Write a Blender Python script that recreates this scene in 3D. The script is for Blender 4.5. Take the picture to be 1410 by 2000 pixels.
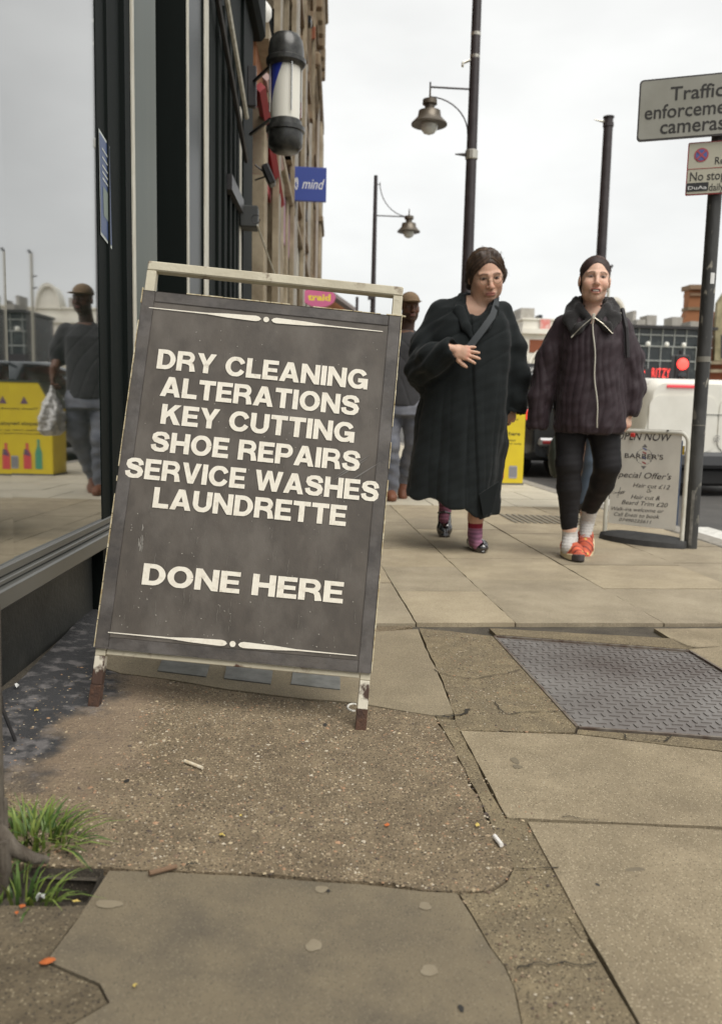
import bpy, bmesh, math, random
import numpy as np
from math import radians as rad, sin, cos, pi, sqrt
from mathutils import Vector, Matrix, noise
random.seed(7); RNG = np.random.default_rng(7)
S = bpy.context.scene
for o in list(bpy.data.objects): bpy.data.objects.remove(o)

# ------------------------------------------------------------------ camera
CAM_H = .76; FPX = 1645.
cd = bpy.data.cameras.new('camera'); cam = bpy.data.objects.new('camera', cd); S.collection.objects.link(cam)
cd.sensor_fit = 'VERTICAL'; cd.sensor_height = 36.0; cd.lens = FPX/2000*36
cd.clip_start = .05; cd.clip_end = 2000
CM = Matrix.Rotation(rad(-5.2), 4, 'Z') @ Matrix.Rotation(rad(90-6.93), 4, 'X') @ Matrix.Rotation(rad(1.25), 4, 'Z')
cam.matrix_world = Matrix.Translation((0, 0, CAM_H)) @ CM
cd.dof.use_dof = True; cd.dof.focus_distance = 2.25; cd.dof.aperture_fstop = 4.5
S.camera = cam

# ------------------------------------------------------------------ sky, sun, exposure
SUN_EL, SUN_AZ = 58, 150
w = bpy.data.worlds.new('World'); S.world = w; w.use_nodes = True
nt = w.node_tree; nt.nodes.clear()
def wn(t, **k):
    n = nt.nodes.new(t)
    for a, b in k.items(): setattr(n, a, b)
    return n
wo = wn('ShaderNodeOutputWorld'); bgn = wn('ShaderNodeBackground')
sky = wn('ShaderNodeTexSky', sky_type='NISHITA', sun_disc=False, sun_elevation=rad(SUN_EL), sun_rotation=rad(SUN_AZ))
sc_ = wn('ShaderNodeVectorMath', operation='SCALE'); sc_.inputs['Scale'].default_value = .10
tc = wn('ShaderNodeTexCoord'); mp = wn('ShaderNodeMapping'); mp.inputs['Scale'].default_value = (1, 1, 2.6)
n1 = wn('ShaderNodeTexNoise'); n1.inputs['Scale'].default_value = 2.3; n1.inputs['Detail'].default_value = 5; n1.inputs['Roughness'].default_value = .5
cr = wn('ShaderNodeValToRGB')
cr.color_ramp.elements[0].position = .36; cr.color_ramp.elements[0].color = (.43, .43, .418, 1)
cr.color_ramp.elements[1].position = .62; cr.color_ramp.elements[1].color = (.52, .52, .505, 1)
mx = wn('ShaderNodeMix', data_type='RGBA'); mx.inputs[0].default_value = .94
nt.links.new(sky.outputs[0], sc_.inputs[0]); nt.links.new(tc.outputs['Generated'], mp.inputs[0]); nt.links.new(mp.outputs[0], n1.inputs[0])
nt.links.new(n1.outputs[0], cr.inputs[0]); nt.links.new(sc_.outputs[0], mx.inputs[6]); nt.links.new(cr.outputs[0], mx.inputs[7])
nt.links.new(mx.outputs[2], bgn.inputs[0]); nt.links.new(bgn.outputs[0], wo.inputs[0]); bgn.inputs[1].default_value = 1.0
sl = bpy.data.lights.new('sun', 'SUN'); sl.energy = 1.5; sl.angle = rad(45); sl.color = (1, .96, .90)
so = bpy.data.objects.new('sun', sl); S.collection.objects.link(so)
so.rotation_euler = (rad(90-SUN_EL), 0, rad(180-SUN_AZ))
S.view_settings.view_transform = 'Standard'; S.view_settings.look = 'None'
S.view_settings.exposure = 1.0; S.view_settings.gamma = 1; S.view_settings.use_curve_mapping = False
S.cycles.max_bounces = 8

# ------------------------------------------------------------------ maths helpers
def zg(x):
    t = .2-x; return .078*.5*(t+sqrt(t*t+.004))
def ray(px, py):
    return (CM @ Vector(((px-705)/FPX, -(py-1000)/FPX, -1, 0))).to_3d()
def G(px, py, z=None):
    d = ray(px, py); zz = 0
    for i in range(8):
        t = ((z if z is not None else zz)-CAM_H)/d.z; p = Vector((0, 0, CAM_H))+d*t
        zz = zg(p.x)
    return p
def PY(px, py, Y):
    d = ray(px, py); return Vector((0, 0, CAM_H))+d*(Y/d.y)

# ------------------------------------------------------------------ materials
MATS = {}
def mat(name, col, rough=.6, metal=0., c2=None, nscale=20., lo=.35, hi=.65, bump=0., bscale=None, bdist=.01, spec=.5,
        emit=None, estr=0., ior=None, sheen=0., attr=None, coat=0., fleck=None, detail=6, c3=None, s3=1.5, flat=(1, 1, 1), trans=0.):
    if name in MATS: return MATS[name]
    m = bpy.data.materials.new(name); m.use_nodes = True; t = m.node_tree; N = t.nodes; L = t.links
    b = N['Principled BSDF']; b.inputs['Roughness'].default_value = rough; b.inputs['Metallic'].default_value = metal
    b.inputs['Specular IOR Level'].default_value = spec
    if ior: b.inputs['IOR'].default_value = ior
    if sheen: b.inputs['Sheen Weight'].default_value = sheen; b.inputs['Sheen Roughness'].default_value = .5
    if coat: b.inputs['Coat Weight'].default_value = coat
    if trans: b.inputs['Transmission Weight'].default_value = trans
    tcn = N.new('ShaderNodeTexCoord'); mpn = N.new('ShaderNodeMapping'); mpn.inputs['Scale'].default_value = flat
    L.new(tcn.outputs['Object'], mpn.inputs[0]); vec = mpn.outputs[0]
    def mixc(fac, a, bb, blend='MIX'):
        n = N.new('ShaderNodeMix'); n.data_type = 'RGBA'; n.blend_type = blend
        for i, q in ((0, fac), (6, a), (7, bb)):
            if isinstance(q, (int, float)): n.inputs[i].default_value = q
            elif isinstance(q, tuple): n.inputs[i].default_value = (*q, 1)
            else: L.new(q, n.inputs[i])
        return n.outputs[2]
    def nz(scale, det=detail, r=.6):
        n = N.new('ShaderNodeTexNoise'); n.inputs['Scale'].default_value = scale; n.inputs['Detail'].default_value = det
        n.inputs['Roughness'].default_value = r; L.new(vec, n.inputs['Vector']); return n.outputs[0]
    def rng(v, a, c):
        n = N.new('ShaderNodeMapRange'); n.inputs[1].default_value = a; n.inputs[2].default_value = c; L.new(v, n.inputs[0]); return n.outputs[0]
    col_out = col
    if attr:
        n = N.new('ShaderNodeAttribute'); n.attribute_name = attr; col_out = n.outputs['Color']
    if c2: col_out = mixc(rng(nz(nscale), lo, hi), col_out, c2)
    if c3: col_out = mixc(rng(nz(s3, 4), .45, .7), col_out, c3)
    if fleck:                                   # (scale, colour light, colour dark, amount)
        v = N.new('ShaderNodeTexVoronoi'); v.inputs['Scale'].default_value = fleck[0]; L.new(vec, v.inputs['Vector'])
        sep = N.new('ShaderNodeSeparateColor'); L.new(v.outputs['Color'], sep.inputs[0])
        core = rng(v.outputs['Distance'], .42, .28)
        a = N.new('ShaderNodeMath'); a.operation = 'MULTIPLY'; L.new(core, a.inputs[0]); L.new(rng(sep.outputs[0], 1-fleck[3], 1-fleck[3]*.4), a.inputs[1])
        col_out = mixc(a.outputs[0], col_out, fleck[1])
        a2 = N.new('ShaderNodeMath'); a2.operation = 'MULTIPLY'; L.new(core, a2.inputs[0]); L.new(rng(sep.outputs[1], 1-fleck[3], 1-fleck[3]*.4), a2.inputs[1])
        col_out = mixc(a2.outputs[0], col_out, fleck[2])
    if isinstance(col_out, tuple): b.inputs['Base Color'].default_value = (*col_out, 1)
    else: L.new(col_out, b.inputs['Base Color'])
    if bump:
        bn = N.new('ShaderNodeBump'); bn.inputs['Strength'].default_value = bump; bn.inputs['Distance'].default_value = bdist
        L.new(nz(bscale or nscale), bn.inputs['Height']); L.new(bn.outputs[0], b.inputs['Normal'])
    if emit:
        b.inputs['Emission Color'].default_value = (*emit, 1); b.inputs['Emission Strength'].default_value = estr
    MATS[name] = m; return m

# ------------------------------------------------------------------ object helpers
def link(o): S.collection.objects.link(o); return o
def mobj(name, V, F, m=None, parent=None, smooth=False, kind=None, mats=None, midx=None, cols=None):
    me = bpy.data.meshes.new(name)
    if isinstance(V, np.ndarray): V = V.tolist()
    if isinstance(F, np.ndarray): F = F.tolist()
    me.from_pydata([tuple(v) for v in V], [], F)
    if smooth: me.polygons.foreach_set('use_smooth', [True]*len(me.polygons))
    if mats:
        for q in mats: me.materials.append(q)
        if midx is not None: me.polygons.foreach_set('material_index', midx)
    elif m: me.materials.append(m)
    if cols is not None:
        a = me.color_attributes.new('col', 'FLOAT_COLOR', 'POINT')
        c4 = np.ones((len(V), 4), np.float32); c4[:, :3] = cols; a.data.foreach_set('color', c4.ravel())
    me.update(); o = link(bpy.data.objects.new(name, me))
    if kind: o['kind'] = kind
    if parent is not None: adopt(o, parent)
    return o
def adopt(o, parent):
    o.parent = parent
    r = parent
    if r.type == 'EMPTY': o.matrix_parent_inverse = Matrix.Translation(-r.location)
def thing(name, label, cat, loc, group=None):
    o = link(bpy.data.objects.new(name, None)); o.location = loc; o.empty_display_size = .1
    o['label'] = label; o['category'] = cat
    if group: o['group'] = group
    return o
def tag(o, label, cat, group=None):
    o['label'] = label; o['category'] = cat
    if group: o['group'] = group
    return o

class MB:
    def __init__(s, M=None): s.V = []; s.F = []; s.M = M; s.sm = False
    def add(s, V, F, M=None):
        k = len(s.V); M = M or s.M
        s.V += [tuple((M @ Vector(v)) if M else v) for v in V]; s.F += [[i+k for i in f] for f in F]; return s
    def box(s, x0, x1, y0, y1, z0, z1, M=None, bev=0.):
        if x0 > x1: x0, x1 = x1, x0
        if y0 > y1: y0, y1 = y1, y0
        if z0 > z1: z0, z1 = z1, z0
        if bev <= 0:
            V = [(x, y, z) for z in (z0, z1) for x, y in ((x0, y0), (x1, y0), (x1, y1), (x0, y1))]
            F = [[3, 2, 1, 0], [4, 5, 6, 7], [0, 1, 5, 4], [1, 2, 6, 5], [2, 3, 7, 6], [3, 0, 4, 7]]
            return s.add(V, F, M)
        bm = bmesh.new(); bmesh.ops.create_cube(bm, size=1)
        for v in bm.verts: v.co = Vector(((x0+x1)/2+v.co.x*(x1-x0), (y0+y1)/2+v.co.y*(y1-y0), (z0+z1)/2+v.co.z*(z1-z0)))
        bmesh.ops.bevel(bm, geom=bm.edges[:], offset=bev, segments=1, affect='EDGES')
        bm.verts.index_update(); V = [v.co[:] for v in bm.verts]; F = [[v.index for v in f.verts] for f in bm.faces]; bm.free()
        return s.add(V, F, M)
    def prism(s, pts, h0, h1, M=None):              # polygon in local xy, extruded along z
        n = len(pts); V = [(p[0], p[1], h0) for p in pts]+[(p[0], p[1], h1) for p in pts]
        F = [list(range(n))[::-1], list(range(n, 2*n))]+[[i, (i+1) % n, n+(i+1) % n, n+i] for i in range(n)]
        return s.add(V, F, M)
    def tube(s, path, r, seg=8, M=None, caps=True):
        P = [Vector(p) for p in path]; n = len(P); rr = r if isinstance(r, (list, tuple)) else [r]*n
        V = []; F = []; up = None
        for i in range(n):
            t = (P[min(i+1, n-1)]-P[max(i-1, 0)]).normalized()
            if up is None: up = Vector((0, 0, 1)) if abs(t.z) < .9 else Vector((1, 0, 0))
            a = t.cross(up).normalized(); bb = a.cross(t).normalized(); up = bb
            for k in range(seg):
                an = 2*pi*k/seg; V.append(P[i]+(a*cos(an)+bb*sin(an))*rr[i])
        for i in range(n-1):
            for k in range(seg):
                a0 = i*seg+k; a1 = i*seg+(k+1) % seg; F.append([a0, a0+seg, a1+seg, a1])
        if caps: F += [list(range(seg)), [(n-1)*seg+k for k in range(seg)][::-1]]
        return s.add(V, F, M)
    def lathe(s, prof, c=(0, 0, 0), seg=24, M=None):    # prof: list of (r, z)
        V = []; F = []
        for r, z in prof:
            for k in range(seg): V.append((c[0]+r*cos(2*pi*k/seg), c[1]+r*sin(2*pi*k/seg), c[2]+z))
        for i in range(len(prof)-1):
            for k in range(seg):
                a0 = i*seg+k; a1 = i*seg+(k+1) % seg; F.append([a0, a1, a1+seg, a0+seg])
        F += [list(range(seg))[::-1], [(len(prof)-1)*seg+k for k in range(seg)]]
        return s.add(V, F, M)
    def build(s, name, m, parent=None, smooth=False, kind=None):
        o = mobj(name, s.V, s.F, m, parent, smooth, kind)
        bm = bmesh.new(); bm.from_mesh(o.data); bmesh.ops.recalc_face_normals(bm, faces=bm.faces[:])
        bm.to_mesh(o.data); bm.free()
        if smooth:
            try: o.data.set_sharp_from_angle(angle=rad(40))
            except Exception: pass
        return o
def frame(O, U, V):                                  # matrix whose xy plane is a face seen from outside, z outward
    U = Vector(U).normalized(); V = Vector(V).normalized(); N = U.cross(V).normalized()
    M = Matrix.Identity(4)
    for i in range(3): M[i][0] = U[i]; M[i][1] = V[i]; M[i][2] = N[i]; M[i][3] = O[i]
    return M
def arc(cx, cy, r, a0, a1, n=10, ry=None):
    ry = ry or r
    return [(cx+r*cos(rad(a0+(a1-a0)*i/n)), cy+ry*sin(rad(a0+(a1-a0)*i/n))) for i in range(n+1)]
def stroke2d(path, wd):                              # flat ribbon polygon strip along a 2d path, width(s) wd
    P = [Vector(p) for p in path]; n = len(P); ww = wd if isinstance(wd, (list, tuple)) else [wd]*n
    L = []; R = []
    for i in range(n):
        t = (P[min(i+1, n-1)]-P[max(i-1, 0)]).normalized(); nn = Vector((-t.y, t.x))
        k = 1.0
        if 0 < i < n-1:
            t1 = (P[i]-P[i-1]).normalized(); nn1 = Vector((-t1.y, t1.x)); k = 1/max(.5, nn.dot(nn1))
        L.append(P[i]+nn*ww[i]*.5*k); R.append(P[i]-nn*ww[i]*.5*k)
    V = [(p.x, p.y, 0) for p in L+R]; F = [[i, n+i, n+i+1, i+1] for i in range(n-1)]
    return V, F
_tc = {}
def text_geo(body, bold=0., shear=0., space=1.):
    key = (body, bold, shear, space)
    if key in _tc: return _tc[key]
    c = bpy.data.curves.new('txt', 'FONT'); c.body = body; c.offset = bold; c.shear = shear; c.space_character = space; c.resolution_u = 3
    o = link(bpy.data.objects.new('txt', c)); dg = bpy.context.evaluated_depsgraph_get(); me = o.evaluated_get(dg).to_mesh()
    V = np.array([v.co[:] for v in me.vertices]); F = [list(p.vertices) for p in me.polygons]
    bpy.data.objects.remove(o); bpy.data.curves.remove(c)
    mn = V.min(0); V = V-[mn[0], 0, 0]; capm = V[:, 0].max()
    _tc[key] = (V, F, capm, V[:, 1].max()); return _tc[key]
def text(name, body, M, x0, x1, y, cap, m, parent=None, bold=0., shear=0., space=1., z=.001):
    V, F, wd, hh = text_geo(body, bold, shear, space)
    k = (x1-x0)/wd; ky = cap/.69
    V2 = [(x0+v[0]*k, y+v[1]*ky, z) for v in V]
    return MB(M).add(V2, F).build(name, m, parent)

# ------------------------------------------------------------------ implicit surfaces for bodies and clothes
class Field:
    def __init__(s, lo, hi, h):
        s.lo = np.array(lo, float); s.h = h; n = np.ceil((np.array(hi)-s.lo)/h).astype(int)+1
        s.n = n; s.F = np.full(n, 1., np.float32)
    def grid(s, lo, hi):
        a = np.clip(np.floor((np.array(lo)-s.lo)/s.h).astype(int), 0, s.n-1); b = np.clip(np.ceil((np.array(hi)-s.lo)/s.h).astype(int)+1, 1, s.n)
        sl = tuple(slice(a[i], b[i]) for i in range(3))
        ax = [(s.lo[i]+s.h*np.arange(a[i], b[i])).astype(np.float32) for i in range(3)]
        return sl, ax[0][:, None, None], ax[1][None, :, None], ax[2][None, None, :]
    def op(s, fn, lo, hi, k, cut=False):
        pad = k+2.5*s.h; sl, X, Y, Z = s.grid(np.array(lo)-pad, np.array(hi)+pad)
        if min(s.F[sl].shape) == 0: return s
        d = fn(X, Y, Z); A = s.F[sl]
        if cut: d = -d; h = np.clip(.5-.5*(d-A)/k, 0, 1); s.F[sl] = d*(1-h)+A*h+k*h*(1-h)
        else: h = np.clip(.5+.5*(A-d)/k, 0, 1); s.F[sl] = A*(1-h)+d*h-k*h*(1-h)
        return s
    def cone(s, a, b, ra, rb, k=.01, cut=False, sq=(1, 1, 1)):
        a = np.array(a, float); b = np.array(b, float); d = b-a; L2 = max(d@d, 1e-9)
        def fn(X, Y, Z):
            px, py, pz = X-a[0], Y-a[1], Z-a[2]
            t = np.clip((px*d[0]+py*d[1]+pz*d[2])/L2, 0, 1)
            return np.sqrt(((px-t*d[0])/sq[0])**2+((py-t*d[1])/sq[1])**2+((pz-t*d[2])/sq[2])**2)-(ra+(rb-ra)*t)
        r = max(ra, rb)*max(sq)
        return s.op(fn, np.minimum(a, b)-r, np.maximum(a, b)+r, k, cut)
    def chain(s, pts, rs, k=.01, **q):
        for i in range(len(pts)-1): s.cone(pts[i], pts[i+1], rs[i], rs[i+1], k, **q)
        return s
    def ell(s, c, r, k=.01, M=None, cut=False):
        c = np.array(c, float); M = np.eye(3) if M is None else M
        def fn(X, Y, Z):
            px, py, pz = X-c[0], Y-c[1], Z-c[2]
            q = [(M[0, i]*px+M[1, i]*py+M[2, i]*pz)/r[i] for i in range(3)]
            k0 = np.sqrt(q[0]**2+q[1]**2+q[2]**2); k1 = np.sqrt((q[0]/r[0])**2+(q[1]/r[1])**2+(q[2]/r[2])**2)+1e-6
            return k0*(k0-1)/k1
        R = np.sqrt((M**2) @ (np.array(r)**2))
        return s.op(fn, c-R, c+R, k, cut)
    def loft(s, rows, k=.02, fold=None, p=2.3):       # rows: z, cx, cy, a, b
        rows = sorted(rows); zs, cx, cy, a, b = [np.array(c, float) for c in zip(*rows)]
        def fn(X, Y, Z):
            z = Z[0, 0]; CX = np.interp(z, zs, cx)[None, None]; CY = np.interp(z, zs, cy)[None, None]
            A = np.interp(z, zs, a)[None, None]; B = np.interp(z, zs, b)[None, None]
            u = (X-CX)/A; v = (Y-CY)/B
            rr = (np.abs(u)**p+np.abs(v)**p)**(1/p)
            if fold is not None: rr = rr/(1+fold(np.arctan2(v, u), Z))
            d = (rr-1)*np.minimum(A, B)
            return np.maximum(d, np.maximum(zs[0]-Z, Z-zs[-1]))
        m = max(a.max(), b.max())*1.2
        return s.op(fn, (cx.min()-m, cy.min()-m, zs[0]), (cx.max()+m, cy.max()+m, zs[-1]), k)
    def mesh(s):
        F = s.F; n = F.shape; s0 = F < 0
        c = np.zeros((n[0]-1, n[1]-1, n[2]-1), np.uint8)
        offs = [(i, j, k) for i in (0, 1) for j in (0, 1) for k in (0, 1)]
        for i, j, k in offs: c += s0[i:n[0]-1+i, j:n[1]-1+j, k:n[2]-1+k]
        act = np.argwhere((c > 0) & (c < 8)); idx = np.full(c.shape, -1, np.int64); idx[tuple(act.T)] = np.arange(len(act))
        acc = np.zeros((len(act), 3)); cnt = np.zeros(len(act))
        vals = {o: F[act[:, 0]+o[0], act[:, 1]+o[1], act[:, 2]+o[2]] for o in offs}
        for o in offs:
            for ax in range(3):
                if o[ax]: continue
                o2 = list(o); o2[ax] = 1; o2 = tuple(o2); a = vals[o]; b = vals[o2]; m = (a < 0) != (b < 0)
                t = np.where(m, a/np.where(m, a-b, 1), 0); p = np.array(o, float)[None]+np.zeros((len(act), 3)); p[:, ax] += t
                acc += p*m[:, None]; cnt += m
        V = (act+acc/cnt[:, None])*s.h+s.lo
        Q = []
        for ax in range(3):
            sa = [slice(None)]*3; sb = [slice(None)]*3; sa[ax] = slice(0, n[ax]-1); sb[ax] = slice(1, n[ax])
            A = s0[tuple(sa)]; B = s0[tuple(sb)]; e = np.argwhere(A != B)
            o1, o2 = [i for i in range(3) if i != ax]
            e = e[(e[:, o1] > 0) & (e[:, o2] > 0) & (e[:, o1] < n[o1]-1) & (e[:, o2] < n[o2]-1)]
            def cell(d1, d2):
                q = e.copy(); q[:, o1] -= d1; q[:, o2] -= d2; return idx[tuple(q.T)]
            quad = np.stack([cell(0, 0), cell(1, 0), cell(1, 1), cell(0, 1)], 1)
            inside = A[tuple(e.T)]; flip = inside if ax != 1 else ~inside
            quad[~flip] = quad[~flip][:, ::-1]; Q.append(quad)
        Q = np.concatenate(Q); Q = Q[(Q >= 0).all(1)]
        return V, Q
def fbm(V, sc, seed=0):                               # cheap smooth noise on arrays
    r = np.random.default_rng(seed); out = np.zeros(len(V))
    for i in range(7):
        k = r.normal(size=3)*sc; out += np.sin(V @ k+r.uniform(0, 6.28))
    return out/3.
def norms(V, Q):
    n = np.zeros_like(V); f = np.cross(V[Q[:, 2]]-V[Q[:, 0]], V[Q[:, 3]]-V[Q[:, 1]])
    for i in range(4): np.add.at(n, Q[:, i], f)
    return n/(np.linalg.norm(n, axis=1)[:, None]+1e-12)
def relax(V, Q, it, w=.6):
    n = len(V); e = np.concatenate([Q[:, [0, 1]], Q[:, [1, 2]], Q[:, [2, 3]], Q[:, [3, 0]]]); a = np.concatenate([e[:, 0], e[:, 1]]); b = np.concatenate([e[:, 1], e[:, 0]]); c = np.maximum(np.bincount(a, minlength=n), 1)
    for i in range(it):
        k = w if i % 2 == 0 else -w*.85
        V = V+k*(np.stack([np.bincount(a, V[b, j], n) for j in range(3)], 1)/c[:, None]-V)
    return V
def place(V, T):                                       # T: 4x4 Matrix
    A = np.array(T); return V @ A[:3, :3].T+A[:3, 3]
# ------------------------------------------------------------------ materials in use
M_MORTAR = mat('mortar', (.10, .085, .062), .95, c2=(.05, .042, .032), nscale=9, bump=.5, bscale=120, fleck=(300, (.2, .17, .12), (.03, .025, .02), .3))
M_SLAB = mat('paving_stone', (.315, .258, .168), .88, c2=(.235, .19, .12), nscale=7, bump=.7, bscale=420, bdist=.003, fleck=(300, (.50, .43, .30), (.09, .07, .045), .5), c3=(.195, .157, .10), s3=3.2)
M_SLABB = mat('paving_stone_dark', (.275, .226, .147), .88, c2=(.205, .168, .108), nscale=6, bump=.7, bscale=400, bdist=.003, fleck=(330, (.45, .38, .27), (.08, .065, .045), .45), c3=(.235, .19, .125), s3=1.8)
M_SMOOTH = mat('smooth_paving', (.180, .146, .092), .85, c2=(.135, .110, .072), nscale=5, bump=.4, bscale=260, bdist=.003, fleck=(420, (.24, .205, .14), (.05, .042, .03), .3), c3=(.100, .083, .058), s3=6)
M_STRIPD = mat('dark_mortar_strip', (.19, .150, .092), .95, c2=(.11, .085, .052), nscale=12, bump=1., bscale=120, bdist=.012, fleck=(210, (.34, .28, .18), (.035, .027, .02), .5), c3=(.10, .08, .055), s3=5)  # darker variant of the mortar strip, for the lower left
M_ROUGH = mat('worn_aggregate', (.275, .212, .13), .95, c2=(.17, .13, .08), nscale=18, bump=1., bscale=130, bdist=.012, fleck=(190, (.46, .37, .24), (.035, .027, .018), .62), c3=(.17, .128, .078), s3=6)
M_STRIP = mat('mortar_strip', (.255, .203, .12), .92, c2=(.165, .13, .078), nscale=16, bump=1., bscale=150, bdist=.008, fleck=(230, (.42, .35, .22), (.04, .03, .02), .55), c3=(.19, .152, .095), s3=4)
M_SLABF = mat('sheen_lightened_paving', (.40, .335, .228), .88, c2=(.315, .26, .172), nscale=5, bump=.5, bscale=300, bdist=.003, fleck=(300, (.55, .48, .35), (.14, .11, .075), .4), c3=(.25, .205, .14), s3=2.4)  # far rows: paving stone lightened, grazing sheen put into the colour
M_SLABG = mat('grey_paving_stone', (.36, .305, .215), .88, c2=(.28, .235, .16), nscale=5, bump=.5, bscale=300, bdist=.003, fleck=(320, (.5, .44, .33), (.12, .10, .07), .4), c3=(.22, .182, .125), s3=2.6)
M_PALE = mat('pale_paving', (.52, .475, .375), .8, c2=(.43, .39, .30), nscale=3, bump=.1, bscale=200, fleck=(200, (.45, .43, .37), (.2, .18, .15), .2))
M_ROAD = mat('asphalt', (.06, .058, .055), .85, c2=(.09, .085, .078), nscale=2, bump=.4, bscale=150, fleck=(180, (.16, .155, .15), (.02, .02, .02), .3))
M_KERB = mat('kerb_granite', (.30, .28, .24), .8, c2=(.22, .20, .17), nscale=20, bump=.2, bscale=100)
M_WHITE = mat('road_paint', (.72, .71, .66), .7, c2=(.5, .49, .45), nscale=20)
M_SOIL = mat('soil', (.035, .028, .018), 1, c2=(.08, .06, .035), nscale=60, bump=1, bscale=80, bdist=.02)
M_SHOPBLK = mat('shopfront_black', (.0045, .007, .006), .7, c2=(.007, .010, .009), nscale=3, flat=(1, 1, .2), spec=.12)
M_SHOPGRN = mat('shopfront_green', (.055, .072, .058), .45, c2=(.075, .088, .07), nscale=2, flat=(3, 3, .3))
M_CREAM = mat('cream_trim', (.62, .60, .52), .55, c2=(.42, .39, .31), nscale=12, flat=(4, 4, .5))
M_SILL = mat('sill_metal', (.12, .12, .11), .38, metal=.35, c2=(.12, .12, .11), nscale=8, bump=.05)
M_BLK = mat('black_paint', (.014, .013, .014), .4, c2=(.03, .028, .028), nscale=10, bump=.1)

# ------------------------------------------------------------------ ground
FA = rad(-3.49)
FM = Matrix.Translation((-.60, 3, 0)) @ Matrix.Rotation(FA, 4, 'Z')      # shopfront frame: x out of the wall, y along it
def fx(Y): return -.60+.061*(Y-3)
HOLE = [G(60, 1695), G(203, 1697), G(170, 1762), G(40, 1762)]
def in_poly(x, y, P):
    c = False; n = len(P)
    for i in range(n):
        a = P[i]; b = P[(i+1) % n]
        if (a[1] > y) != (b[1] > y) and x < (b[0]-a[0])*(y-a[1])/(b[1]-a[1])+a[0]: c = not c
    return c
def sheet(name, xs, ys, zf, m, kind='structure', skip=None, parent=None):
    V = []; F = []
    for y in ys:
        for x in xs: V.append((x, y, zf(x, y)))
    nx = len(xs)
    for j in range(len(ys)-1):
        for i in range(nx-1):
            if skip and skip((xs[i]+xs[i+1])/2, (ys[j]+ys[j+1])/2): continue
            k = j*nx+i; F.append([k, k+1, k+nx+1, k+nx])
    return mobj(name, V, F, m, parent, True, kind)
def frange(a, b, st): return [a+(b-a)*i/max(1, round((b-a)/st)) for i in range(max(1, round((b-a)/st))+1)]
xs = frange(-1.4, .5, .03)+frange(.7, 2.74, .3); ys = frange(.3, 3, .03)+frange(3.5, 40, .5)
pavement = sheet('pavement', xs, [-6]+ys, lambda x, y: zg(x)-.014, M_MORTAR, skip=lambda x, y: in_poly(x, y, HOLE))
sheet('road', [2.74, 6, 12, 60, 200], [-30, 0, 10, 30, 80, 400], lambda x, y: -.13, M_ROAD)
sheet('ground', [-400, -100, 0, 3, 100, 500], [-60, 0, 40, 100, 400, 900], lambda x, y: -.22, mat('ground_far', (.14, .135, .12), .9))
sheet('far_pavement', [-1.4, 0, 2.74], [40, 60, 120], lambda x, y: zg(x)-.012, M_PALE)
sheet('opposite_pavement', [12.5, 30], [-20, 10, 60, 120], lambda x, y: -.05, M_PALE)
def wobble(P, step, amp, seed):
    out = []; n = len(P); r = random.Random(seed)
    for i in range(n):
        a = Vector(P[i][:2]); b = Vector(P[(i+1) % n][:2]); L = (b-a).length; k = max(1, int(L/step)); nn = Vector((-(b-a).y, (b-a).x))/max(L, 1e-6)
        for j in range(k):
            t = j/k; q = a+(b-a)*t
            if j: q += nn*r.gauss(0, amp)
            out.append((q.x, q.y))
    return out
slab_n = 0
def slab(P, m, dz=0., step=.05, amp=.0012, name='paving_slab', gap=0., parent=None, label=None, thick=.02, tilt=(0, 0), bis=.12):
    global slab_n; slab_n += 1
    if gap:
        c = sum((Vector(p[:2]) for p in P), Vector((0, 0)))/len(P)
        P = [Vector(p[:2])+(c-Vector(p[:2])).normalized()*gap*1.4 for p in P]
    Q = wobble(P, step, amp, slab_n)
    cx = sum(q[0] for q in Q)/len(Q); cy = sum(q[1] for q in Q)/len(Q)
    zf = lambda x, y: zg(x)+dz+(x-cx)*tilt[0]+(y-cy)*tilt[1]
    bm = bmesh.new(); top = [bm.verts.new((x, y, 0)) for x, y in Q]; f = bm.faces.new(top)
    if f.normal.z < 0 or f.calc_area() and (f.normal_update() or f.normal.z < 0): f.normal_flip()
    mnx = min(q[0] for q in Q); mxx = min(.6, max(q[0] for q in Q)); x = mnx+bis
    while x < mxx:
        g = bm.verts[:]+bm.edges[:]+bm.faces[:]; bmesh.ops.bisect_plane(bm, geom=g, plane_co=(x, 0, 0), plane_no=(1, 0, 0)); x += bis
    bm.normal_update()
    for v in bm.verts: v.co.z = zf(v.co.x, v.co.y)
    be = [e for e in bm.edges if e.is_boundary]
    r = bmesh.ops.extrude_edge_only(bm, edges=be)
    nv = [g for g in r['geom'] if isinstance(g, bmesh.types.BMVert)]
    for v in nv: v.co.z -= thick
    c = Vector((cx, cy))
    me = bpy.data.meshes.new(name); bmesh.ops.recalc_face_normals(bm, faces=bm.faces[:])
    if sum(f.normal.z*f.calc_area() for f in bm.faces) < 0: bmesh.ops.reverse_faces(bm, faces=bm.faces[:])
    bm.to_mesh(me); bm.free(); me.materials.append(m)
    o = link(bpy.data.objects.new(name, me)); adopt(o, parent or pavement)
    if label: o['label'] = label
    return o
def gp(*pts): return [G(*p) for p in pts]
PATCH = gp((-90, 1395), (40, 1335), (150, 1300), (235, 1318), (330, 1330), (450, 1350), (560, 1364), (700, 1376), (850, 1400), (872, 1440), (905, 1500), (940, 1570), (985, 1650), (1003, 1690), (985, 1722),
           (955, 1740), (890, 1742), (700, 1722), (500, 1706), (330, 1700), (208, 1694), (60, 1690), (-120, 1690), (-200, 1560))
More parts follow.
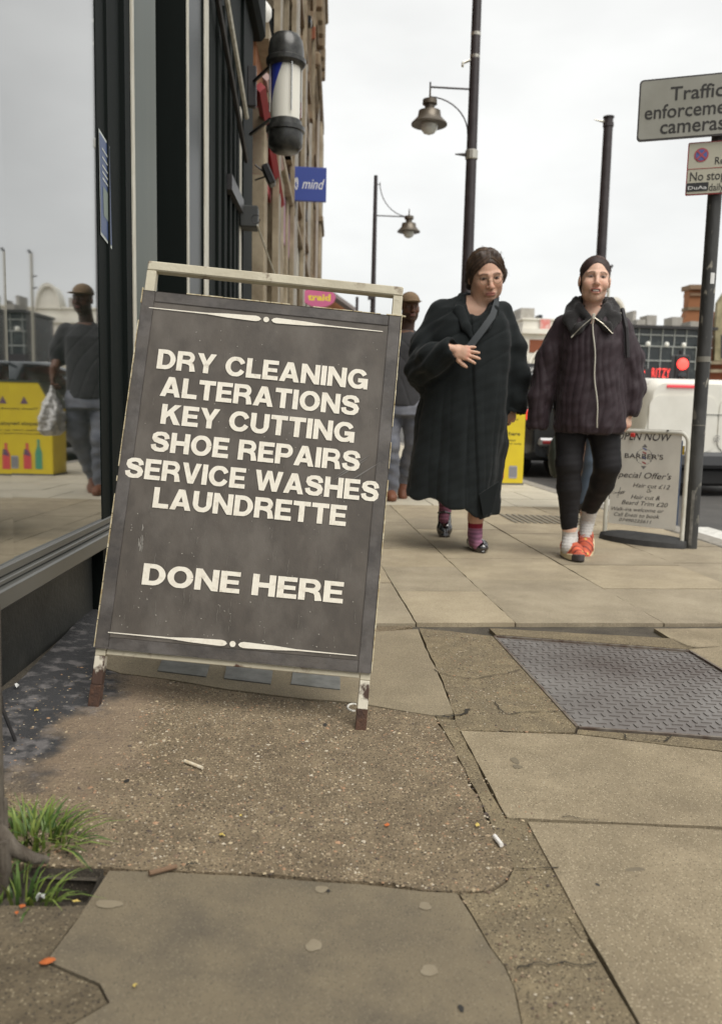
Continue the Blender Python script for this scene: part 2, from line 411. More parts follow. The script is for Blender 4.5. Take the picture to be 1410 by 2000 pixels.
def soot_mask(m, y0):
    t_ = m.node_tree; N = t_.nodes; L = t_.links; b = N['Principled BSDF']; src = b.inputs['Base Color'].links[0].from_socket
    tcn = N.new('ShaderNodeTexCoord'); sp = N.new('ShaderNodeSeparateXYZ'); L.new(tcn.outputs['Object'], sp.inputs[0])
    def mth(op, a, c, d=None):
        n = N.new('ShaderNodeMath'); n.operation = op
        for i, q in enumerate((a, c, d)):
            if q is None: continue
            if isinstance(q, (int, float)): n.inputs[i].default_value = q
            else: L.new(q, n.inputs[i])
        return n.outputs[0]
    def nzz(sc, det, w0=0):
        n = N.new('ShaderNodeTexNoise'); n.inputs['Scale'].default_value = sc; n.inputs['Detail'].default_value = det; L.new(tcn.outputs['Object'], n.inputs[0]); return n.outputs[0]
    def rg(v, a, c):
        n = N.new('ShaderNodeMapRange'); n.inputs[1].default_value = a; n.inputs[2].default_value = c; L.new(v, n.inputs[0]); return n.outputs[0]
    d = mth('ADD', sp.outputs[0], mth('MULTIPLY_ADD', sp.outputs[1], -.061, .783))            # metres out from the wall
    d2 = mth('MULTIPLY_ADD', nzz(7, 6), .34, d)                                                 # ragged edge
    d3 = mth('MULTIPLY_ADD', nzz(40, 4), .06, d2)
    far = rg(mth('MULTIPLY_ADD', nzz(9, 3), .3, sp.outputs[1]), y0, y0+.12)
    soot = mth('MULTIPLY', rg(d3, .46, .39), far); pink = mth('MULTIPLY', mth('MULTIPLY', rg(d3, .60, .50), far), .5)
    pale = mth('MULTIPLY', rg(nzz(24, 6), .52, .66), .75)
    def mixc(f, a, c):
        n = N.new('ShaderNodeMix'); n.data_type = 'RGBA'
        for i, q in ((0, f), (6, a), (7, c)):
            if isinstance(q, tuple): n.inputs[i].default_value = (*q, 1)
            else: L.new(q, n.inputs[i])
        return n.outputs[2]
    c_ = mixc(pink, src, (.30, .22, .155)); s_ = mixc(pale, (.045, .045, .047), (.21, .195, .19)); L.new(mixc(soot, c_, s_), b.inputs['Base Color'])
soot_mask(M_ROUGH, 1.60)
# near slabs, each with its own outline
slab(gp((214, 1702), (480, 1712), (700, 1728), (892, 1746), (920, 1790), (955, 1850), (985, 1890), (1003, 1930), (1012, 1975), (1035, 2080), (1050, 2200), (0, 2200), (130, 2010), (215, 1960), (196, 1922), (92, 1878), (150, 1800)), M_SMOOTH, .001, amp=.0015)
slab(gp((178, 1767), (146, 1799), (87, 1880), (192, 1926), (210, 1958), (126, 2006), (-8, 2200), (-400, 2200), (-350, 1775), (20, 1768)), M_STRIPD, -.0005, amp=.003)
pt = slab(PATCH, M_ROUGH, .001, step=.04, amp=.004, name='aggregate_patch', thick=.02)
slab(gp((900, 1429), (1123, 1436), (1410, 1470), (1700, 1500), (1900, 1650), (1450, 1617), (1100, 1602), (990, 1597)), M_SLAB, .001, amp=.0008, tilt=(0, .003))
slab(gp((1030, 1607), (1200, 1612), (1470, 1625), (1930, 1665), (2600, 2300), (1420, 2300), (1245, 1995), (1150, 1830)), M_SLAB, .002, amp=.0008)
slab(gp((852, 1402), (1120, 1428), (896, 1427), (987, 1598), (1028, 1606), (1148, 1832), (1100, 1843), (1000, 1690), (942, 1570), (907, 1500), (876, 1441)), M_STRIP, -.001, amp=.002)
slab(gp((1005, 1692), (1100, 1700), (1147, 1836), (1243, 1998), (1400, 2290), (1055, 2200), (1038, 2080), (1015, 1975), (1006, 1930), (988, 1888), (958, 1848), (925, 1790), (898, 1745), (960, 1742), (990, 1722)), M_STRIP, -.001, amp=.002)
slab(gp((819, 1227), (965, 1243), (1125, 1418), (1120, 1430), (900, 1426), (888, 1396), (866, 1333), (842, 1284)), M_STRIP, 0, amp=.0018)
slab(gp((1128, 1424), (1430, 1448), (1560, 1462), (1550, 1478), (1410, 1466), (1126, 1433)), M_STRIP, -.0005, amp=.002)
# smooth strip under the board, with the glass blocks
BLK = [((318, 1289), (410, 1300), (403, 1324), (308, 1312)), ((443, 1302), (533, 1312), (529, 1338), (438, 1327)), ((572, 1314), (664, 1324), (664, 1349), (568, 1338))]
slab(gp((205, 1255), (400, 1235), (816, 1229), (839, 1286), (863, 1334), (885, 1394), (852, 1399), (700, 1373), (560, 1361), (450, 1347), (330, 1327), (235, 1315), (190, 1300)), M_SLABB, .001, amp=.0015)
M_GBLK = mat('glass_block', (.20, .20, .18), .5, c2=(.12, .12, .11), nscale=25)
for b in BLK: slab(gp(*b), M_GBLK, .004, amp=.0005, name='pavement_light', thick=.01)
# far rows, joints in line with the street
XL = [.475, .84, 1.40, 2.02, 2.56]; YR = [2.93, 3.42, 3.98, 4.52, 5.06, 5.62, 6.2, 6.72]
for i in range(-2, len(XL)-1):
    x0 = XL[i] if i >= 0 else [-.7, -.08][i+2]; x1 = XL[i+1] if i >= 0 else [-.08, .475][i+2]
    off = [0, .22, .05, .3, .12, .2, .1, .0][i+2]
    for j in range(len(YR)-1):
        y0 = YR[j]+(off if j else 0); y1 = YR[j+1]+(off if j < len(YR)-2 else 0)
        xa = max(x0, fx(y0)-.02) if i == -2 else x0; xb = max(x0, fx(y1)-.02) if i == -2 else x0
        if i == -1 and y0 < 3.0: y0 = 2.4 if False else 2.93
        slab([(xa, y0), (x1, y0), (x1, y1), (xb, y1)], M_SLABF if RNG.random() < .6 else M_SLABG, RNG.uniform(-.0015, .002), gap=.0028, tilt=tuple(RNG.normal(0, .0015, 2)))
slab(gp((955, 1227), (1500, 1257), (1356, 1268), (1345, 1268), (968, 1239)), M_STRIP, 0, amp=.001)
slab([(1.325, 2.0), (2.0, 1.95), (2.0, 2.86), (1.325, 2.86)], M_SLAB, .0, gap=.003); slab([(2.0, 1.95), (2.56, 1.95), (2.56, 2.86), (2.0, 2.86)], M_SLAB, .001, gap=.003)
slab([(-.66, 1.95), (-.45, 2.0), (-.02, 2.55), (.46, 2.9), (-.66, 2.9)], M_ROUGH, -.001, gap=.003)
YP = [6.72, 7.3, 7.95, 8.6, 9.3, 10, 10.8, 11.6, 12.5, 13.5]
XP = [-.2, .5, 1.2, 1.9, 2.58]
for j in range(len(YP)-1):
    for i in range(4):
        o = .3*(j % 2); slab([(XP[i]+o*(i > 0), YP[j]), (XP[i+1]+o*(i < 3), YP[j]), (XP[i+1]+o*(i < 3), YP[j+1]), (XP[i]+o*(i > 0), YP[j+1])], M_PALE, RNG.uniform(-.001, .002), gap=.004, step=.3)
sheet('distant_paving', [-.1, 1, 2.56], [13.5, 20, 40], lambda x, y: zg(x)-.002, M_PALE, parent=pavement).__setitem__('kind', 'stuff')
for j in range(34):
    y0 = 1.2+j*.92
    if y0 > 20: break
    o = MB().box(2.585, 2.74, y0+.004, y0+.915, -.14, .001+RNG.uniform(-.002, .002), bev=.008).build('kerb_stone', M_KERB, pavement)
# ribbed tactile slab and a small access cover beyond the walkers
def ribbed(P, n, m, name):
    a, b, c, d = [Vector((*p[:2], 0)) for p in P]; mb = MB()
    s = slab(P, m, .002, name=name)
    for k in range(n):
        t0 = (k+.25)/n; t1 = (k+.7)/n
        q = [a+(b-a)*t0, a+(b-a)*t1, d+(c-d)*t1, d+(c-d)*t0]
        V = [(v.x, v.y, .003) for v in q]+[(v.x, v.y, .007) for v in q]
        mb.add(V, [[4, 5, 6, 7], [0, 1, 5, 4], [1, 2, 6, 5], [2, 3, 7, 6], [3, 0, 4, 7]])
    o = mb.build('rib', mat('tactile_rib', (.2, .18, .14), .8), s); return s
ribbed(gp((972, 1005), (1128, 1010), (1165, 1026), (1003, 1022)), 13, M_SLABB, 'ribbed_slab')
# white marking on the road behind the post
for (a, b) in ((5.3, 6.5), (7.3, 8.6)):
    MB().box(3.15, 3.42, a, b, -.128, -.126).build('road_marking', M_WHITE, kind='structure')
# hairline cracks standing open in the mortar: thin dark inlays just below the stones
M_CRACK = mat('crack', (.03, .025, .018), 1)
def crack(pts, wd, seed=0):
    r = random.Random(seed); P = [G(*p) for p in pts]; Q = []
    for i in range(len(P)-1):
        for k in range(6):
            q = P[i].lerp(P[i+1], k/6); Q.append((q.x+r.gauss(0, .003), q.y+r.gauss(0, .003)))
    Q.append((P[-1].x, P[-1].y)); V, F = stroke2d(Q, [wd*.6*r.uniform(.4, 1.4) for _ in Q])
    mobj('crack', [(v[0], v[1], zg(v[0])+.0035) for v in V], F, M_CRACK, pavement)
crack([(846, 1310), (880, 1322), (925, 1328), (990, 1316), (1020, 1306)], .004, 1)
crack([(962, 1372), (985, 1394), (1060, 1392), (1120, 1390)], .004, 2)
crack([(850, 1400), (872, 1402), (905, 1396), (918, 1387)], .010, 3)
crack([(1208, 1430), (1225, 1445)], .005, 4); crack([(1258, 1445), (1300, 1450), (1310, 1438)], .006, 5)
crack([(1005, 1893), (1070, 1886), (1165, 1885)], .004, 6); crack([(1010, 1700), (1090, 1698)], .004, 7)
crack([(975, 1430), (992, 1432)], .007, 8); crack([(1100, 1598), (1168, 1605)], .004, 9)
# stains: oval splashes and dropped gum on the smooth slab
def blot(px, py, rx, ry, m, name='gum_spot', seed=0, dz=.0022):
    rx *= .8; ry *= .8; c = G(px, py); r = random.Random(seed+px); kx = rx; V = []; n = 18
    ph = [r.uniform(0, 6.28) for _ in range(3)]
    for k in range(n):
        a = 2*pi*k/n; q = 1+.12*sin(2*a+ph[0])+.08*sin(3*a+ph[1])+.05*sin(5*a+ph[2]); x = c.x+kx*cos(a)*q; V.append((x, c.y+ry*sin(a)*q, zg(x)+dz))
    mobj(name, V, [list(range(n))], m, pavement)
M_GUM = mat('old_gum', (.225, .19, .13), .7, c2=(.20, .165, .11), nscale=60); M_GUMD = mat('dark_gum', (.14, .115, .078), .7, c2=(.17, .14, .09), nscale=60); M_GUMH = mat('dark_blob', (.02, .018, .015), .6)
for i, (x, y, rx, ry, m) in enumerate(q_ for q_ in [(628, 1739, .014, .011, M_GUM), (641, 1742, .0045, .005, M_GUMH), (830, 1772, .013, .012, M_GUM), (613, 1849, .014, .017, M_GUM), (432, 1808, .016, .010, M_GUMD), (350, 1737, .012, .010, M_GUMD),
        (460, 1730, .014, .011, M_GUMD), (219, 1848, .014, .012, M_GUMD), (838, 1898, .016, .014, M_GUM), (1005, 1487, .012, .02, M_GUMD), (1010, 1499, .012, .014, M_GUMD), (900, 1972, .005, .008, M_GUMH), (213, 1768, .022, .014, M_GUM),
        (1166, 1730, .004, .006, M_GUMH), (1240, 1700, .02, .008, M_GUMD), (190, 1512, .02, .02, M_GUMD), (248, 1527, .006, .01, M_GUMH), (250, 1430, .012, .02, M_GUMD), (635, 1417, .006, .012, M_GUMH)] if q_[4] is not M_GUMD or q_[0] > 900):
    blot(x, y, rx, ry, m, seed=i)
# dirt, soot and old paint against the wall: three irregular skins over the aggregate
M_SOOT = mat('soot_stain', (.05, .05, .05), .95, c2=(.15, .14, .14), nscale=16, lo=.5, hi=.72, bump=.8, bscale=150, bdist=.006, fleck=(200, (.3, .28, .28), (.015, .015, .015), .35))
M_PINK = mat('pink_wash', (.30, .225, .165), .95, c2=(.19, .15, .105), nscale=20, bump=.8, bscale=150, bdist=.006, fleck=(210, (.42, .33, .24), (.07, .05, .04), .4))
def skin(pts, m, dz, seed, name):
    P = gp(*pts); Q = wobble(P, .02, .006, seed); bm = bmesh.new(); f = bm.faces.new([bm.verts.new((x, y, 0)) for x, y in Q])
    x = min(q[0] for q in Q)+.06
    while x < max(q[0] for q in Q):
        bmesh.ops.bisect_plane(bm, geom=bm.verts[:]+bm.edges[:]+bm.faces[:], plane_co=(x, 0, 0), plane_no=(1, 0, 0)); x += .06
    bm.normal_update()
    if sum(f.normal.z*f.calc_area() for f in bm.faces) < 0: bmesh.ops.reverse_faces(bm, faces=bm.faces[:])
    for v in bm.verts: v.co.z = zg(v.co.x)+dz
    me = bpy.data.meshes.new(name); bm.to_mesh(me); bm.free(); me.materials.append(m); adopt(link(bpy.data.objects.new(name, me)), pavement)
0 and skin([(195, 1205), (250, 1215), (300, 1300), (200, 1345), (160, 1322), (120, 1345), (60, 1352), (20, 1340), (-40, 1390), (90, 1270)], M_SOOT, .0040, 31, 'soot_stain')
0 and skin([(-60, 1400), (60, 1350), (165, 1325), (215, 1360), (205, 1400), (160, 1420), (125, 1470), (90, 1440), (20, 1480), (-70, 1480)], M_PINK, .0042, 32, 'pink_stain')
0 and skin([(-90, 1430), (30, 1395), (75, 1400), (118, 1440), (135, 1455), (140, 1500), (100, 1520), (80, 1560), (0, 1590), (-120, 1560)], M_SOOT, .0052, 33, 'soot_stain')

# loose chippings that stand out of the worn aggregate
def chips(name, regions, n, parent, rmin, rmax, seed):
    r = np.random.default_rng(seed); V = []; F = []; C_ = []
    base = np.array([(1, 0, 0), (-.9, .1, 0), (.1, 1, 0), (0, -1, .1), (0, 0, .8)])
    pal = np.array([(.42, .34, .22), (.34, .26, .17), (.48, .42, .32), (.17, .12, .08), (.36, .22, .13), (.08, .06, .05), (.26, .21, .14)])
    got = 0
    while got < n:
        P = regions[r.integers(len(regions))]; xs_ = [p[0] for p in P]; ys_ = [p[1] for p in P]
        x = r.uniform(max(min(xs_), -.75), max(xs_)); y = r.uniform(max(min(ys_), .9), max(ys_))
        if not in_poly(x, y, P) or x < fx(y)+.02: continue
        if (x < -.33 and y > 1.55 and r.random() < .8): continue
        s = r.uniform(rmin, rmax)*(1 if r.random() < .9 else 1.5); a = r.uniform(0, 6.28); k = len(V)
        for b in base*np.array([r.uniform(.6, 1.3), r.uniform(.6, 1.3), r.uniform(.3, .7)])*s:
            V.append((x+b[0]*cos(a)-b[1]*sin(a), y+b[0]*sin(a)+b[1]*cos(a), zg(x)+.0005+b[2])); C_.append(pal[r.integers(len(pal))]*r.uniform(.75, 1.05) if len(C_) % 5 == 0 else C_[-1])
        for f in ((0, 2, 4), (2, 1, 4), (1, 3, 4), (3, 0, 4)): F.append([k+i for i in f])
        got += 1
    mobj(name, V, F, mat('chipping', (1, 1, 1), .9, attr='col'), parent, kind='stuff', cols=np.array(C_))
chips('loose_chippings', [PATCH], 8500, pavement, .0018, .0042, 5)
chips('strip_chippings', [gp((860, 1405), (1120, 1428), (1030, 1607), (1240, 2000), (1040, 2080), (895, 1745), (1003, 1690)), gp((820, 1226), (965, 1243), (1125, 1418), (890, 1397))], 1600, pavement, .0014, .0032, 6)

# planting pit in the pavement
H = [Vector((p.x, p.y, zg(p.x))) for p in HOLE]
mb = MB()
for i in range(4):
    a = H[i]; b = H[(i+1) % 4]; V = [a, b, b-Vector((0, 0, .075)), a-Vector((0, 0, .075))]; mb.add([tuple(v) for v in V], [[0, 1, 2, 3], [3, 2, 1, 0]])
mb.F = mb.F[::2]; mb.build('pit_wall', M_MORTAR, pavement)
mobj('soil', [tuple(p-Vector((0, 0, .06))) for p in H], [[0, 1, 2, 3]], M_SOIL, None, False, 'stuff')

# ------------------------------------------------------------------ access cover
t = thing('access_cover', 'large bluish grey metal access cover with raised lugs in the paving right of the board', 'manhole cover', (1.0, 2.45, 0))
M_IRON = mat('cover_iron', (.26, .245, .23), .45, metal=.3, c2=(.185, .172, .16), nscale=5, bump=.15, bscale=60, c3=(.12, .10, .09), s3=1.3)
c4 = gp((967, 1243), (1345, 1272), (1655, 1458), (1130, 1420))
cA, cB, cC, cD = [Vector((p.x, p.y, 0)) for p in c4]
def cuv(u, v): return cD.lerp(cC, u).lerp(cA.lerp(cB, u), v)
Uc = (cC-cD).normalized(); Vc = (cA-cD).normalized(); LU = (cC-cD).length; LV = (cA-cD).length
MB().add([tuple(cuv(u, v)+Vector((0, 0, -.004))) for u, v in ((0, 0), (1, 0), (1, 1), (0, 1))], [[0, 1, 2, 3]]).build('plate', M_IRON, t)
mb = MB()
for (a, b) in ((cD, cC), (cC, cB), (cB, cA), (cA, cD)):
    d = (b-a).normalized(); n = Vector((d.y, -d.x, 0)); q = [a, b, b+n*.008, a+n*.008]
    mb.prism([(p.x, p.y) for p in q], -.012, .003)
mb.build('rim', mat('rim_iron', (.26, .23, .19), .5, metal=.5, c2=(.12, .08, .06), nscale=30), t)
mb = MB(); nu = 22; nv = 26
for i in range(nu):
    for j in range(nv):
        c = cuv((i+.5)/nu, (j+.5)/nv)
        d = (Uc if (i+j) % 2 else Vc); L = .013 if (i+j) % 2 else .011; n = Vector((-d.y, d.x, 0))*.0024
        q = [c-d*L-n, c+d*L-n, c+d*L+n, c-d*L+n]; mb.prism([(p.x, p.y) for p in q], -.004, -.0015)
o = mb.build('raised_lugs', M_IRON, t, kind='stuff')
for (u, v) in ():
    c = cuv(u, v); pr = [(.022, 0), (.022, .003), (.016, .003), (.016, 0)]
    MB().lathe(pr, (c.x, c.y, -.0035), 16).build('lifting_key_hole', M_BLK, t)
# ------------------------------------------------------------------ shop with the big reflecting window
def fs(Y): return (Y-3)*1.0019
def fb(n0, n1, Y0, Y1, z0, z1, m, name, parent, bev=0.): return MB(FM).box(n0, n1, fs(Y0), fs(Y1), z0, z1, bev=bev).build(name, m, parent)
def Fp(n, Y, z): return FM @ Vector((n, fs(Y), z))
M_PANE = mat('dark_window_glass', (.010, .017, .014), .015, ior=3.0, spec=.62, coat=1.0)
M_PANE.node_tree.nodes['Principled BSDF'].inputs['Coat IOR'].default_value = 2.6
shop = thing('corner_shop', 'dark green and black shopfront with a big reflecting window beside the board', 'shop', Fp(0, 3, .05))
fb(-.5, -.04, -3.5, 2.96, -.06, .30, mat('stall_riser_paint', (.022, .024, .021), .55, c2=(.045, .045, .04), nscale=7, bump=.2, bscale=60, c3=(.012, .013, .012), s3=3), 'stall_riser', shop)
fb(-.045, .035, -3.5, 3.0, .292, .338, M_SILL, 'window_sill', shop, bev=.004)
fb(-.05, .018, -3.5, 3.0, .34, .352, M_SILL, 'glazing_bead', shop, bev=.002)
fb(-.05, .006, -3.5, 2.985, .354, .375, M_SILL, 'glazing_bead', shop, bev=.002)
MB(FM @ Matrix.Translation((-.004, fs(2.875), 0)) @ Matrix.Rotation(rad(-.32), 4, 'Z')).box(-.008, 0, -.765, 0, .36, 3.4).build('window_pane', M_PANE, shop)
o = MB(FM @ Matrix.Translation((-.006, fs(2.107), 0)) @ Matrix.Rotation(rad(.5), 4, 'Z')).box(-.008, 0, -4.5, 0, .36, 3.4).build('window_pane', M_PANE, shop)
# the window frame and the layered posts of the entrance
fb(-.10, -.002, 2.876, 3.33, .0, 4.2, M_SHOPBLK, 'window_post', shop)
fb(-.003, .006, 2.98, 2.995, .35, 4.2, M_SHOPBLK, 'post_moulding', shop)
fb(-.003, .014, 3.18, 3.20, .35, 4.2, M_SHOPBLK, 'post_moulding', shop)
fb(-.014, .006, 3.331, 3.362, .0, 4.2, M_CREAM, 'cream_edge', shop, bev=.003)
fb(-.10, -.008, 3.363, 3.80, .0, 4.2, M_SHOPGRN, 'grey_green_panel', shop)  # reflection in the door glass painted as an even grey-green
fb(-.7, -.16, 3.80, 5.0, .0, 4.4, M_SHOPBLK, 'recessed_door', shop)
fb(-.16, -.004, 4.49, 4.56, .0, 4.3, M_SHOPBLK, 'door_post', shop)
fb(-.004, .002, 4.50, 4.545, .0, 4.3, M_CREAM, 'cream_edge', shop)
fb(-.16, -.012, 4.565, 5.02, .0, 4.3, mat('shopfront_slate', (.022, .028, .03), .4), 'door_panel', shop)
fb(-.16, -.002, 5.021, 5.17, .0, 4.4, M_SHOPBLK, 'door_post', shop)
fb(-.002, .008, 5.03, 5.16, .0, 4.4, M_CREAM, 'cream_edge', shop, bev=.002)
fb(-.20, .0, 5.18, 7.0, .0, 4.4, M_SHOPBLK, 'entrance_wall', shop)
for y in (5.5, 5.78, 6.06, 6.3, 6.5): fb(.0, .018, y, y+.10, .05, 3.3, M_SHOPBLK, 'flute', shop, bev=.004)
fb(.0, .012, 6.70, 6.80, .0, 3.0, M_CREAM, 'cream_edge', shop, bev=.004)
fb(-.3, .022, 6.82, 7.5, .0, 4.6, M_SHOPBLK, 'end_pilaster', shop)
fb(-.35, .11, 6.6, 7.7, 3.85, 4.7, M_SHOPBLK, 'console_bracket', shop, bev=.04)
fb(-.55, .10, 3.5, 7.0, 4.42, 5.1, M_SHOPBLK, 'fascia', shop)
fb(-.55, .05, -4, 3.5, 3.42, 5.1, M_SHOPBLK, 'fascia', shop)
fb(-6, -.12, -4, 8.0, 4.3, 11.5, mat('upper_brick', (.12, .06, .04), .9, c2=(.09, .045, .03), nscale=40), 'upper_wall', shop)
fb(-6, -.3, 3.3, 8.0, -.1, 4.4, M_SHOPBLK, 'inner_wall', shop)
fb(-1.4, -.6, -4, 3.3, -.1, 3.5, M_SHOPBLK, 'shop_interior', shop)
for z in (2.62, 2.92):                                # folded awning arms on the entrance
    MB().tube([tuple(Fp(.03, 5.25, z+.55)), tuple(Fp(.09, 6.4, z-.1))], .018, 6).build('awning_arm', M_BLK if z < 2.9 else M_CREAM, shop)
fb(.0, .05, 5.9, 6.6, 2.2, 2.3, M_BLK, 'bracket_bar', shop)
# blue notice stuck on the window post
nb = thing('notice_sticker', 'narrow blue notice with a pale edge stuck on the dark window post', 'sticker', Fp(.02, 3.1, 1.8))
P4 = [(194, 248), (217, 300), (218, 462), (205, 485)]
def onF(px, py, n=.0006):
    d = ray(px, py); a = FM @ Vector((n, 0, 0)); nn = (FM.to_3x3() @ Vector((1, 0, 0))); t = (a-Vector((0, 0, CAM_H))).dot(nn)/d.dot(nn); return Vector((0, 0, CAM_H))+d*t
a, b, c, d = onF(193, 250), onF(214, 285), onF(219, 487), onF(197, 458)
nrm = (FM.to_3x3() @ Vector((1, 0, 0)))
def quad(name, P, m, parent, off): return mobj(name, [tuple(p+nrm*off) for p in P], [[0, 1, 2, 3]], m, parent)
M_BLUE = mat('notice_blue', (.03, .06, .16), .4); M_PALEP = mat('pale_print', (.5, .53, .5), .5)
quad('pale_edge', [a, b, c, d], M_PALEP, nb, .0005)
cc = (a+b+c+d)/4
quad('blue_sheet', [cc+(p-cc)*.94 for p in (a, b, c, d)], M_BLUE, nb, .0015)
def lerp4(u, v): return d.lerp(c, u).lerp(a.lerp(b, u), v)
quad('pale_box', [lerp4(.25, .22), lerp4(.72, .22), lerp4(.72, .5), lerp4(.25, .5)], mat('notice_box', (.16, .2, .17), .5), nb, .0025)
for v0 in (.56, .62, .68, .76, .84): quad('print_line', [lerp4(.2, v0), lerp4(.75, v0), lerp4(.72, v0+.018), lerp4(.2, v0+.018)], M_PALEP, nb, .003)

# ------------------------------------------------------------------ the row of buildings further along
M_ST1 = mat('cream_stone', (.33, .275, .19), .8, c2=(.17, .13, .08), nscale=3, bump=.1, bscale=20)
M_ST2 = mat('weathered_stone', (.22, .165, .10), .85, c2=(.12, .085, .05), nscale=2.5, bump=.2, bscale=15)
M_BR = mat('red_brick', (.27, .09, .042), .9, c2=(.18, .058, .03), nscale=20, bump=.2, bscale=30)
M_BR2 = mat('orange_brick', (.30, .13, .055), .9, c2=(.2, .08, .035), nscale=20)
M_GREY = mat('grey_render', (.42, .40, .36), .8, c2=(.32, .3, .26), nscale=3)
M_DK = mat('dark_glazing', (.015, .018, .02), .12, spec=.8)
M_RED = mat('red_fascia', (.30, .035, .04), .5); M_MAUVE = mat('mauve_fascia', (.32, .16, .24), .6)
def row_building(name, label, Y0, Y1, h, wall, trim, shopcol, bays, proud=0., seed=0):
    r = random.Random(seed)
    t = thing(name, label, 'building', Fp(0, (Y0+Y1)/2, .05))
    fb(-8, proud-.02, Y0, Y1, 3.6, h, wall, 'upper_wall', t)
    fb(-8, proud-.25, Y0, Y1, -.1, 3.6, M_DK, 'shop_glazing', t)
    fb(-.3, proud+.04, Y0+.02, Y1-.02, 2.9, 3.5, shopcol, 'fascia', t)
    fb(-.3, proud+.12, Y0, Y1, 3.52, 3.62, trim, 'fascia_cornice', t, bev=.01)
    fb(-.3, proud-.05, Y0, Y1, -.1, .45, trim, 'stall_riser', t)
    n = bays; wdt = (Y1-Y0)/n
    for k in range(n+1):
        y = min(Y1-.16, max(Y0+.16, Y0+k*wdt)); pw = .14
        fb(-.3, proud+.07, y-pw, y+pw, -.1, 3.5, trim, 'pilaster', t, bev=.01)
        if k < n:
            yc = Y0+(k+.5)*wdt; z = 4.2
            for yy in (y+wdt*.33, y+wdt*.66): fb(-.28, proud-.12, yy-.03, yy+.03, .45, 2.9, M_CREAM, 'shop_mullion', t)
            while z < h-1.6:
                f = MB(FM).box(proud-.03, proud+.05, fs(yc-.62), fs(yc-.48), z, z+1.9).box(proud-.03, proud+.05, fs(yc+.48), fs(yc+.62), z, z+1.9).box(proud-.03, proud+.08, fs(yc-.66), fs(yc+.66), z+1.901, z+2.1).box(proud-.03, proud+.10, fs(yc-.66), fs(yc+.66), z-.14, z-.001).build('window', trim, t)
                MB(FM).box(proud-.02, proud-.008, fs(yc-.48), fs(yc+.48), z, z+1.9).build('pane', M_DK, f)
                z += 3.1
    z = 3.62+3.1
    while z < h-.5:
        fb(proud-.02, proud+.06, Y0, Y1, z-.02, z+.16, trim, 'string_course', t, bev=.01); z += 3.1
    fb(proud-.05, proud+.16, Y0, Y1, h-.35, h-.12, trim, 'cornice', t, bev=.02)
    fb(proud-.05, proud+.26, Y0, Y1, h-.12, h+.08, trim, 'cornice', t, bev=.02)
    return t
bB = row_building('shop_building', 'narrow cream shop building with a dark red sloping sign, next after the dark shop', 8.15, 10.6, 9.5, M_BR2, M_ST1, M_RED, 2, .0, 1)
bC = row_building('shop_building', 'orange brick building with pale stone pilasters behind the barber pole', 10.6, 14.0, 9.8, M_BR2, M_ST1, M_MAUVE, 3, .0, 2)
bD = row_building('shop_building', 'weathered stone fronted building beside the blue sign', 14.0, 19.0, 12.5, M_BR2, M_ST2, M_CREAM, 3, .0, 3)
bE = row_building('ornate_building', 'tall red brick and stone building with deep carved cornices at the end of the row', 19.0, 27.0, 16.5, M_BR, M_ST2, M_ST1, 3, .0, 4)
# carved cornice stack and stone pier at the far corner of the ornate building
for (z0, z1, o_) in ((8.9, 9.15, .10), (9.15, 9.5, .2), (11.5, 11.75, .12), (11.75, 12.4, .2), (12.4, 12.6, .28), (14.4, 16.9, .08), (16.9, 17.4, .2)):
    fb(-.3, o_, 22.0, 27.4, z0, z1, M_ST2, 'carved_cornice', bE, bev=.05)
for k in range(7): fb(.0, .22, 22.2+k*.75, 22.45+k*.75, 10.6, 11.5, M_ST2, 'console', bE, bev=.03)
fb(-.3, .20, 25.2, 27.2, .4, 8.9, M_ST1, 'corner_pier', bE, bev=.04)
for z in (2.0, 4.2, 6.1): fb(-.3, .26, 25.1, 27.3, z, z+.18, M_ST2, 'pier_band', bE, bev=.03)
# fittings that clutter the fronts: drainpipes, projecting boxes, brackets and small hanging boards
rr_ = random.Random(12)
for (b_, Y0, Y1, zt) in ((bB, 8.3, 10.5, 8), (bC, 10.8, 13.8, 9), (bD, 14.2, 18.8, 11.5), (bE, 19.3, 24.8, 14.5)):
    for k in range(3):
        y = rr_.uniform(Y0, Y1); fb(.07, .13, y, y+.10, .3, zt*rr_.uniform(.5, 1), rr_.choice((M_BLK, M_ST1, M_GREY)), 'drainpipe', b_)
    for k in range(6):
        y = rr_.uniform(Y0, Y1); z = rr_.uniform(2.6, zt); o_ = rr_.uniform(.08, .15); h_ = rr_.uniform(.1, .5); fb(.0, o_, y, y+rr_.uniform(.08, .3), z, z+h_, rr_.choice((M_BLK, M_ST2, M_ST1, M_BR, M_DK)), 'wall_bracket', b_, bev=.01)
# sloping red barge board sign with a pale inner band
MB().tube([tuple(PY(508, 170, 7.8)), tuple(PY(547, 400, 9.6))], .05, 4).build('sloping_red_sign', M_RED, bB)
MB().tube([tuple(PY(521, 150, 8.0)), tuple(PY(548, 330, 9.8))], .04, 4).build('pale_sign_band', mat('pink_band', (.5, .36, .33), .7), bB)
MB().lathe([(.0, -.12), (.07, -.1), (.115, -.03), (.115, .04), (.07, .1), (0, .12)], tuple(PY(507, 25, 8.6)), 14).build('globe_lamp', mat('globe_glass', (.8, .79, .74), .3), bB, smooth=True)
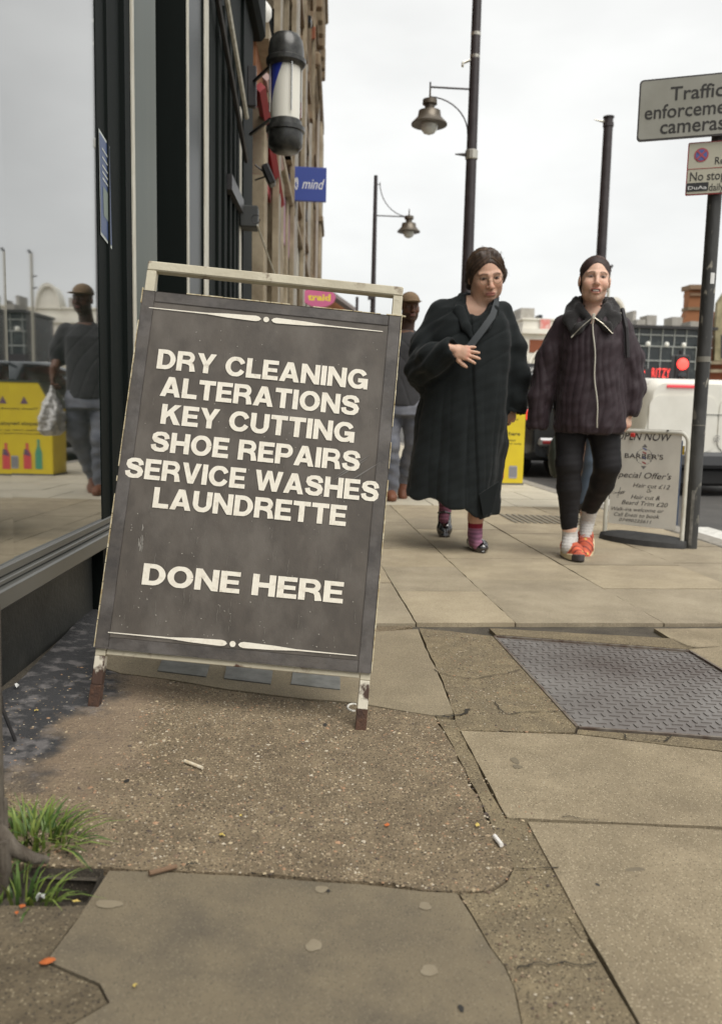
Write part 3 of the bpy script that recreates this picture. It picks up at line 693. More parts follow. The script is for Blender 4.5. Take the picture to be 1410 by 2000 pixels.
# house roof at the end of the street
hs = thing('end_house', 'small brown gabled house far down the street behind the pink oval sign', 'house', (1.6, 60, -.1))
p0 = PY(625, 640, 60); p1 = PY(668, 640, 60); ap = PY(648, 583, 60)
MB(Matrix.Translation((0, 60, 0)) @ Matrix.Rotation(rad(90), 4, 'X')).prism([(p0.x, 0), (p1.x+.4, 0), (p1.x+.4, p1.z+1.3), (ap.x, ap.z), (p0.x, p0.z+1.6)], -.0, -9).build('wall', M_BR2, hs)
MB().tube([(ap.x, 59.5, ap.z+.15), (p1.x+.8, 59.5, p1.z+1.1)], .25, 4).tube([(ap.x, 59.5, ap.z+.15), (p0.x-.2, 59.5, p0.z+1.5)], .25, 4).build('roof', mat('roof_slate', (.12, .10, .09), .8), hs)
fh = thing('end_terrace', 'low pale terrace closing the far end of the street', 'building', (6, 95, -.1))
MB().box(2, 16, 95, 103, -.1, 7.0).build('wall', M_GREY, fh); MB().box(1.6, 16.4, 94.6, 103, 7.0, 7.6).build('roof', mat('roof_slate', (.12, .10, .09), .8), fh)
for k in range(5): MB().box(3+k*2.6, 4.2+k*2.6, 94.9, 95.0, 3.6, 5.4).build('window', M_DK, fh)

# ------------------------------------------------------------------ projecting signs and the barber pole
def facing(px0, px1, py0, py1, Y, yaw=0):
    """upright frame at distance Y whose lower left corner is at (px0, py1); returns matrix, width, height"""
    a = PY(px0, py1, Y); b = PY(px1, py1, Y); c = PY(px0, py0, Y)
    M = frame(a, (cos(rad(yaw)), sin(rad(yaw)), 0), (0, 0, 1)); return M, (b-a).length, (c-a).length
def on(M, px, py):
    d = ray(px, py); N = Vector((M[0][2], M[1][2], M[2][2])); O = Vector((M[0][3], M[1][3], M[2][3]))
    p = Vector((0, 0, CAM_H))+d*((O-Vector((0, 0, CAM_H))).dot(N)/d.dot(N)); q = p-O
    return q.dot(Vector((M[0][0], M[1][0], M[2][0]))), q.dot(Vector((M[0][1], M[1][1], M[2][1])))
M_SIGNB = mat('blue_sign_paint', (.028, .055, .27), .4); M_WPRINT = mat('white_print', (.72, .72, .7), .6)
M1, w1_, h1_ = facing(563, 637, 324, 391, 12.5)
t = thing('projecting_sign', 'square blue projecting sign with white handwritten word mind', 'sign', tuple(PY(600, 391, 12.5)))
MB(M1).box(0, w1_, 0, h1_, -.06, 0, bev=.006).build('panel', M_SIGNB, t)
text('lettering', 'mind', M1, w1_*.36, w1_*.95, h1_*.36, h1_*.30, M_WPRINT, t, bold=.0, shear=.35)
sq = [(.10+.05*cos(a*.9)+.02*a/9, .50+.17*sin(a*1.3)) for a in [i*.5 for i in range(20)]]
V, F = stroke2d([(p[0]*w1_+w1_*.08, p[1]*h1_) for p in sq], .012); MB(M1).add([(v[0], v[1], .0015) for v in V], F).build('scribble_mark', M_WPRINT, t)
MB().box(PY(563, 340, 12.55).x-.25, PY(563, 340, 12.55).x+.1, 12.52, 12.56, PY(563, 330, 12.5).z-.03, PY(563, 330, 12.5).z).build('bracket', M_BLK, t)
M2, w2_, h2_ = facing(590, 655, 559, 599, 16.8)
t = thing('oval_shop_sign', 'pink oval projecting sign with yellow word traid above the board', 'sign', tuple(PY(622, 599, 16.8)))
MB(M2).prism(arc(w2_/2, h2_/2, w2_/2, 0, 360, 30, h2_/2)[:-1], -.08, 0).build('oval_panel', mat('pink_sign', (.58, .13, .27), .5), t)
text('lettering', 'traid', M2, w2_*.17, w2_*.85, h2_*.34, h2_*.30, mat('yellow_print', (.75, .62, .05), .6), t, bold=.035)
MB().box(PY(570, 570, 16.9).x, PY(592, 570, 16.9).x, 16.84, 16.9, PY(590, 590, 16.9).z, PY(590, 566, 16.9).z).build('bracket', mat('lime_bracket', (.5, .6, .08), .6), t)

bp = PY(557, 300, 6.5); bt = PY(557, 66, 6.5); H_ = bt.z-bp.z; R_ = .125; c0 = (bp.x, 6.5, bp.z)
t = thing('barber_pole', 'large barber pole with black caps, white cylinder and blue stripe on the shopfront', 'barber pole', (bp.x, 6.5, bp.z))
M_CAP = mat('black_cap', (.018, .018, .017), .28, c2=(.05, .05, .045), nscale=30)
MB().lathe([(.05, 0), (R_*.75, .01), (R_*1.0, .045), (R_*1.03, .12), (R_*1.03, .145), (R_*1.14, .15), (R_*1.14, .18), (R_*.98, .185), (R_*.95, .225), (R_*.9, .23)], c0, 32).build('lower_cap', M_CAP, t, smooth=True)
MB().lathe([(R_*.9, H_-.235), (R_*1.0, H_-.23), (R_*1.16, H_-.21), (R_*1.16, H_-.18), (R_*1.04, H_-.17), (R_*1.04, H_-.12), (R_*.95, H_-.05), (R_*.75, H_-.015), (.03, H_)], c0, 32).build('upper_cap', M_CAP, t, smooth=True)
MB().lathe([(R_*.84, .22), (R_*.84, H_-.23)], c0, 32).build('inner_cylinder', mat('cylinder_white', (.72, .70, .62), .35), t, smooth=True)
def helix(name, a0, m, wdt=.55, turns=.55):           # stripe wrapped round the cylinder
    V = []; F = []; n = 30
    for i in range(n+1):
        q = i/n; a = a0+turns*2*pi*q; z = .23+(H_-.465)*q
        for k in range(15):
            b = a+wdt*(k/14-.5); V.append((c0[0]+R_*.852*cos(b), c0[1]+R_*.852*sin(b), c0[2]+z))
    for i in range(n):
        for k in range(14): F.append([i*15+k, i*15+k+1, i*15+k+16, i*15+k+15])
    MB().add(V, F).build(name, m, t, smooth=True)
helix('blue_stripe', rad(140), mat('stripe_blue', (.03, .05, .34), .35), 1.15, .235); helix('red_stripe', rad(5), mat('stripe_red', (.4, .03, .04), .35), .6, .20)
for k in range(4):
    a = rad(20+90*k); MB().tube([(c0[0]+R_*.98*cos(a), c0[1]+R_*.98*sin(a), c0[2]+.27), (c0[0]+R_*.98*cos(a), c0[1]+R_*.98*sin(a), c0[2]+H_-.23)], .006, 6).build('guard_rod', mat('chrome', (.6, .6, .58), .25, metal=.9), t)
for z in (.24, H_-.22):
    e = Fp(.06, 6.95, c0[2]+z+.02); MB().tube([(c0[0]-R_*.9, 6.52, c0[2]+z), tuple(e)], .014, 6).build('bracket_arm', M_BLK, t)
e = Fp(.06, 6.9, c0[2]+H_-.25); MB().box(e.x-.02, e.x+.05, 6.86, 6.92, e.z-.14, e.z+.16, bev=.008).build('wall_plate', M_BLK, t)
t = thing('flood_light', 'small black flood light on a wire bracket below the barber pole', 'lamp', tuple(PY(515, 345, 7.0)))
q = PY(525, 343, 7.0); MB(Matrix.Translation(q) @ Matrix.Rotation(rad(-25), 4, 'Y')).box(-.03, .03, -.07, .07, -.08, .08, bev=.012).build('lamp_head', M_BLK, t)
for py in (322, 352): MB().tube([tuple(PY(498, py, 7.0)), tuple(q)], .007, 5).build('bracket', M_BLK, t)
t = thing('junction_box', 'grey black box with a cable loop fixed to the shop pilaster', 'box', tuple(PY(486, 445, 6.75)))
a = PY(469, 446, 6.75); b = PY(505, 405, 6.75); MB().box(a.x, b.x, 6.68, 6.86, a.z, b.z, bev=.01).build('case', mat('box_grey', (.045, .047, .045), .5), t)
MB().tube([tuple(PY(500+8*cos(k*.7), 428+9*sin(k*.7), 6.6)) for k in range(9)], .004, 5).build('cable_loop', M_BLK, t)
MB().tube([tuple(PY(503, 440, 6.66)), tuple(PY(520, 490, 7.2)), tuple(PY(540, 545, 7.8))], .008, 5).build('cable', M_CREAM, t)

# ------------------------------------------------------------------ street lamps and poles
M_POLE = mat('brown_black_pole', (.024, .018, .0195), .5, c2=(.042, .033, .034), nscale=6, bump=.05)
M_STEEL = mat('banding_steel', (.5, .48, .42), .35, metal=.8)
def lantern(c, sc, parent):
    s = sc
    MB().lathe([(.015*s, .62*s), (.02*s, .45*s), (.05*s, .44*s), (.13*s, .42*s), (.135*s, .34*s), (.09*s, .32*s), (.09*s, .25*s), (.2*s, .22*s), (.215*s, .12*s), (.33*s, .0), (.33*s, -.02*s), (.2*s, -.02*s)], c, 24).build('lantern_hood', mat('lantern_metal', (.12, .10, .075), .35, metal=.4), parent, smooth=True)
    MB().lathe([(.16*s, -.02*s), (.155*s, -.09*s), (.1*s, -.16*s), (.02*s, -.19*s)], c, 20).build('glass_bowl', mat('bowl_glass', (.78, .79, .74), .2, trans=.25), parent, smooth=True)
def lamp(name, label, base, top, r0, r1, arm, Y, lant, brace, side, sc, group=None):
    t = thing(name, label, 'street lamp', base, group)
    bx, by, bz = base; z0 = bz
    MB().tube([(bx, by, z0), (bx, by, z0+1.2), (bx, by, top)], [r0*1.25, r0, r1], 16).build('column', M_POLE, t, smooth=True)
    a = PY(*arm, Y); l = PY(*lant, Y)
    MB().tube([(bx, by, a.z), (l.x, by, a.z)], .018*sc, 8).tube([(l.x, by, a.z+.06), (l.x, by, l.z+.45*sc)], .016*sc, 8).build('arm', M_POLE, t)
    e = PY(*brace, Y); n = 10; pts = []
    for k in range(n+1):
        q = rad(90*k/n); pts.append((e.x+(l.x-e.x)*cos(q) if brace[1] > arm[1] else e.x+(l.x-e.x)*(1-cos(q)), by, (e.z+(a.z-.10-e.z)*sin(q)) if brace[1] > arm[1] else a.z+(e.z-a.z)*(1-sin(q))))
    if brace[1] > arm[1]: pts = [(e.x+(l.x-e.x)*sin(rad(90*k/n)), by, e.z+(a.z-.12-e.z)*(1-cos(rad(90*k/n))) if False else a.z-.12+(e.z-a.z+.12)*cos(rad(90*k/n))**1.0*1) for k in range(n+1)]
    if brace[1] > arm[1]: pts = [(l.x+(e.x-l.x)*sin(rad(90*k/n)), by, e.z+(a.z-.12-e.z)*cos(rad(90*k/n))) for k in range(n+1)]
    MB().tube(pts, .013*sc, 8).build('curved_brace', M_POLE, t)
    MB().tube([(e.x, by, e.z-.05), (bx, by, e.z-.05)], .01, 6).build('brace_stud', M_POLE, t)
    lantern((l.x, by, l.z), sc, t); return t
b = PY(897, 880, 11.5); L1 = lamp('street_lamp', 'near tall street lamp, lantern arm on its left, behind the black coat walker', (b.x+.02, 11.5, 0), 8.4, .085, .05, (930, 175), 11.5, (838, 242), (913, 262), -1, .72, 'street lamps along the pavement')
for py in (68, 112): q = PY(935, py, 11.5); MB().lathe([(.066, -.02), (.066, .02)], (b.x+.02, 11.5, q.z), 12).build('steel_band', M_STEEL, L1)
q = PY(925, 118, 11.5); MB().tube([(b.x-.04, 11.5, q.z), (b.x-.14, 11.5, q.z-.04), (b.x-.15, 11.45, q.z-.1)], .018, 6).build('sensor', M_STEEL, L1)
q = PY(925, 303, 11.5); MB().lathe([(.076, -.06), (.085, -.05), (.085, .05), (.076, .06)], (b.x+.02, 11.5, q.z), 12).build('collar', M_STEEL, L1)
MB().tube([(b.x-.02, 11.5, q.z), (b.x-.2, 11.5, q.z)], [.03, .008], 6).build('peg', M_POLE, L1)
b = PY(724, 780, 21); L2 = lamp('street_lamp', 'far small street lamp with its lantern arm on the right, above the board', (b.x, 21, 0), PY(733, 343, 21).z, .075, .045, (735, 421), 21, (798, 452), (742, 356), 1, .85, 'street lamps along the pavement')
q = PY(728, 577, 21); MB().box(b.x-.12, b.x+.02, 20.9, 21.1, q.z-.1, q.z+.1).build('bracket_box', M_POLE, L2)
t = thing('plain_pole', 'dark straight pole with a peg at its top, behind the plum jacket walker', 'pole', (PY(1157, 800, 14).x, 14, -.1)); x = t.location.x
zt = PY(1192, 228, 14).z; MB().tube([(x, 14, -.1), (x, 14, zt)], [.095, .075], 14).build('shaft', M_POLE, t, smooth=True)
MB().tube([(x, 14, zt-.02), (x, 14, zt+.0)], .09, 12).tube([(x, 14, zt-.1), (x, 14, zt-.16)], .088, 12).build('cap', M_POLE, t)
MB().tube([(x, 14, zt-.09), (x-.24, 14, zt-.06)], [.03, .007], 6).build('peg', M_STEEL, t)
t = thing('thin_mast', 'thin pale camera mast just right of the walker in the plum jacket', 'pole', (PY(1180, 700, 30).x, 30, -.1)); x = t.location.x; zt = PY(1193, 525, 30).z
MB().tube([(x, 30, -.1), (x, 30, zt)], .055, 8).build('shaft', mat('pale_mast', (.45, .43, .36), .6), t)
MB().tube([(x, 30, zt), (x+.1, 30, zt+.12)], .05, 6).build('camera_head', M_BLK, t)
for z in (1.2, .8): MB().tube([(x, 30, zt-z), (x-.18, 30, zt-z+.05)], .025, 6).build('side_bracket', M_POLE, t)
t = thing('thin_mast', 'short distant mast seen between the top rail and panel of the board', 'pole', (PY(695, 700, 40).x, 40, -.1)); x = t.location.x
MB().tube([(x, 40, -.1), (x, 40, PY(698, 580, 40).z)], .07, 8).build('shaft', M_POLE, t)

# ------------------------------------------------------------------ sign post with its two plates
g = G(1347, 1070); t = thing('sign_post', 'scuffed grey steel post carrying the traffic signs', 'post', (g.x, g.y, 0))
M_POST = mat('scuffed_post', (.040, .040, .038), .5, c2=(.30, .28, .23), nscale=22, lo=.60, hi=.66, bump=.2, bscale=60, flat=(1, 1, .45), c3=(.10, .10, .095), s3=4)
zt = PY(1400, 165, g.y).z
MB().tube([(g.x, g.y, -.01), (g.x, g.y, zt)], .038, 20).build('shaft', M_POST, t, smooth=True)
MB().tube([(g.x, g.y, 1.07), (g.x, g.y, 1.10)], .0395, 20).tube([(g.x, g.y, .71), (g.x, g.y, .715)], .0392, 20).build('collar', mat('post_tape', (.2, .19, .16), .6), t)
V = [(g.x+.0388*cos(a), g.y+.0388*sin(a), z) for a in [rad(255+i*9) for i in range(5)] for z in (1.50, 1.56)]
MB().add(V, [[i*2, i*2+2, i*2+3, i*2+1] for i in range(4)]).build('torn_sticker', M_WPRINT, t)
V = [(g.x+.0388*cos(a), g.y+.0388*sin(a), z) for a in [rad(225+i*9) for i in range(4)] for z in (.02, .34)]
MB().add(V, [[i*2, i*2+2, i*2+3, i*2+1] for i in range(3)]).build('worn_sticker', mat('sticker_grey', (.22, .21, .19), .7, c2=(.08, .08, .07), nscale=40), t)
M_BACK = mat('sign_back', (.11, .11, .10), .6)
M_FACE = mat('sign_face', (.36, .355, .31), .5, c2=(.30, .295, .25), nscale=5); M_TXT = mat('sign_text', (.035, .033, .03), .6)
yawS = -24
Y0 = g.y+.10; p = PY(1242, 277, Y0); MS = frame(p, (cos(rad(yawS)), sin(rad(yawS)), 0), (0, 0, 1))
t = thing('traffic_sign', 'wide grey rectangular sign reading Traffic enforcement cameras, upper plate on the post', 'sign', tuple(p))
tw = on(MS, 1464, 270)[0]; th = on(MS, 1250, 157)[1]
def rrect(x0, y0, x1, y1, r, n=5): return arc(x1-r, y0+r, r, -90, 0, n)+arc(x1-r, y1-r, r, 0, 90, n)+arc(x0+r, y1-r, r, 90, 180, n)+arc(x0+r, y0+r, r, 180, 270, n)
MB(MS).prism(rrect(0, 0, tw, th, .022), -.012, 0).build('plate', mat('sign_border', (.075, .07, .068), .5), t)
MB(MS).prism(rrect(.009, .009, tw-.009, th-.009, .016), 0, .002).build('face', M_FACE, t)
for s_, xa, xb, yb, cp in (('Traffic', 1308, 1412, 194, 26), ('enforcement', 1258, 1448, 228, 26), ('cameras', 1288, 1414, 259, 27)):
    a = on(MS, xa, yb); b = on(MS, xb, yb-4); e = on(MS, xa, yb-cp)
    text('lettering', s_, MS, a[0], b[0], (a[1]+b[1])/2, e[1]-a[1], M_TXT, t, bold=.012, z=.0032)
p = PY(1337, 382, Y0-.09); MR = frame(p, (cos(rad(yawS)), sin(rad(yawS)), 0), (0, 0, 1))
t = thing('parking_sign', 'small cream red bordered no stopping sign, lower plate on the post', 'sign', tuple(p))
tw = on(MR, 1478, 386)[0]; th = on(MR, 1345, 279)[1]
MB(MR).prism(rrect(0, 0, tw, th, .008), -.01, 0).build('plate', mat('sign_red', (.36, .06, .06), .5), t)
MB(MR).prism(rrect(.006, .006, tw-.006, th-.006, .006), 0, .002).build('face', mat('cream_face', (.50, .48, .38), .5), t)
u0, v0 = on(MR, 1369, 303); rr = .037
MB(MR).prism(arc(u0, v0, rr, 0, 360, 28)[:-1], .002, .004).build('red_ring', mat('ring_red', (.42, .08, .10), .5), t)
MB(MR).prism(arc(u0, v0, rr*.78, 0, 360, 28)[:-1], .004, .005).build('blue_disc', mat('disc_blue', (.10, .13, .36), .5), t)
for a in (45, 135):
    MB(MR @ Matrix.Translation((u0, v0, 0)) @ Matrix.Rotation(rad(a), 4, 'Z')).box(-rr*.85, rr*.85, -.0045, .0045, .005, .006+.0004*(a > 90)).build('cross_bar', mat('ring_red', (.42, .08, .10), .5), t)
vm = on(MR, 1345, 331)[1]; MB(MR).box(.006, tw-.006, vm-.0015, vm+.0015, .002, .0035).build('divider', mat('sign_red', (.36, .06, .06), .5), t)
for s_, xa, xb, yb, cp in (('Red route', 1395, 1470, 321, 14), ('No stopping', 1346, 1452, 354, 17), ('daily', 1383, 1412, 373, 14)):
    a = on(MR, xa, yb); b = on(MR, xb, yb); e = on(MR, xa, yb-cp); text('lettering', s_, MR, a[0], b[0], a[1], e[1]-a[1], M_TXT, t, bold=.008, z=.0032)
a = on(MR, 1339, 375); b = on(MR, 1383, 356); MB(MR).prism(rrect(a[0], a[1], b[0], b[1], .004), .0035, .0045).build('sticker', mat('sticker_black', (.03, .03, .03), .4), t)
text('lettering', 'DuAa', MR, a[0]+.008, b[0]-.008, a[1]+.010, .018, M_WPRINT, t, bold=.01, z=.0052)
# ------------------------------------------------------------------ the dry cleaning board
BL = Vector((-.45714, 1.9637, .0512)); BR_ = Vector((.1965, 1.91259, 0)); BV = Vector((.1022, .2965, 1.0771)); BW = (BR_-BL).length; BH = BV.length
MBD = frame(BL, BR_-BL, BV)
t = thing('pavement_board', 'large leaning dark board listing dry cleaning, alterations, key cutting, done here', 'sign board', tuple((BL+BR_)/2))
M_FRAMEP = mat('worn_cream_frame', (.50, .46, .35), .6, c2=(.085, .035, .018), nscale=16, lo=.60, hi=.68, bump=.25, bscale=50, c3=(.42, .38, .28), s3=6)
M_LEG = mat('rusty_leg', (.60, .56, .46), .65, c2=(.055, .028, .018), nscale=11, lo=.47, hi=.52, bump=.5, bscale=60, bdist=.004, flat=(1, 1, .7))
M_RUST = mat('rust', (.05, .028, .020), .9, c2=(.10, .05, .03), nscale=60, bump=.6, bscale=120)
M_BOARD = mat('board_paint', (.084, .071, .058), .65, c2=(.060, .051, .042), nscale=14, bump=.06, bscale=200, c3=(.112, .098, .083), s3=8, flat=(1.5, 1.5, .8))
M_BEDGE = mat('board_frame_paint', (.084, .073, .063), .6, c2=(.042, .037, .034), nscale=14, bump=.12, bscale=120, c3=(.11, .10, .093), s3=12)
W = BW
def bb(u0, u1, v0, v1, z0, z1, m, name, parent=None, bev=0.0015): return MB(MBD).box(u0, u1, v0, v1, z0, z1, bev=bev).build(name, m, parent or t)
# front frame of square tube: legs, rails
for u0 in (0, W-.0245):
    bb(u0, u0+.0245, .12, BH-.026, -.026, 0, M_FRAMEP, 'leg')
    bb(u0, u0+.0245, .052, .1195, -.026, 0, M_LEG, 'leg_lower')
    bb(u0-.0006, u0+.0251, -.004, .052, -.0266, .0006, M_RUST, 'leg_foot', bev=.001)
bb(0, W, BH-.0255, BH, -.026, 0, M_FRAMEP, 'top_rail', bev=.003)
bb(.026, W-.026, .1235, .137, -.022, -.001, M_FRAMEP, 'bottom_rail')
# sheet with its painted frame strips
bb(.0, W, .1375, 1.038, .0005, .006, M_BOARD, 'panel', bev=.001)
bb(-.001, .031, .1375, 1.038, .0062, .0073, M_BEDGE, 'side_strip'); bb(W-.031, W+.001, .1375, 1.038, .0062, .0073, M_BEDGE, 'side_strip')
bb(.0315, W-.0315, .1375, .166, .0062, .0072, M_BEDGE, 'lower_strip'); bb(.0315, W-.0315, 1.010, 1.038, .0062, .0072, M_BEDGE, 'upper_strip')
# cream edge where the paint has worn off, made of short uneven slivers
mb = MB(MBD); r = random.Random(3); v = .14
while v < 1.03:
    l = r.uniform(.012, .05)
    for (ua, s) in ((-.0028, 1), (W+.0006, 1)):
        if r.random() < .93: mb.box(ua, ua+.0022+r.uniform(-.0006, .0006), v, v+l*.96, .002, .0098+r.uniform(0, .0006))
    v += l
u = .01
while u < W-.03:
    l = r.uniform(.01, .06)
    if r.random() < .8: mb.box(u, u+l*.95, 1.0382, 1.0405+r.uniform(-.0006, .0006), .002, .0085)
    u += l
mb.build('worn_edge', mat('worn_edge_cream', (.58, .53, .38), .6, c2=(.3, .22, .1), nscale=60), t, kind=None)
# a second, shorter frame behind holds the board up
ax = Vector((W*.5, 0, 0))
for u0 in (.16, W-.19):
    a = MBD @ Vector((u0, 1.0, -.03)); b = Vector((a.x-.02, a.y+.22, zg(a.x)+.004))
    MB().tube([tuple(a), tuple(b)], .012, 4).build('back_leg', M_FRAMEP, t)
a = MBD @ Vector((.16, 1.0, -.03)); b = MBD @ Vector((W-.19, 1.0, -.03)); MB().tube([tuple(a), tuple(b)], .012, 4).build('back_rail', M_FRAMEP, t)

# heavy grotesque capitals drawn stroke by stroke on a 100 unit cap height
def R4(x0, y0, x1, y1): return ('p', [(x0, y0), (x1, y0), (x1, y1), (x0, y1)])
def St(path, w_): return ('s', path, w_)
ST = 26; HB = 21
def bowl(cx, cy, rx, ry, a0, a1, n=14): return [(cx+rx*cos(rad(a0+(a1-a0)*i/n)), cy+ry*sin(rad(a0+(a1-a0)*i/n))) for i in range(n+1)]
def wv(n, a, b): return [a*abs(cos(pi*i/n*1))+b*(1-abs(cos(pi*i/n*1))) for i in range(n+1)]
GL = {
 'I': (26, [R4(0, 0, 26, 100)]), 'L': (74, [R4(0, 0, 26, 100), R4(26, 0, 74, 22)]), 'T': (82, [R4(0, 78, 82, 100), R4(28, 0, 54, 78)]),
 'E': (78, [R4(0, 0, 26, 100), R4(26, 79, 77, 100), R4(26, 40.5, 72, 60), R4(26, 0, 78, 21)]),
 'H': (92, [R4(0, 0, 26, 100), R4(66, 0, 92, 100), R4(26, 39, 66, 62)]),
 'N': (93, [R4(0, 0, 25, 100), R4(68, 0, 93, 100), ('p', [(25, 100), (25, 60), (68, 0), (68, 40)])]),
 'K': (96, [R4(0, 0, 26, 100), ('p', [(26, 28), (58, 62), (32, 70), (26, 62)][:0] or [(26, 30), (93, 100), (61, 100), (26, 62)]), ('p', [(40, 45), (64, 0), (96, 0), (58, 66)])]),
 'A': (100, [('p', [(0, 0), (27, 0), (63, 100), (35, 100)]), ('p', [(73, 0), (100, 0), (65, 100), (49, 70)]), R4(28, 18, 72, 38)]),
 'V': (94, [('p', [(33, 0), (61, 0), (48, 34), (27, 100), (0, 100)]), ('p', [(47, 30), (61, 0), (94, 100), (67, 100)])]),
 'W': (138, [('p', [(25, 0), (50, 0), (40, 36), (26, 100), (0, 100)]), ('p', [(38, 30), (50, 0), (81, 100), (57, 100)]), ('p', [(88, 0), (101, 30), (81, 100), (69, 75)][:0] or [(88, 0), (102, 30), (81, 100), (57, 100)]), ('p', [(88, 0), (113, 0), (138, 100), (112, 100), (98, 36)])]),
 'Y': (94, [R4(34, 0, 60, 40), ('p', [(34, 38), (60, 38), (28, 100), (0, 100)]), ('p', [(34, 38), (60, 38), (94, 100), (66, 100)])]),
 'D': (90, [R4(0, 0, 26, 100), St([(26, 10.5), (38, 10.5)]+bowl(40, 50, 37, 39.5, -85, 85)+[(38, 89.5), (26, 89.5)], [21, 21]+wv(14, 21, 26)[::1]+[21, 21])]),
 'P': (86, [R4(0, 0, 26, 100), St([(26, 43), (48, 43)]+bowl(51, 66.5, 22.5, 23.5, -80, 80)+[(48, 90), (26, 90)], [20, 20]+[22]*15+[20, 20])]),
 'R': (92, [R4(0, 0, 26, 100), St([(26, 48), (48, 48)]+bowl(53, 69, 22, 21, -80, 80)+[(48, 90), (26, 90)], [20, 20]+[22]*15+[20, 20]), St([(44, 46), (62, 43), (73, 34), (77, 18), (80, 0)], [18, 20, 22, 25, 28])]),
 'O': (102, [St(bowl(51, 50, 38, 41, 0, 360, 28), [26-4*abs(sin(2*pi*i/28)) for i in range(29)])]),
 'C': (98, [St(bowl(51, 50, 38, 41, 24, 336, 24), [22]+[26-4*abs(sin(rad(24+312*i/24))) for i in range(1, 24)]+[22])]),
 'G': (102, [St(bowl(51, 50, 38, 41, 30, 332, 24), [22]+[26-4*abs(sin(rad(30+302*i/24))) for i in range(1, 24)]+[20]), R4(52, 33, 101, 54), R4(81, 0, 101, 34)]),
 'S': (90, [St([(76.5, 65), (73, 79), (63, 88), (46, 91), (28, 88), (16, 79), (15, 68), (22, 59), (38, 54), (54, 50.5), (69, 45), (76, 34), (74, 22), (63, 12), (45, 9), (27, 12), (15, 21), (12, 35)],
      [25, 23, 21, 19, 20, 23, 25, 26, 26, 26, 26, 26, 24, 22, 19, 21, 23, 25])]),
 'U': (90, [St([(13, 100), (13, 40)]+bowl(45, 38, 32, 28, 180, 360, 12)+[(77, 40), (77, 100)], [26]*3+[23]*11+[26]*3)][:1]) , ' ': (34, [])}
M_LET = mat('board_letter_white', (.76, .72, .62), .6, c2=(.56, .51, .42), nscale=70, lo=.55, hi=.72, bump=.04, bscale=200, c3=(.70, .65, .55), s3=60)
def board_line(s, u0, u1, v0, cap, tilt=0.):
    gap = 7; tot = sum(GL[c][0] for c in s)+gap*(len(s)-1); k = (u1-u0)/tot; ky = cap/100; x = 0
    for c in s:
        wd, parts = GL[c]
        if parts:
            mb = MB(MBD); h = .0077
            for q in parts:
                if q[0] == 'p': V = [(p[0], p[1], 0) for p in q[1]]; F = [list(range(len(V)))]
                else: V, F = stroke2d(q[1], q[2][:len(q[1])] if isinstance(q[2], list) else q[2])
                V = [(u0+(x+p[0])*k, v0+max(0, min(100, p[1]))*ky+tilt*(u0+(x+p[0])*k), h) for p in V]; mb.add(V, F); h += .00015
            mb.build('letter', M_LET, t)
        x += wd+gap
for s_, u0, u1, v0 in (('DRY CLEANING', .058, .588, .836), ('ALTERATIONS', .075, .572, .7665), ('KEY CUTTING', .085, .567, .696), ('SHOE REPAIRS', .069, .587, .625), ('SERVICE WASHES', .015, .640, .5535), ('LAUNDRETTE', .092, .565, .4855)):
    board_line(s_, u0, u1, v0, .051)
board_line('DONE HERE', .090, .575, .297, .0515)
def ornament(vc, uc=.317):
    k = 0
    for s in (-1, 1):
        P = [(uc+s*.013, vc), (uc+s*.018, vc+.0052), (uc+s*.026, vc+.0074), (uc+s*.10, vc+.0052), (uc+s*.15, vc+.0018), (uc+s*.297, vc+.0009), (uc+s*.297, vc-.0011), (uc+s*.15, vc-.0018), (uc+s*.10, vc-.0052), (uc+s*.026, vc-.0072), (uc+s*.018, vc-.0052)]
        MB(MBD).add([(p[0], p[1], .0082) for p in P], [list(range(11)) if s < 0 else list(range(11))[::-1]]).build('ornament_line', M_LET, t)
    MB(MBD).add([(p[0], p[1], .0082) for p in arc(uc, vc, .0072, 0, 360, 18)[:-1]], [list(range(18))]).build('ornament_dot', M_LET, t)
ornament(.9925); ornament(.1765, .323)
# scratches, drips and chips of pale dirt on the sheet
def marks(name, n, seed, fn, m):
    r = random.Random(seed); mb = MB(MBD)
    for i in range(n):
        V, F = stroke2d(*fn(r)); mb.add([(v[0], v[1], .0073) for v in V], F)
    mb.build(name, m, t, kind='stuff')
def chip(r):
    u = r.uniform(.04, W-.04); v = .17+.84*(r.random()**1.9); a = r.uniform(0, 3.14); l = r.uniform(.0004, .0018)
    return [(u, v), (u+l*cos(a), v+l*sin(a)), (u+2*l*cos(a+.3), v+2*l*sin(a+.3))], [l*.6, l*1.5, l*.5]
def drip(r):
    u = r.uniform(.05, W-.05); v = .2+.7*(r.random()**1.5); l = r.uniform(.01, .045); P = [(u+r.gauss(0, .0006), v+l*k/5) for k in range(6)]
    return P, [.0003]+[r.uniform(.0004, .0016) for _ in range(4)]+[.0004]
marks('pale_chips', 170, 5, chip, mat('chip_mark', (.33, .31, .27), .7)); marks('dirt_drips', 130, 6, drip, mat('drip_mark', (.135, .122, .104), .7))
def scr(r):
    a = r.uniform(.6, .95); u = r.uniform(.52, .56); v = r.uniform(.59, .615); return [(u+.016*k*1.0, v+.0125*k) for k in range(6)], [.0004, .0018, .0035, .003, .002, .0006]
marks('scuff', 3, 8, scr, mat('scuff_mark', (.15, .142, .13), .7))
def blobm(r):
    u, v = .075+r.uniform(-.006, .006), .40+r.uniform(-.025, .03); return [(u, v), (u+.001, v+.008), (u-.001, v+.016)], [.001, .004*r.random()+.001, .001]
marks('paint_smear', 14, 9, blobm, mat('smear_mark', (.24, .225, .2), .7))
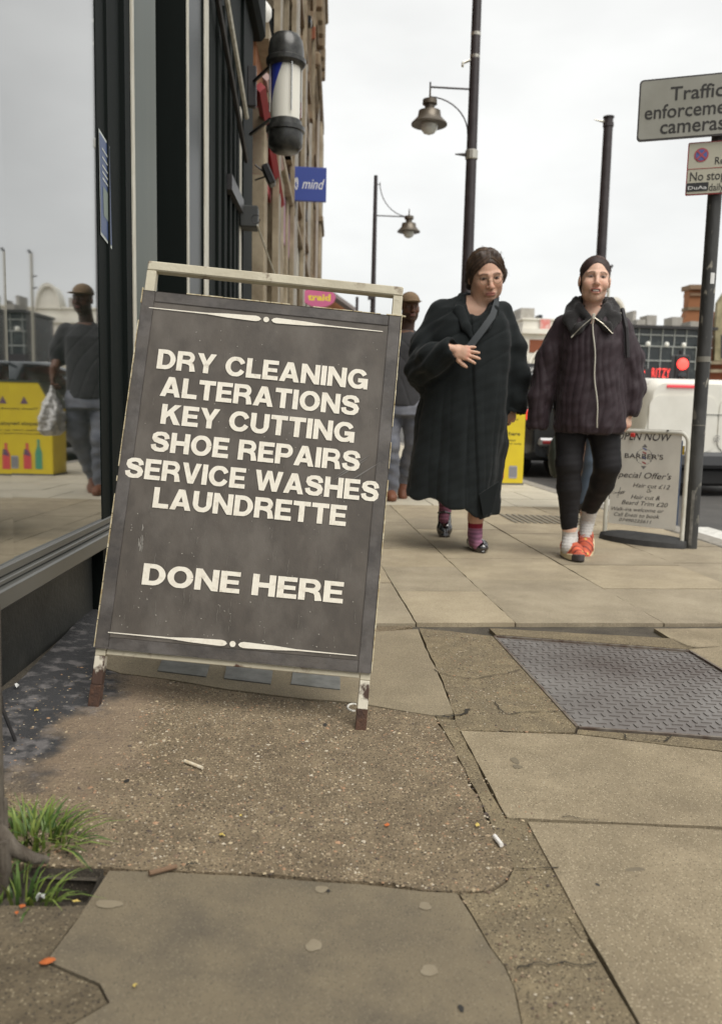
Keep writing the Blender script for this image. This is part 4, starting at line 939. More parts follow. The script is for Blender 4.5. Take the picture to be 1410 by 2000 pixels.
hk = G(691, 1384); tag(MB().tube([(hk.x+.016*cos(a), hk.y+.026*sin(a), hk.z+.003) for a in [rad(60+24*i) for i in range(10)]], .0028, 6).build('white_plastic_hook', mat('hook_white', (.75, .73, .66), .5)), 'small white plastic hook lying behind the right leg of the big board', 'litter')

# ------------------------------------------------------------------ barber swing board
aL = G(1176, 1050); aR = G(1336, 1071); MA = frame((aL.x, aL.y, 0), (aR.x-aL.x, aR.y-aL.y, 0), (0, 0, 1)); WA = (aR-aL).length
t = thing('barber_board', 'white tube framed swing board advertising a barber, on a black rubber base beside the post', 'sign board', (aL.x+.2, aL.y, 0))
hT = on(MA, 1340, 846)[1]; uR = on(MA, 1337, 960)[0]; M_TUBE = mat('white_tube', (.66, .65, .58), .4, c2=(.5, .48, .4), nscale=10)
uL = .012; rc = .055
path = [(uL, .02), (uL, hT-rc)]+[(uL+rc-rc*cos(rad(a)), hT-rc+rc*sin(rad(a))) for a in (15, 30, 45, 60, 75, 90)]+[(uR-rc+rc*sin(rad(a)), hT-rc+rc*cos(rad(a))) for a in (0, 15, 30, 45, 60, 75, 90)]+[(uR, .0)]
MB(MA).tube([(p[0], p[1], .0) for p in path], .013, 12).build('tube_frame', M_TUBE, t, smooth=True)
sh = .0
def A(px, py): return on(MA, px, py)
pc = [A(1176+14, 1024), A(1313, 1031), A(1326, 852), A(1205, 842)]
cx_ = sum(p[0] for p in pc)/4; u0, u1 = uL+.022, uR-.040; v0, v1 = A(1250, 1028)[1], A(1265, 838)[1]
MB(MA).box(u0, u1, v0, v1, -.004, .004, bev=.001).build('panel', mat('panel_white', (.78, .76, .69), .5, c2=(.68, .66, .60), nscale=6), t)
MB(MA).box(u1+.002, u1+.008, v0+.03, v1-.06, -.003, .003).build('edge_strip', mat('edge_blue', (.14, .19, .3), .4), t)
MB(MA).box(u1+.010, u1+.020, v1-.14, v1-.09, -.003, .003).build('yellow_tab', mat('yellow_tab', (.6, .42, .05), .5), t)
for px in (1224, 1305):
    u = A(px, 842)[0]; MB(MA).box(u-.006, u+.006, v1-.004, hT+.012, -.015, .016, bev=.003).build('hook_clip', M_BLK, t)
u = A(1238, 840)[0]; MB(MA).box(u-.014, u+.016, hT-.035, hT-.010, .014, .024, bev=.004).build('red_clip', mat('red_clip', (.6, .05, .04), .5), t)
M_INK = mat('ink', (.045, .04, .045), .6); TZ = .0055
def tl(s, xa, ya, xb, yb, cap, bold=.0, sh_=.0, m=M_INK):
    a = A(xa, ya); b = A(xb, yb); e = A(xa, ya-cap); V, F, wd, hh = text_geo(s, bold, sh_, 1.); k = (b[0]-a[0])/wd; ky = (e[1]-a[1])/.69; dv = (b[1]-a[1])
    # the print follows the slightly hanging panel
    MB(MA).add([(a[0]+v[0]*k, a[1]+v[1]*ky+dv*v[0]/wd, TZ) for v in V], F).build('lettering', m, t)
tl('OPEN NOW', 1205, 858, 1312, 862, 15, .004, .25); tl("BARBER'S", 1220, 894, 1295, 898, 9, .004)
tl("Special Offer's", 1200, 931, 1311, 937, 11, .003, .3); tl('Hair cut £12', 1236, 951, 1308, 956, 8, .0, .3); tl('Or', 1263, 962, 1273, 963, 7, .0, .3)
tl('Hair cut &', 1232, 974, 1289, 977, 8, .0, .3); tl('Beard Trim £20', 1214, 984, 1304, 991, 8, .0, .3); tl('Walk-ins welcome or', 1194, 996, 1296, 1002, 7, .0, .3)
tl('Call Enezi to book', 1199, 1007, 1288, 1013, 7, .0, .3); tl('07490225611', 1209, 1017, 1272, 1023, 6, .0, .3)
c = A(1258, 892); MG = MA @ Matrix.Translation((c[0], c[1], 0))
def em(name, pts, m, z, w_=None, close=False):
    if w_: V, F = stroke2d(pts, w_); V = [(v[0], v[1], z) for v in V]
    else: V = [(p[0], p[1], z) for p in pts]; F = [list(range(len(pts)))]
    MB(MG).add(V, F).build(name, m, t)
g2 = mat('emblem_grey', (.2, .2, .2), .6); bl = mat('emblem_blue', (.12, .17, .42), .6); rd = mat('emblem_red', (.42, .06, .07), .6)
for s in (-1, 1):
    em('emblem_ring', [(s*(.012+.036*sin(rad(a))), .044*cos(rad(a))) for a in range(0, 181, 15)], g2, .0048, .0018)
    for q in (-1, 1): em('emblem_scroll', [(s*(.04+.012*k/6), q*(.016+.012*sin(k*.9))) for k in range(7)], g2, .0049, .0018)
em('pole_cap', [(-.018, .056), (.018, .056), (.010, .064), (0, .076), (-.010, .064)], g2, .0046); em('pole_base', [(-.018, -.056), (-.008, -.066), (0, -.076), (.008, -.066), (.018, -.056)], g2, .0046)
for k, (y, m) in enumerate(((.036, bl), (.014, rd), (-.018, bl), (-.046, rd))): em('pole_stripe', [(-.012, y+.012), (.012, y), (.012, y+.010), (-.012, y+.018)], m, .0047)
c = A(1207, 962); MG = MA @ Matrix.Translation((c[0], c[1], 0))
em('scissor_blade', [(-.02, -.004), (.045, .012)], M_INK, .0046, .004); em('scissor_blade', [(.0, -.016), (.016, .034)], M_INK, .0048, .0035); em('comb', [(.01, -.006), (.04, .003)], M_INK, .005, .005)
em('scissor_loop', arc(-.028, -.003, .007, 0, 350, 12), M_INK, .0046, .0015); em('scissor_loop', arc(-.001, -.024, .006, 0, 350, 12), M_INK, .0046, .0015)
# rubber base: a low half disc with rounded top
mb = MB(MA); n = 22; V = []; F = []
for i in range(n+1):
    q = i/n; u = -.008+(WA+.016)*q; hgt = .058-.02*abs(2*q-1)**4; dpt = .09*(1-abs(2*q-1)**2.2)+.012; V += [(u, 0, dpt+.02), (u, hgt*.55, dpt+.014), (u, hgt, .016), (u, hgt, -.05), (u, 0, -.07)]
for i in range(n):
    for k in range(4): F.append([i*5+k, i*5+k+5, i*5+k+6, i*5+k+1])
F += [[0, 1, 2, 3, 4], [n*5+4, n*5+3, n*5+2, n*5+1, n*5]]
mb.add(V, F).build('rubber_base', mat('rubber', (.028, .028, .028), .75, c2=(.045, .045, .044), nscale=14, bump=.2, bscale=120), t, smooth=True)

# ------------------------------------------------------------------ yellow recycling bin
c = G(1003, 947, 0); MY = frame(PY(984, 947, c.y), (1, 0, 0), (0, 0, 1)); k = (PY(1022, 947, c.y)-PY(984, 947, c.y)).length/38
t = thing('recycling_bin', 'yellow recycling bin with bottle and can pictures between the two walkers', 'bin', (c.x, c.y, 0))
wb = .52; hb = on(MY, 1037, 769)[1]; off = on(MY, 1022, 900)[0]-wb
MY = MY @ Matrix.Translation((off, 0, 0)); out = [(0, .02), (wb, .02), (wb, hb), (.14, hb), (0, hb-.26)]
MB(MY).prism(out, -.36, 0).build('body', mat('bin_yellow', (.72, .56, .02), .45, c2=(.66, .5, .02), nscale=5), t)
MB(MY).prism([(-.01, 0), (wb+.01, 0), (wb+.01, .018), (-.01, .018)], -.37, .005).build('base', mat('bin_grey', (.12, .12, .11), .6), t)
V, F = stroke2d([(-.006, .02), (-.006, hb-.26), (.138, hb+.008), (wb+.006, hb+.008)], .02); mb = MB(MY)
mb.prism([(.13, hb+.002), (wb+.004, hb+.002), (wb+.004, hb+.02), (.125, hb+.02)], -.37, .008).prism([(-.002, hb-.262), (.132, hb-.002), (.122, hb+.012), (-.016, hb-.255)], -.37, .008).build('dark_trim', mat('bin_dark', (.06, .07, .05), .5), t)
ink = mat('bin_ink', (.10, .085, .02), .6)
text('lettering', 'Recycle here', MY, .12, .47, hb-.44, .036, ink, t, bold=.02, z=.002)
text('lettering', 'Glass, metal', MY, .16, .42, hb-.50, .018, ink, t, bold=.01, z=.002); text('lettering', 'plastic and card only', MY, .08, .49, hb-.535, .018, ink, t, bold=.01, z=.002)
text('lettering', 'Thank you', MY, .14, .44, hb-.28, .022, ink, t, bold=.01, z=.002)
MB(MY).prism([(.25, hb-.22), (.29, hb-.14), (.33, hb-.22)], .001, .002).build('bell_mark', mat('mark_purple', (.12, .06, .14), .6), t)
def bottle(x, wd, h, m, name):
    P = [(x-wd/2, .07), (x+wd/2, .07), (x+wd/2, .07+h*.55), (x+wd*.18, .07+h*.78), (x+wd*.18, .07+h), (x-wd*.18, .07+h), (x-wd*.18, .07+h*.78), (x-wd/2, .07+h*.55)]
    MB(MY).prism(P, .001, .003).build(name, m, t)
bottle(.15, .075, .31, mat('print_green', (.05, .3, .2), .6), 'bottle_print'); bottle(.27, .085, .27, mat('print_red', (.62, .06, .08), .6), 'bottle_print')
MB(MY).prism([(.235, .20), (.31, .22), (.30, .28), (.265, .27)], .003, .004).build('label_print', mat('mark_purple', (.12, .06, .14), .6), t)
MB(MY).prism(rrect(.365, .07, .455, .205, .016), .001, .003).build('can_print', mat('print_grey', (.33, .32, .33), .6), t)
MB(MY).prism(rrect(.37, .088, .45, .19, .014), .003, .004).build('can_band', mat('print_grey2', (.22, .22, .24), .6), t)

# ------------------------------------------------------------------ black car seen from behind
def wheel(parent, x, y, z, r, wd=.2):
    Mx = Matrix.Translation(parent.location) @ Matrix.Translation((x, y, z)) @ Matrix.Rotation(rad(90), 4, 'Y')
    o = MB(Mx).lathe([(r*.6, -wd/2), (r*.95, -wd/2), (r, -wd/2+.03), (r, wd/2-.03), (r*.95, wd/2), (r*.6, wd/2)], (0, 0, 0), 24).build('wheel', mat('tyre', (.02, .02, .02), .8), parent, smooth=True)
    MB(Mx).lathe([(r*.2, -wd/2-.005), (r*.6, -wd/2+.02), (r*.6, wd/2-.02), (r*.2, wd/2+.005)], (0, 0, 0), 16).build('rim', mat('rim', (.4, .4, .4), .3, metal=.8), o)
def loft_box(secs, M, name, m, parent, n=5):            # secs: (y, halfwidth bottom, halfwidth top, z0, z1, corner radius)
    V = []; F = []; k = None
    for (y, wb_, wt, z0, z1, rc) in secs:
        P = []
        for (cx, cz, a0) in ((wb_-rc, z0+rc, -90), (wt-rc, z1-rc, 0), (-wt+rc, z1-rc, 90), (-wb_+rc, z0+rc, 180)):
            P += [(cx+rc*cos(rad(a0+90*i/n)), y, cz+rc*sin(rad(a0+90*i/n))) for i in range(n+1)]
        k = len(P); V += P
    for j in range(len(secs)-1):
        for i in range(k): F.append([j*k+i, j*k+(i+1) % k, (j+1)*k+(i+1) % k, (j+1)*k+i])
    F += [list(range(k)), [(len(secs)-1)*k+i for i in range(k)][::-1]]
    return MB(M).add(V, F).build(name, m, parent, smooth=True)
q = PY(1030, 930, 11.3); CX = q.x+.86
t = thing('parked_car', 'dark car seen from behind at the kerb, between the yellow bin and the plum jacket', 'car', (CX, 11.3, -.13))
TC = Matrix.Translation((CX, 11.3, -.13))
M_CARB = mat('black_car_paint', (.018, .020, .022), .22, coat=.6); M_TL = mat('tail_red', (.5, .02, .02), .3, emit=(1, .05, .03), estr=.45)
loft_box([(0, .78, .80, .30, .98, .10), (.10, .86, .84, .24, 1.02, .12), (.6, .88, .84, .22, 1.0, .12), (3.0, .88, .82, .22, .98, .12), (4.0, .80, .74, .26, .80, .14)], TC, 'body', M_CARB, t)
loft_box([(.12, .80, .62, .92, 1.20, .08), (.42, .80, .60, .9, 1.44, .10), (1.4, .80, .60, .9, 1.50, .12), (2.2, .80, .60, .9, 1.42, .12), (2.9, .80, .66, .9, 1.02, .06)], TC, 'cabin', mat('car_glass', (.02, .025, .028), .08, spec=.9), t)
MB(TC).box(-.62, .62, -.05, .06, .30, .52, bev=.04).build('bumper', mat('bumper_black', (.02, .02, .02), .6), t)
for s in (-1, 1):
    MB(TC).box(s*.78-.11, s*.78+.09, -.02, .14, .78, .95, bev=.03).build('tail_light', M_TL, t)
    MB(TC).box(s*.60-.14, s*.60+.12, -.045, .02, .44, .56, bev=.03).build('fog_light_surround', mat('dull_chrome', (.35, .35, .35), .3, metal=.7), t)
    MB(TC).box(s*.60-.10, s*.60+.08, -.055, .02, .465, .535, bev=.02).build('reflector', mat('reflector_red', (.25, .02, .02), .3), t)
MB(TC).box(-.26, .26, -.03, .02, .70, .81).build('number_plate', mat('plate_yellow', (.6, .5, .08), .5), t)
for (x, y) in ((-.78, .75), (.78, .75), (-.78, 3.2), (.78, 3.2)): wheel(t, x, y, .31, .31)

# ------------------------------------------------------------------ white van
YV = 9.1; q0 = PY(1240, 900, YV); zb = -.13; zt = PY(1330, 737, YV).z; HWv = .92; VX = q0.x+HWv
t = thing('white_van', 'white van seen from behind, right of the plum jacket and behind the sign post', 'van', (VX, YV, zb))
TV = Matrix.Translation((VX, YV, zb)); Hv = zt-zb
M_VAN = mat('van_white', (.80, .78, .70), .35, coat=.3, c2=(.72, .70, .62), nscale=4)
loft_box([(0, HWv-.06, HWv-.16, .42, Hv-.07, .14), (.07, HWv-.01, HWv-.09, .36, Hv-.02, .16), (.4, HWv, HWv-.08, .32, Hv, .16), (3.0, HWv, HWv-.08, .32, Hv, .16), (3.6, HWv, HWv-.12, .32, Hv-.15, .2), (4.3, HWv-.05, HWv-.1, .32, .95, .2)], TV, 'body', M_VAN, t)
def vanpanel(x0, x1, z0, z1, name, m, y=-.012, d=.010, r_=.12):
    MB(TV @ Matrix.Rotation(rad(90), 4, 'X')).prism(rrect(x0, z0, x1, z1, r_), -y-d, -y).build(name, m, t)
vanpanel(-HWv+.12, -.012, .50, Hv-.20, 'rear_door', M_VAN, r_=.13); vanpanel(.012, HWv-.12, .50, Hv-.20, 'rear_door', M_VAN, r_=.13)
MB(TV).box(-.16, .16, -.02, .03, Hv-.115, Hv-.085, bev=.006).build('brake_light', mat('brake_red', (.5, .04, .05), .3, emit=(1, .1, .12), estr=.25), t).location.x = PY(1329, 748, YV).x-VX
MB(TV).box(-HWv+.02, HWv-.02, -.12, .05, .32, .50, bev=.04).build('bumper', mat('van_bumper', (.06, .062, .065), .6), t)
MB(TV).box(-HWv+.08, HWv-.08, -.05, .3, .12, .315, bev=.03).build('underbody', mat('underbody', (.012, .012, .012), .8), t)
MB(TV).box(-.15, .25, -.022, .01, .92, .925).build('name_strip', mat('strip_grey', (.3, .3, .28), .4), t)
lx, lz = PY(1400, 857, YV-.03).x-VX, PY(1400, 857, YV-.03).z-zb
Mlg = TV @ Matrix.Translation((lx, -.03, lz)) @ Matrix.Rotation(rad(90), 4, 'X')
for P in ([(-.05, .05), (.0, .062), (.045, .04), (.01, .03), (-.01, .01)], [(-.01, .02), (.05, .0), (.02, -.02), (.03, -.06), (.0, -.03)], [(-.02, .0), (-.05, -.06), (-.02, -.05), (.0, -.01)], [(-.045, .035), (-.06, .0), (-.03, .012)]):
    V, F = stroke2d(P, .015); MB(Mlg).add([(v[0]*.6, v[1]*.6, 0) for v in V], F).build('emblem', mat('emblem_chrome', (.34, .33, .31), .4), t)
for s in (-1, 1): MB(TV).box(s*(HWv-.03)-.02, s*(HWv-.03)+.03, .02, .16, .42, .60, bev=.008).build('tail_light', M_TL if False else mat('van_tail', (.35, .03, .03), .3), t)
for (x, y) in ((-.76, .7), (.76, .7), (-.76, 3.3), (.76, 3.3)): wheel(t, x, y, .32, .32)
# dark mud flap and wheel edge seen under the bumper
# ------------------------------------------------------------------ traffic signals, board with lettering
def signal(px, py, Y, r_, label):
    p = PY(px, py, Y); t = thing('traffic_signal', label, 'traffic light', (p.x, Y, -.1), 'traffic signals at the junction')
    MB().tube([(p.x, Y+.12, -.1), (p.x, Y+.12, p.z+.3)], .055, 10).build('pole', M_BLK, t)
    MB().box(p.x-.17, p.x+.17, Y+.02, Y+.22, p.z-.75, p.z+.2, bev=.02).build('signal_head', M_BLK, t)
    Mq = Matrix.Translation((p.x, Y, p.z)) @ Matrix.Rotation(rad(90), 4, 'X')
    MB(Mq).lathe([(r_, -.02), (r_, .0), (r_*.8, .03), (r_*.3, .045)], (0, 0, 0), 20).build('red_lens', mat('signal_red', (.8, .03, .02), .4, emit=(1, .045, .035), estr=2.0), t)
    for k in (1, 2): MB(Mq).lathe([(.10, -.02), (.10, .0), (.03, .02)], (0, -.26*k, 0), 16).build('dark_lens', M_DK, t)
signal(1333, 711, 18, .125, 'larger lit red traffic light above the white van, nearer the post')
signal(1250, 728, 22, .11, 'smaller lit red traffic light beside the sleeve of the plum jacket')
t = thing('letter_board', 'black notice board with white lettering glimpsed between the two walkers', 'sign board', tuple(PY(1035, 770, 20)))
ML, wl, hl = facing(1012, 1064, 709, 771, 20); MB(ML).box(0, wl, 0, hl, -.08, 0).build('panel', mat('letter_black', (.04, .04, .045), .6), t); MB(ML).box(wl*.1, wl*.9, 0, hl*.30, 0, .01).build('grey_band', mat('band_grey', (.16, .16, .17), .6), t)
text('lettering', 'A WOR', ML, wl*.22, wl*.86, hl*.74, hl*.14, M_WPRINT, t, bold=.02, z=.003); text('lettering', 'IDOA A', ML, wl*.2, wl*.88, hl*.46, hl*.15, M_WPRINT, t, bold=.02, z=.003)
for x in (.1, wl-.1): MB(ML).box(x-.04, x+.04, -2.2, 0, -.07, -.02).build('post', M_BLK, t)

# ------------------------------------------------------------------ across the road: white classical building
YW = 60
t = thing('classical_building', 'pale classical building with brick panels, round arch and curved pediment across the road', 'building', (23, YW, -.1))
def X_(px, Y): return PY(px, 750, Y).x
def Z_(px, py, Y): return PY(px, py, Y).z
M_STUC = mat('white_stucco', (.78, .76, .68), .8, c2=(.66, .63, .55), nscale=.7); xa, xb = X_(1015, YW), X_(1232, YW); zc = Z_(1130, 628, YW); zp = Z_(1130, 655, YW)
def wb_(x0, x1, z0, z1, y0, y1, m, name, par=None): return MB().box(x0, x1, YW+y0, YW+y1, z0, z1).build(name, m, par or t)
wb_(xa, xb, -.1, zp, 0, 10, M_STUC, 'wall'); wb_(xa-.1, xb+.2, zp, zp+.35, -.35, 10, M_STUC, 'cornice'); wb_(xa, xb, zp+.36, zc, -.1, 10, M_STUC, 'parapet'); wb_(xa-.1, xb+.1, zc, zc+.12, -.2, 10, M_STUC, 'coping')
x1, x2 = X_(1166, YW), X_(1212, YW); xm = (x1+x2)/2; rw = (x2-x1)/2*1.02
MB(Matrix.Translation((xm, YW-.12, zc+.12)) @ Matrix.Rotation(rad(90), 4, 'X')).prism(arc(0, -.2, rw, 0, 180, 20, 1.75), -1, 0).build('curved_pediment', M_STUC, t)
mb = MB(Matrix.Translation((xm, YW-.30, zc+.12)) @ Matrix.Rotation(rad(90), 4, 'X')); oo = arc(0, -.2, rw*1.02, 0, 180, 20, 1.85); ii = arc(0, -.2, rw*.9, 180, 0, 20, 1.6); mb.prism(oo+ii, -.2, 0).build('pediment_moulding', M_STUC, t)
for px in (1150, 1172, 1207, 1228): x = X_(px, YW); wb_(x-.28, x+.28, -.1, zp, -.2, -.002, M_STUC, 'pilaster')
wb_(X_(1176, YW), X_(1203, YW), .9, zp-.45, -.06, -.003, M_BR, 'brick_panel'); wb_(X_(1211, YW), X_(1224, YW), .9, zp-.45, -.06, -.003, M_BR, 'brick_panel'); wb_(X_(1030, YW), X_(1146, YW), zp-1.3, zp-.4, -.05, -.002, M_BR, 'brick_panel')
x = X_(1189, YW); f = wb_(x-.62, x+.62, zp-3.6, zp-1.1, -.12, -.062, M_STUC, 'window_surround'); g_ = MB().box(x-.38, x+.38, YW-.15, YW-.122, zp-3.2, zp-1.4).build('pane', M_DK, f)
for k in range(1, 3): MB().box(x-.38+k*.253-.02, x-.38+k*.253+.02, YW-.17, YW-.151, zp-3.2, zp-1.4).build('glazing_bar', M_STUC, f)
for k in range(1, 4): MB().box(x-.38, x+.38, YW-.172, YW-.1525, zp-3.2+k*.45-.02, zp-3.2+k*.45+.02).build('glazing_bar', M_STUC, f)
ax_ = X_(1086, YW); ra = X_(1086, YW)-X_(1028, YW); za = Z_(1060, 674, YW)-ra*.62
MA2 = Matrix.Translation((ax_, YW-.28, za)) @ Matrix.Rotation(rad(90), 4, 'X')
for (ro, ri, zz) in ((1., .9, .28), (.84, .76, .2)):
    MB(MA2).prism([(p[0], p[1]*.62) for p in arc(0, 0, ra*ro, 0, 180, 24)+arc(0, 0, ra*ri, 180, 0, 24)], -.2, zz-.28).build('arch_moulding', M_STUC, t)
MB(Matrix.Translation((ax_, YW-.02, za)) @ Matrix.Rotation(rad(90), 4, 'X')).prism([(p[0], p[1]*.62) for p in arc(0, 0, ra*.76, 0, 180, 24)], -.01, .05).build('arch_infill', M_STUC, t)
wb_(ax_-ra*.7, ax_+ra*.7, -.1, za-.9, -.05, -.003, mat('slate_front', (.10, .11, .13), .5), 'shop_front')
wb_(X_(1140, YW), X_(1152, YW), zc+.12, zc+.8, 0, 1, M_GREY, 'roof_unit'); wb_(X_(1018, YW), X_(1045, YW), zc+.12, zc+.95, 1, 3, M_GREY, 'roof_unit'); wb_(X_(1054, YW), X_(1061, YW), zc+.12, zc+.5, 1, 2, M_DK, 'roof_unit')
wb_(X_(1047, YW), X_(1066, YW), zc-1.0, zc+.05, -.28, -.25, mat('red_banner', (.66, .16, .14), .7, c2=(.72, .5, .45), nscale=3), 'red_banner')
# dark glazed cinema front
YC = 40; t = thing('cinema', 'dark glazed cinema front with a white grid and red neon letters above the van', 'building', (X_(1300, YC), YC, -.1))
xa, xb = X_(1212, YC), X_(1384, YC)
zt_ = Z_(1300, 643, YC); M_CIN = mat('cinema_dark', (.022, .028, .030), .25, c2=(.05, .06, .06), nscale=2.5, lo=.55, hi=.62); 
MB().box(xa, xb, YC, YC+3.2, -.1, zt_).build('wall', M_CIN, t); MB().box(xa-.1, xb+.1, YC-.3, YC+3.2, zt_, zt_+.14).build('roof_edge', M_BLK, t)
mg = mat('grid_white', (.34, .36, .34), .5)
z1 = Z_(1300, 655, YC); z2 = Z_(1300, 677, YC); z3 = Z_(1300, 705, YC); z4 = Z_(1300, 722, YC)
for z in (z1, z2, z3): MB().box(xa, xb, YC-.06, YC-.002, z-.025, z+.025).build('grid_bar', mg, t)
for k in range(8):
    x = X_(1218+23*k, YC); MB().box(x-.02, x+.02, YC-.05, YC-.002, z2, zt_).build('grid_bar', mg, t); x = X_(1216+23*k, YC); MB().box(x-.02, x+.02, YC-.052, YC-.002, z4, z2-.03).build('grid_bar', mg, t)
for px in (1222, 1254, 1290, 1323, 1356): MB(Matrix.Translation((X_(px, YC), YC-.35, z2+.08))).lathe([(.01, -.12), (.09, -.08), (.12, 0), (.09, .08), (.01, .12)], (0, 0, 0), 12).build('globe_light', mat('globe_pale', (.8, .8, .74), .4), t, smooth=True)
MB().box(X_(1205, YC), X_(1330, YC), YC-.5, YC-.01, z4-.62, z4-.0).build('canopy', mat('canopy_dark', (.025, .02, .025), .5), t)
Mz = frame(PY(1272, 737, YC-.55), (1, 0, 0), (0, 0, 1)); wz = (PY(1307, 737, YC-.55)-PY(1272, 737, YC-.55)).length; hz = PY(1272, 718, YC-.55).z-PY(1272, 737, YC-.55).z
text('neon_lettering', 'RITZY', Mz, 0, wz, 0, hz*.95, mat('neon_red', (.7, .05, .04), .5, emit=(1, .06, .05), estr=.9), t, bold=-.006, space=1.15)
for (a, b, h, d) in ((1236, 1252, .55, 2), (1256, 1274, .9, 3), (1304, 1324, .85, 3), (1340, 1356, .55, 2), (1228, 1234, 1.1, 3)): MB().box(X_(a, YC+d), X_(b, YC+d), YC+d, YC+d+1, zt_+.1, zt_+.1+h).build('roof_unit', M_GREY, t)
# chimney and brick building with a stone gable
t = thing('brick_chimney', 'orange brick chimney stack with flared shoulders rising behind the dark cinema front', 'chimney', (X_(1358, 56), 56, -.1)); Yh = 56
def Q(px, py): return (PY(px, py, Yh).x-t.location.x, PY(px, py, Yh).z+.1)
Mh = Matrix.Translation((t.location.x, Yh, -.1)) @ Matrix.Rotation(rad(90), 4, 'X')
MB(Mh).prism([(Q(1326, 720)[0], 0), (Q(1396, 720)[0], 0), Q(1394, 640), Q(1380, 600), Q(1378, 566), Q(1346, 566), Q(1344, 604), Q(1330, 640)], -.8, 0).build('stack', M_BR2, t)
MB(Mh).prism([Q(1343, 566), Q(1381, 566), Q(1381, 557), Q(1343, 557)], -1.0, .3).prism([Q(1346, 578), Q(1379, 578), Q(1379, 573), Q(1346, 573)], -.9, .15).build('cap', mat('chimney_cap', (.2, .13, .08), .9), t)
MB(Mh).prism([Q(1342, 606), Q(1382, 606), Q(1382, 600), Q(1342, 600)], -.9, .1).build('band', M_ST2, t)
t = thing('gabled_brick_building', 'red brick building with a pale weathered stone gable at the right edge', 'building', (X_(1440, 36), 36, -.1)); Yg = 41.5
Mg_ = Matrix.Translation((0, Yg, 0)) @ Matrix.Rotation(rad(90), 4, 'X')
def QQ(px, py): p = PY(px, py, Yg); return (p.x, p.z)
MB(Mg_).prism([(QQ(1382, 735)[0], -.1), (QQ(1640, 735)[0], -.1), QQ(1640, 560), QQ(1460, 560), QQ(1384, 630)], -.9, 0).build('wall', M_BR, t)
MB(Mg_).prism([QQ(1390, 705), QQ(1560, 705), QQ(1560, 540), QQ(1450, 535), QQ(1412, 568), QQ(1396, 592), QQ(1392, 640)], 0, .25).build('stone_gable', mat('gable_stone', (.36, .32, .20), .9, c2=(.18, .16, .09), nscale=1.6, bump=.6, bscale=3, bdist=.1), t)
for (y0, y1) in ((706, 712), (722, 728)): MB(Mg_).prism([QQ(1380, y1), QQ(1600, y1), QQ(1600, y0), QQ(1380, y0)], .0, .3).build('band', M_ST1, t)
for px in (1402, 1436): MB(Mg_).prism([QQ(px, 700), QQ(px+16, 700), QQ(px+16, 655), QQ(px, 655)], .26, .28).build('window', M_DK, t)

# ------------------------------------------------------------------ weeds, stem, litter
def blades(cx, cy, rx, ry, n, h0, h1, seed, name, label):
    r = random.Random(seed); V = []; F = []; C_ = []
    for i in range(n):
        a = r.uniform(0, 6.28); q = sqrt(r.random()); x = cx+rx*q*cos(a); y = cy+ry*q*sin(a); h = r.uniform(h0, h1)*(1.1-.5*q); la = a+r.gauss(0, .7); ln = h*r.uniform(.2, 1.7)*(0.4+q)
        w_ = r.uniform(.0012, .0042); px_, py_ = -sin(la), cos(la); z0 = zg(x)-.02; k = len(V); g_ = r.random(); c = np.array((.055, .115, .02))*(1-g_*.5)+np.array((.22, .24, .05))*g_*.5*(r.random() < .7)*1.6
        for s in range(5):
            q2 = s/4; xx = x+cos(la)*ln*q2**1.8; yy = y+sin(la)*ln*q2**1.8; zz = z0+(h+.02)*(q2-.35*q2**3*(ln/h)); ww = w_*(1-q2**2)+.0002
            V += [(xx+px_*ww, yy+py_*ww, zz), (xx-px_*ww, yy-py_*ww, zz)]; C_ += [c*(.7+.5*q2)]*2
        for s in range(4): F.append([k+2*s, k+2*s+1, k+2*s+3, k+2*s+2])
    o = mobj(name, V, F, mat('grass_blade', (1, 1, 1), .55, attr='col'), kind='stuff', cols=np.array(C_)); o['label'] = label; o['category'] = 'grass'
g = G(62, 1640); blades(g.x, g.y, .068, .05, 260, .03, .085, 1, 'weed_tuft', 'bright green tuft of grass growing at the wall foot beside the pit')
g = G(40, 1750); blades(g.x, g.y, .055, .03, 60, .03, .07, 2, 'weed_tuft', 'thinner green weeds at the left edge below the curved stem')
t = thing('climber_stem', 'gnarled grey brown plant stem with a thick root at the left edge of the pavement', 'plant', tuple(G(-10, 1720)))
a = G(-22, 1720)
def P3(px, py, Y): return tuple(PY(px, py, Y))
gy = G(10, 1720).y
M_BARK = mat('bark', (.055, .042, .03), .95, c2=(.14, .12, .095), nscale=30, bump=1, bscale=60, bdist=.01, flat=(1, 1, .3))
MB().tube([P3(-16, 1180, gy), P3(-14, 1400, gy), P3(-10, 1560, gy), P3(-12, 1650, gy), P3(-20, 1760, gy)], [.012, .013, .014, .02, .03], 10).build('stem', M_BARK, t, smooth=True)
MB().tube([P3(-30, 1600, gy), P3(0, 1630, gy-.01), P3(28, 1658, gy-.01), P3(62, 1676, gy), P3(92, 1680, gy+.02)], [.015, .014, .011, .009, .006], 10).build('root', M_BARK, t, smooth=True)
MB().tube([P3(5, 1640, gy-.02), P3(8, 1690, gy-.02), P3(-5, 1750, gy-.02)], [.010, .012, .014], 8).build('root', M_BARK, t, smooth=True)
MB().tube([P3(10, 1560, gy), P3(12, 1620, gy), P3(24, 1650, gy)], [.004, .004, .004], 6).build('twig', M_BARK, t, smooth=True)
gc = G(31, 1449); tag(MB().tube([P3(-14, 1250, gc.y), P3(0, 1345, gc.y), P3(6, 1385, gc.y), P3(18, 1415, gc.y), (gc.x, gc.y, gc.z+.003)], .0035, 6).build('black_cable', M_BLK), 'thin black cable end hanging down to the pavement at the left edge', 'cable')
M_LEAFO = mat('leaf_orange', (.42, .11, .025), .8); M_LEAFY = mat('leaf_yellow', (.50, .38, .10), .8); M_PAP = mat('paper_white', (.62, .62, .60), .7)
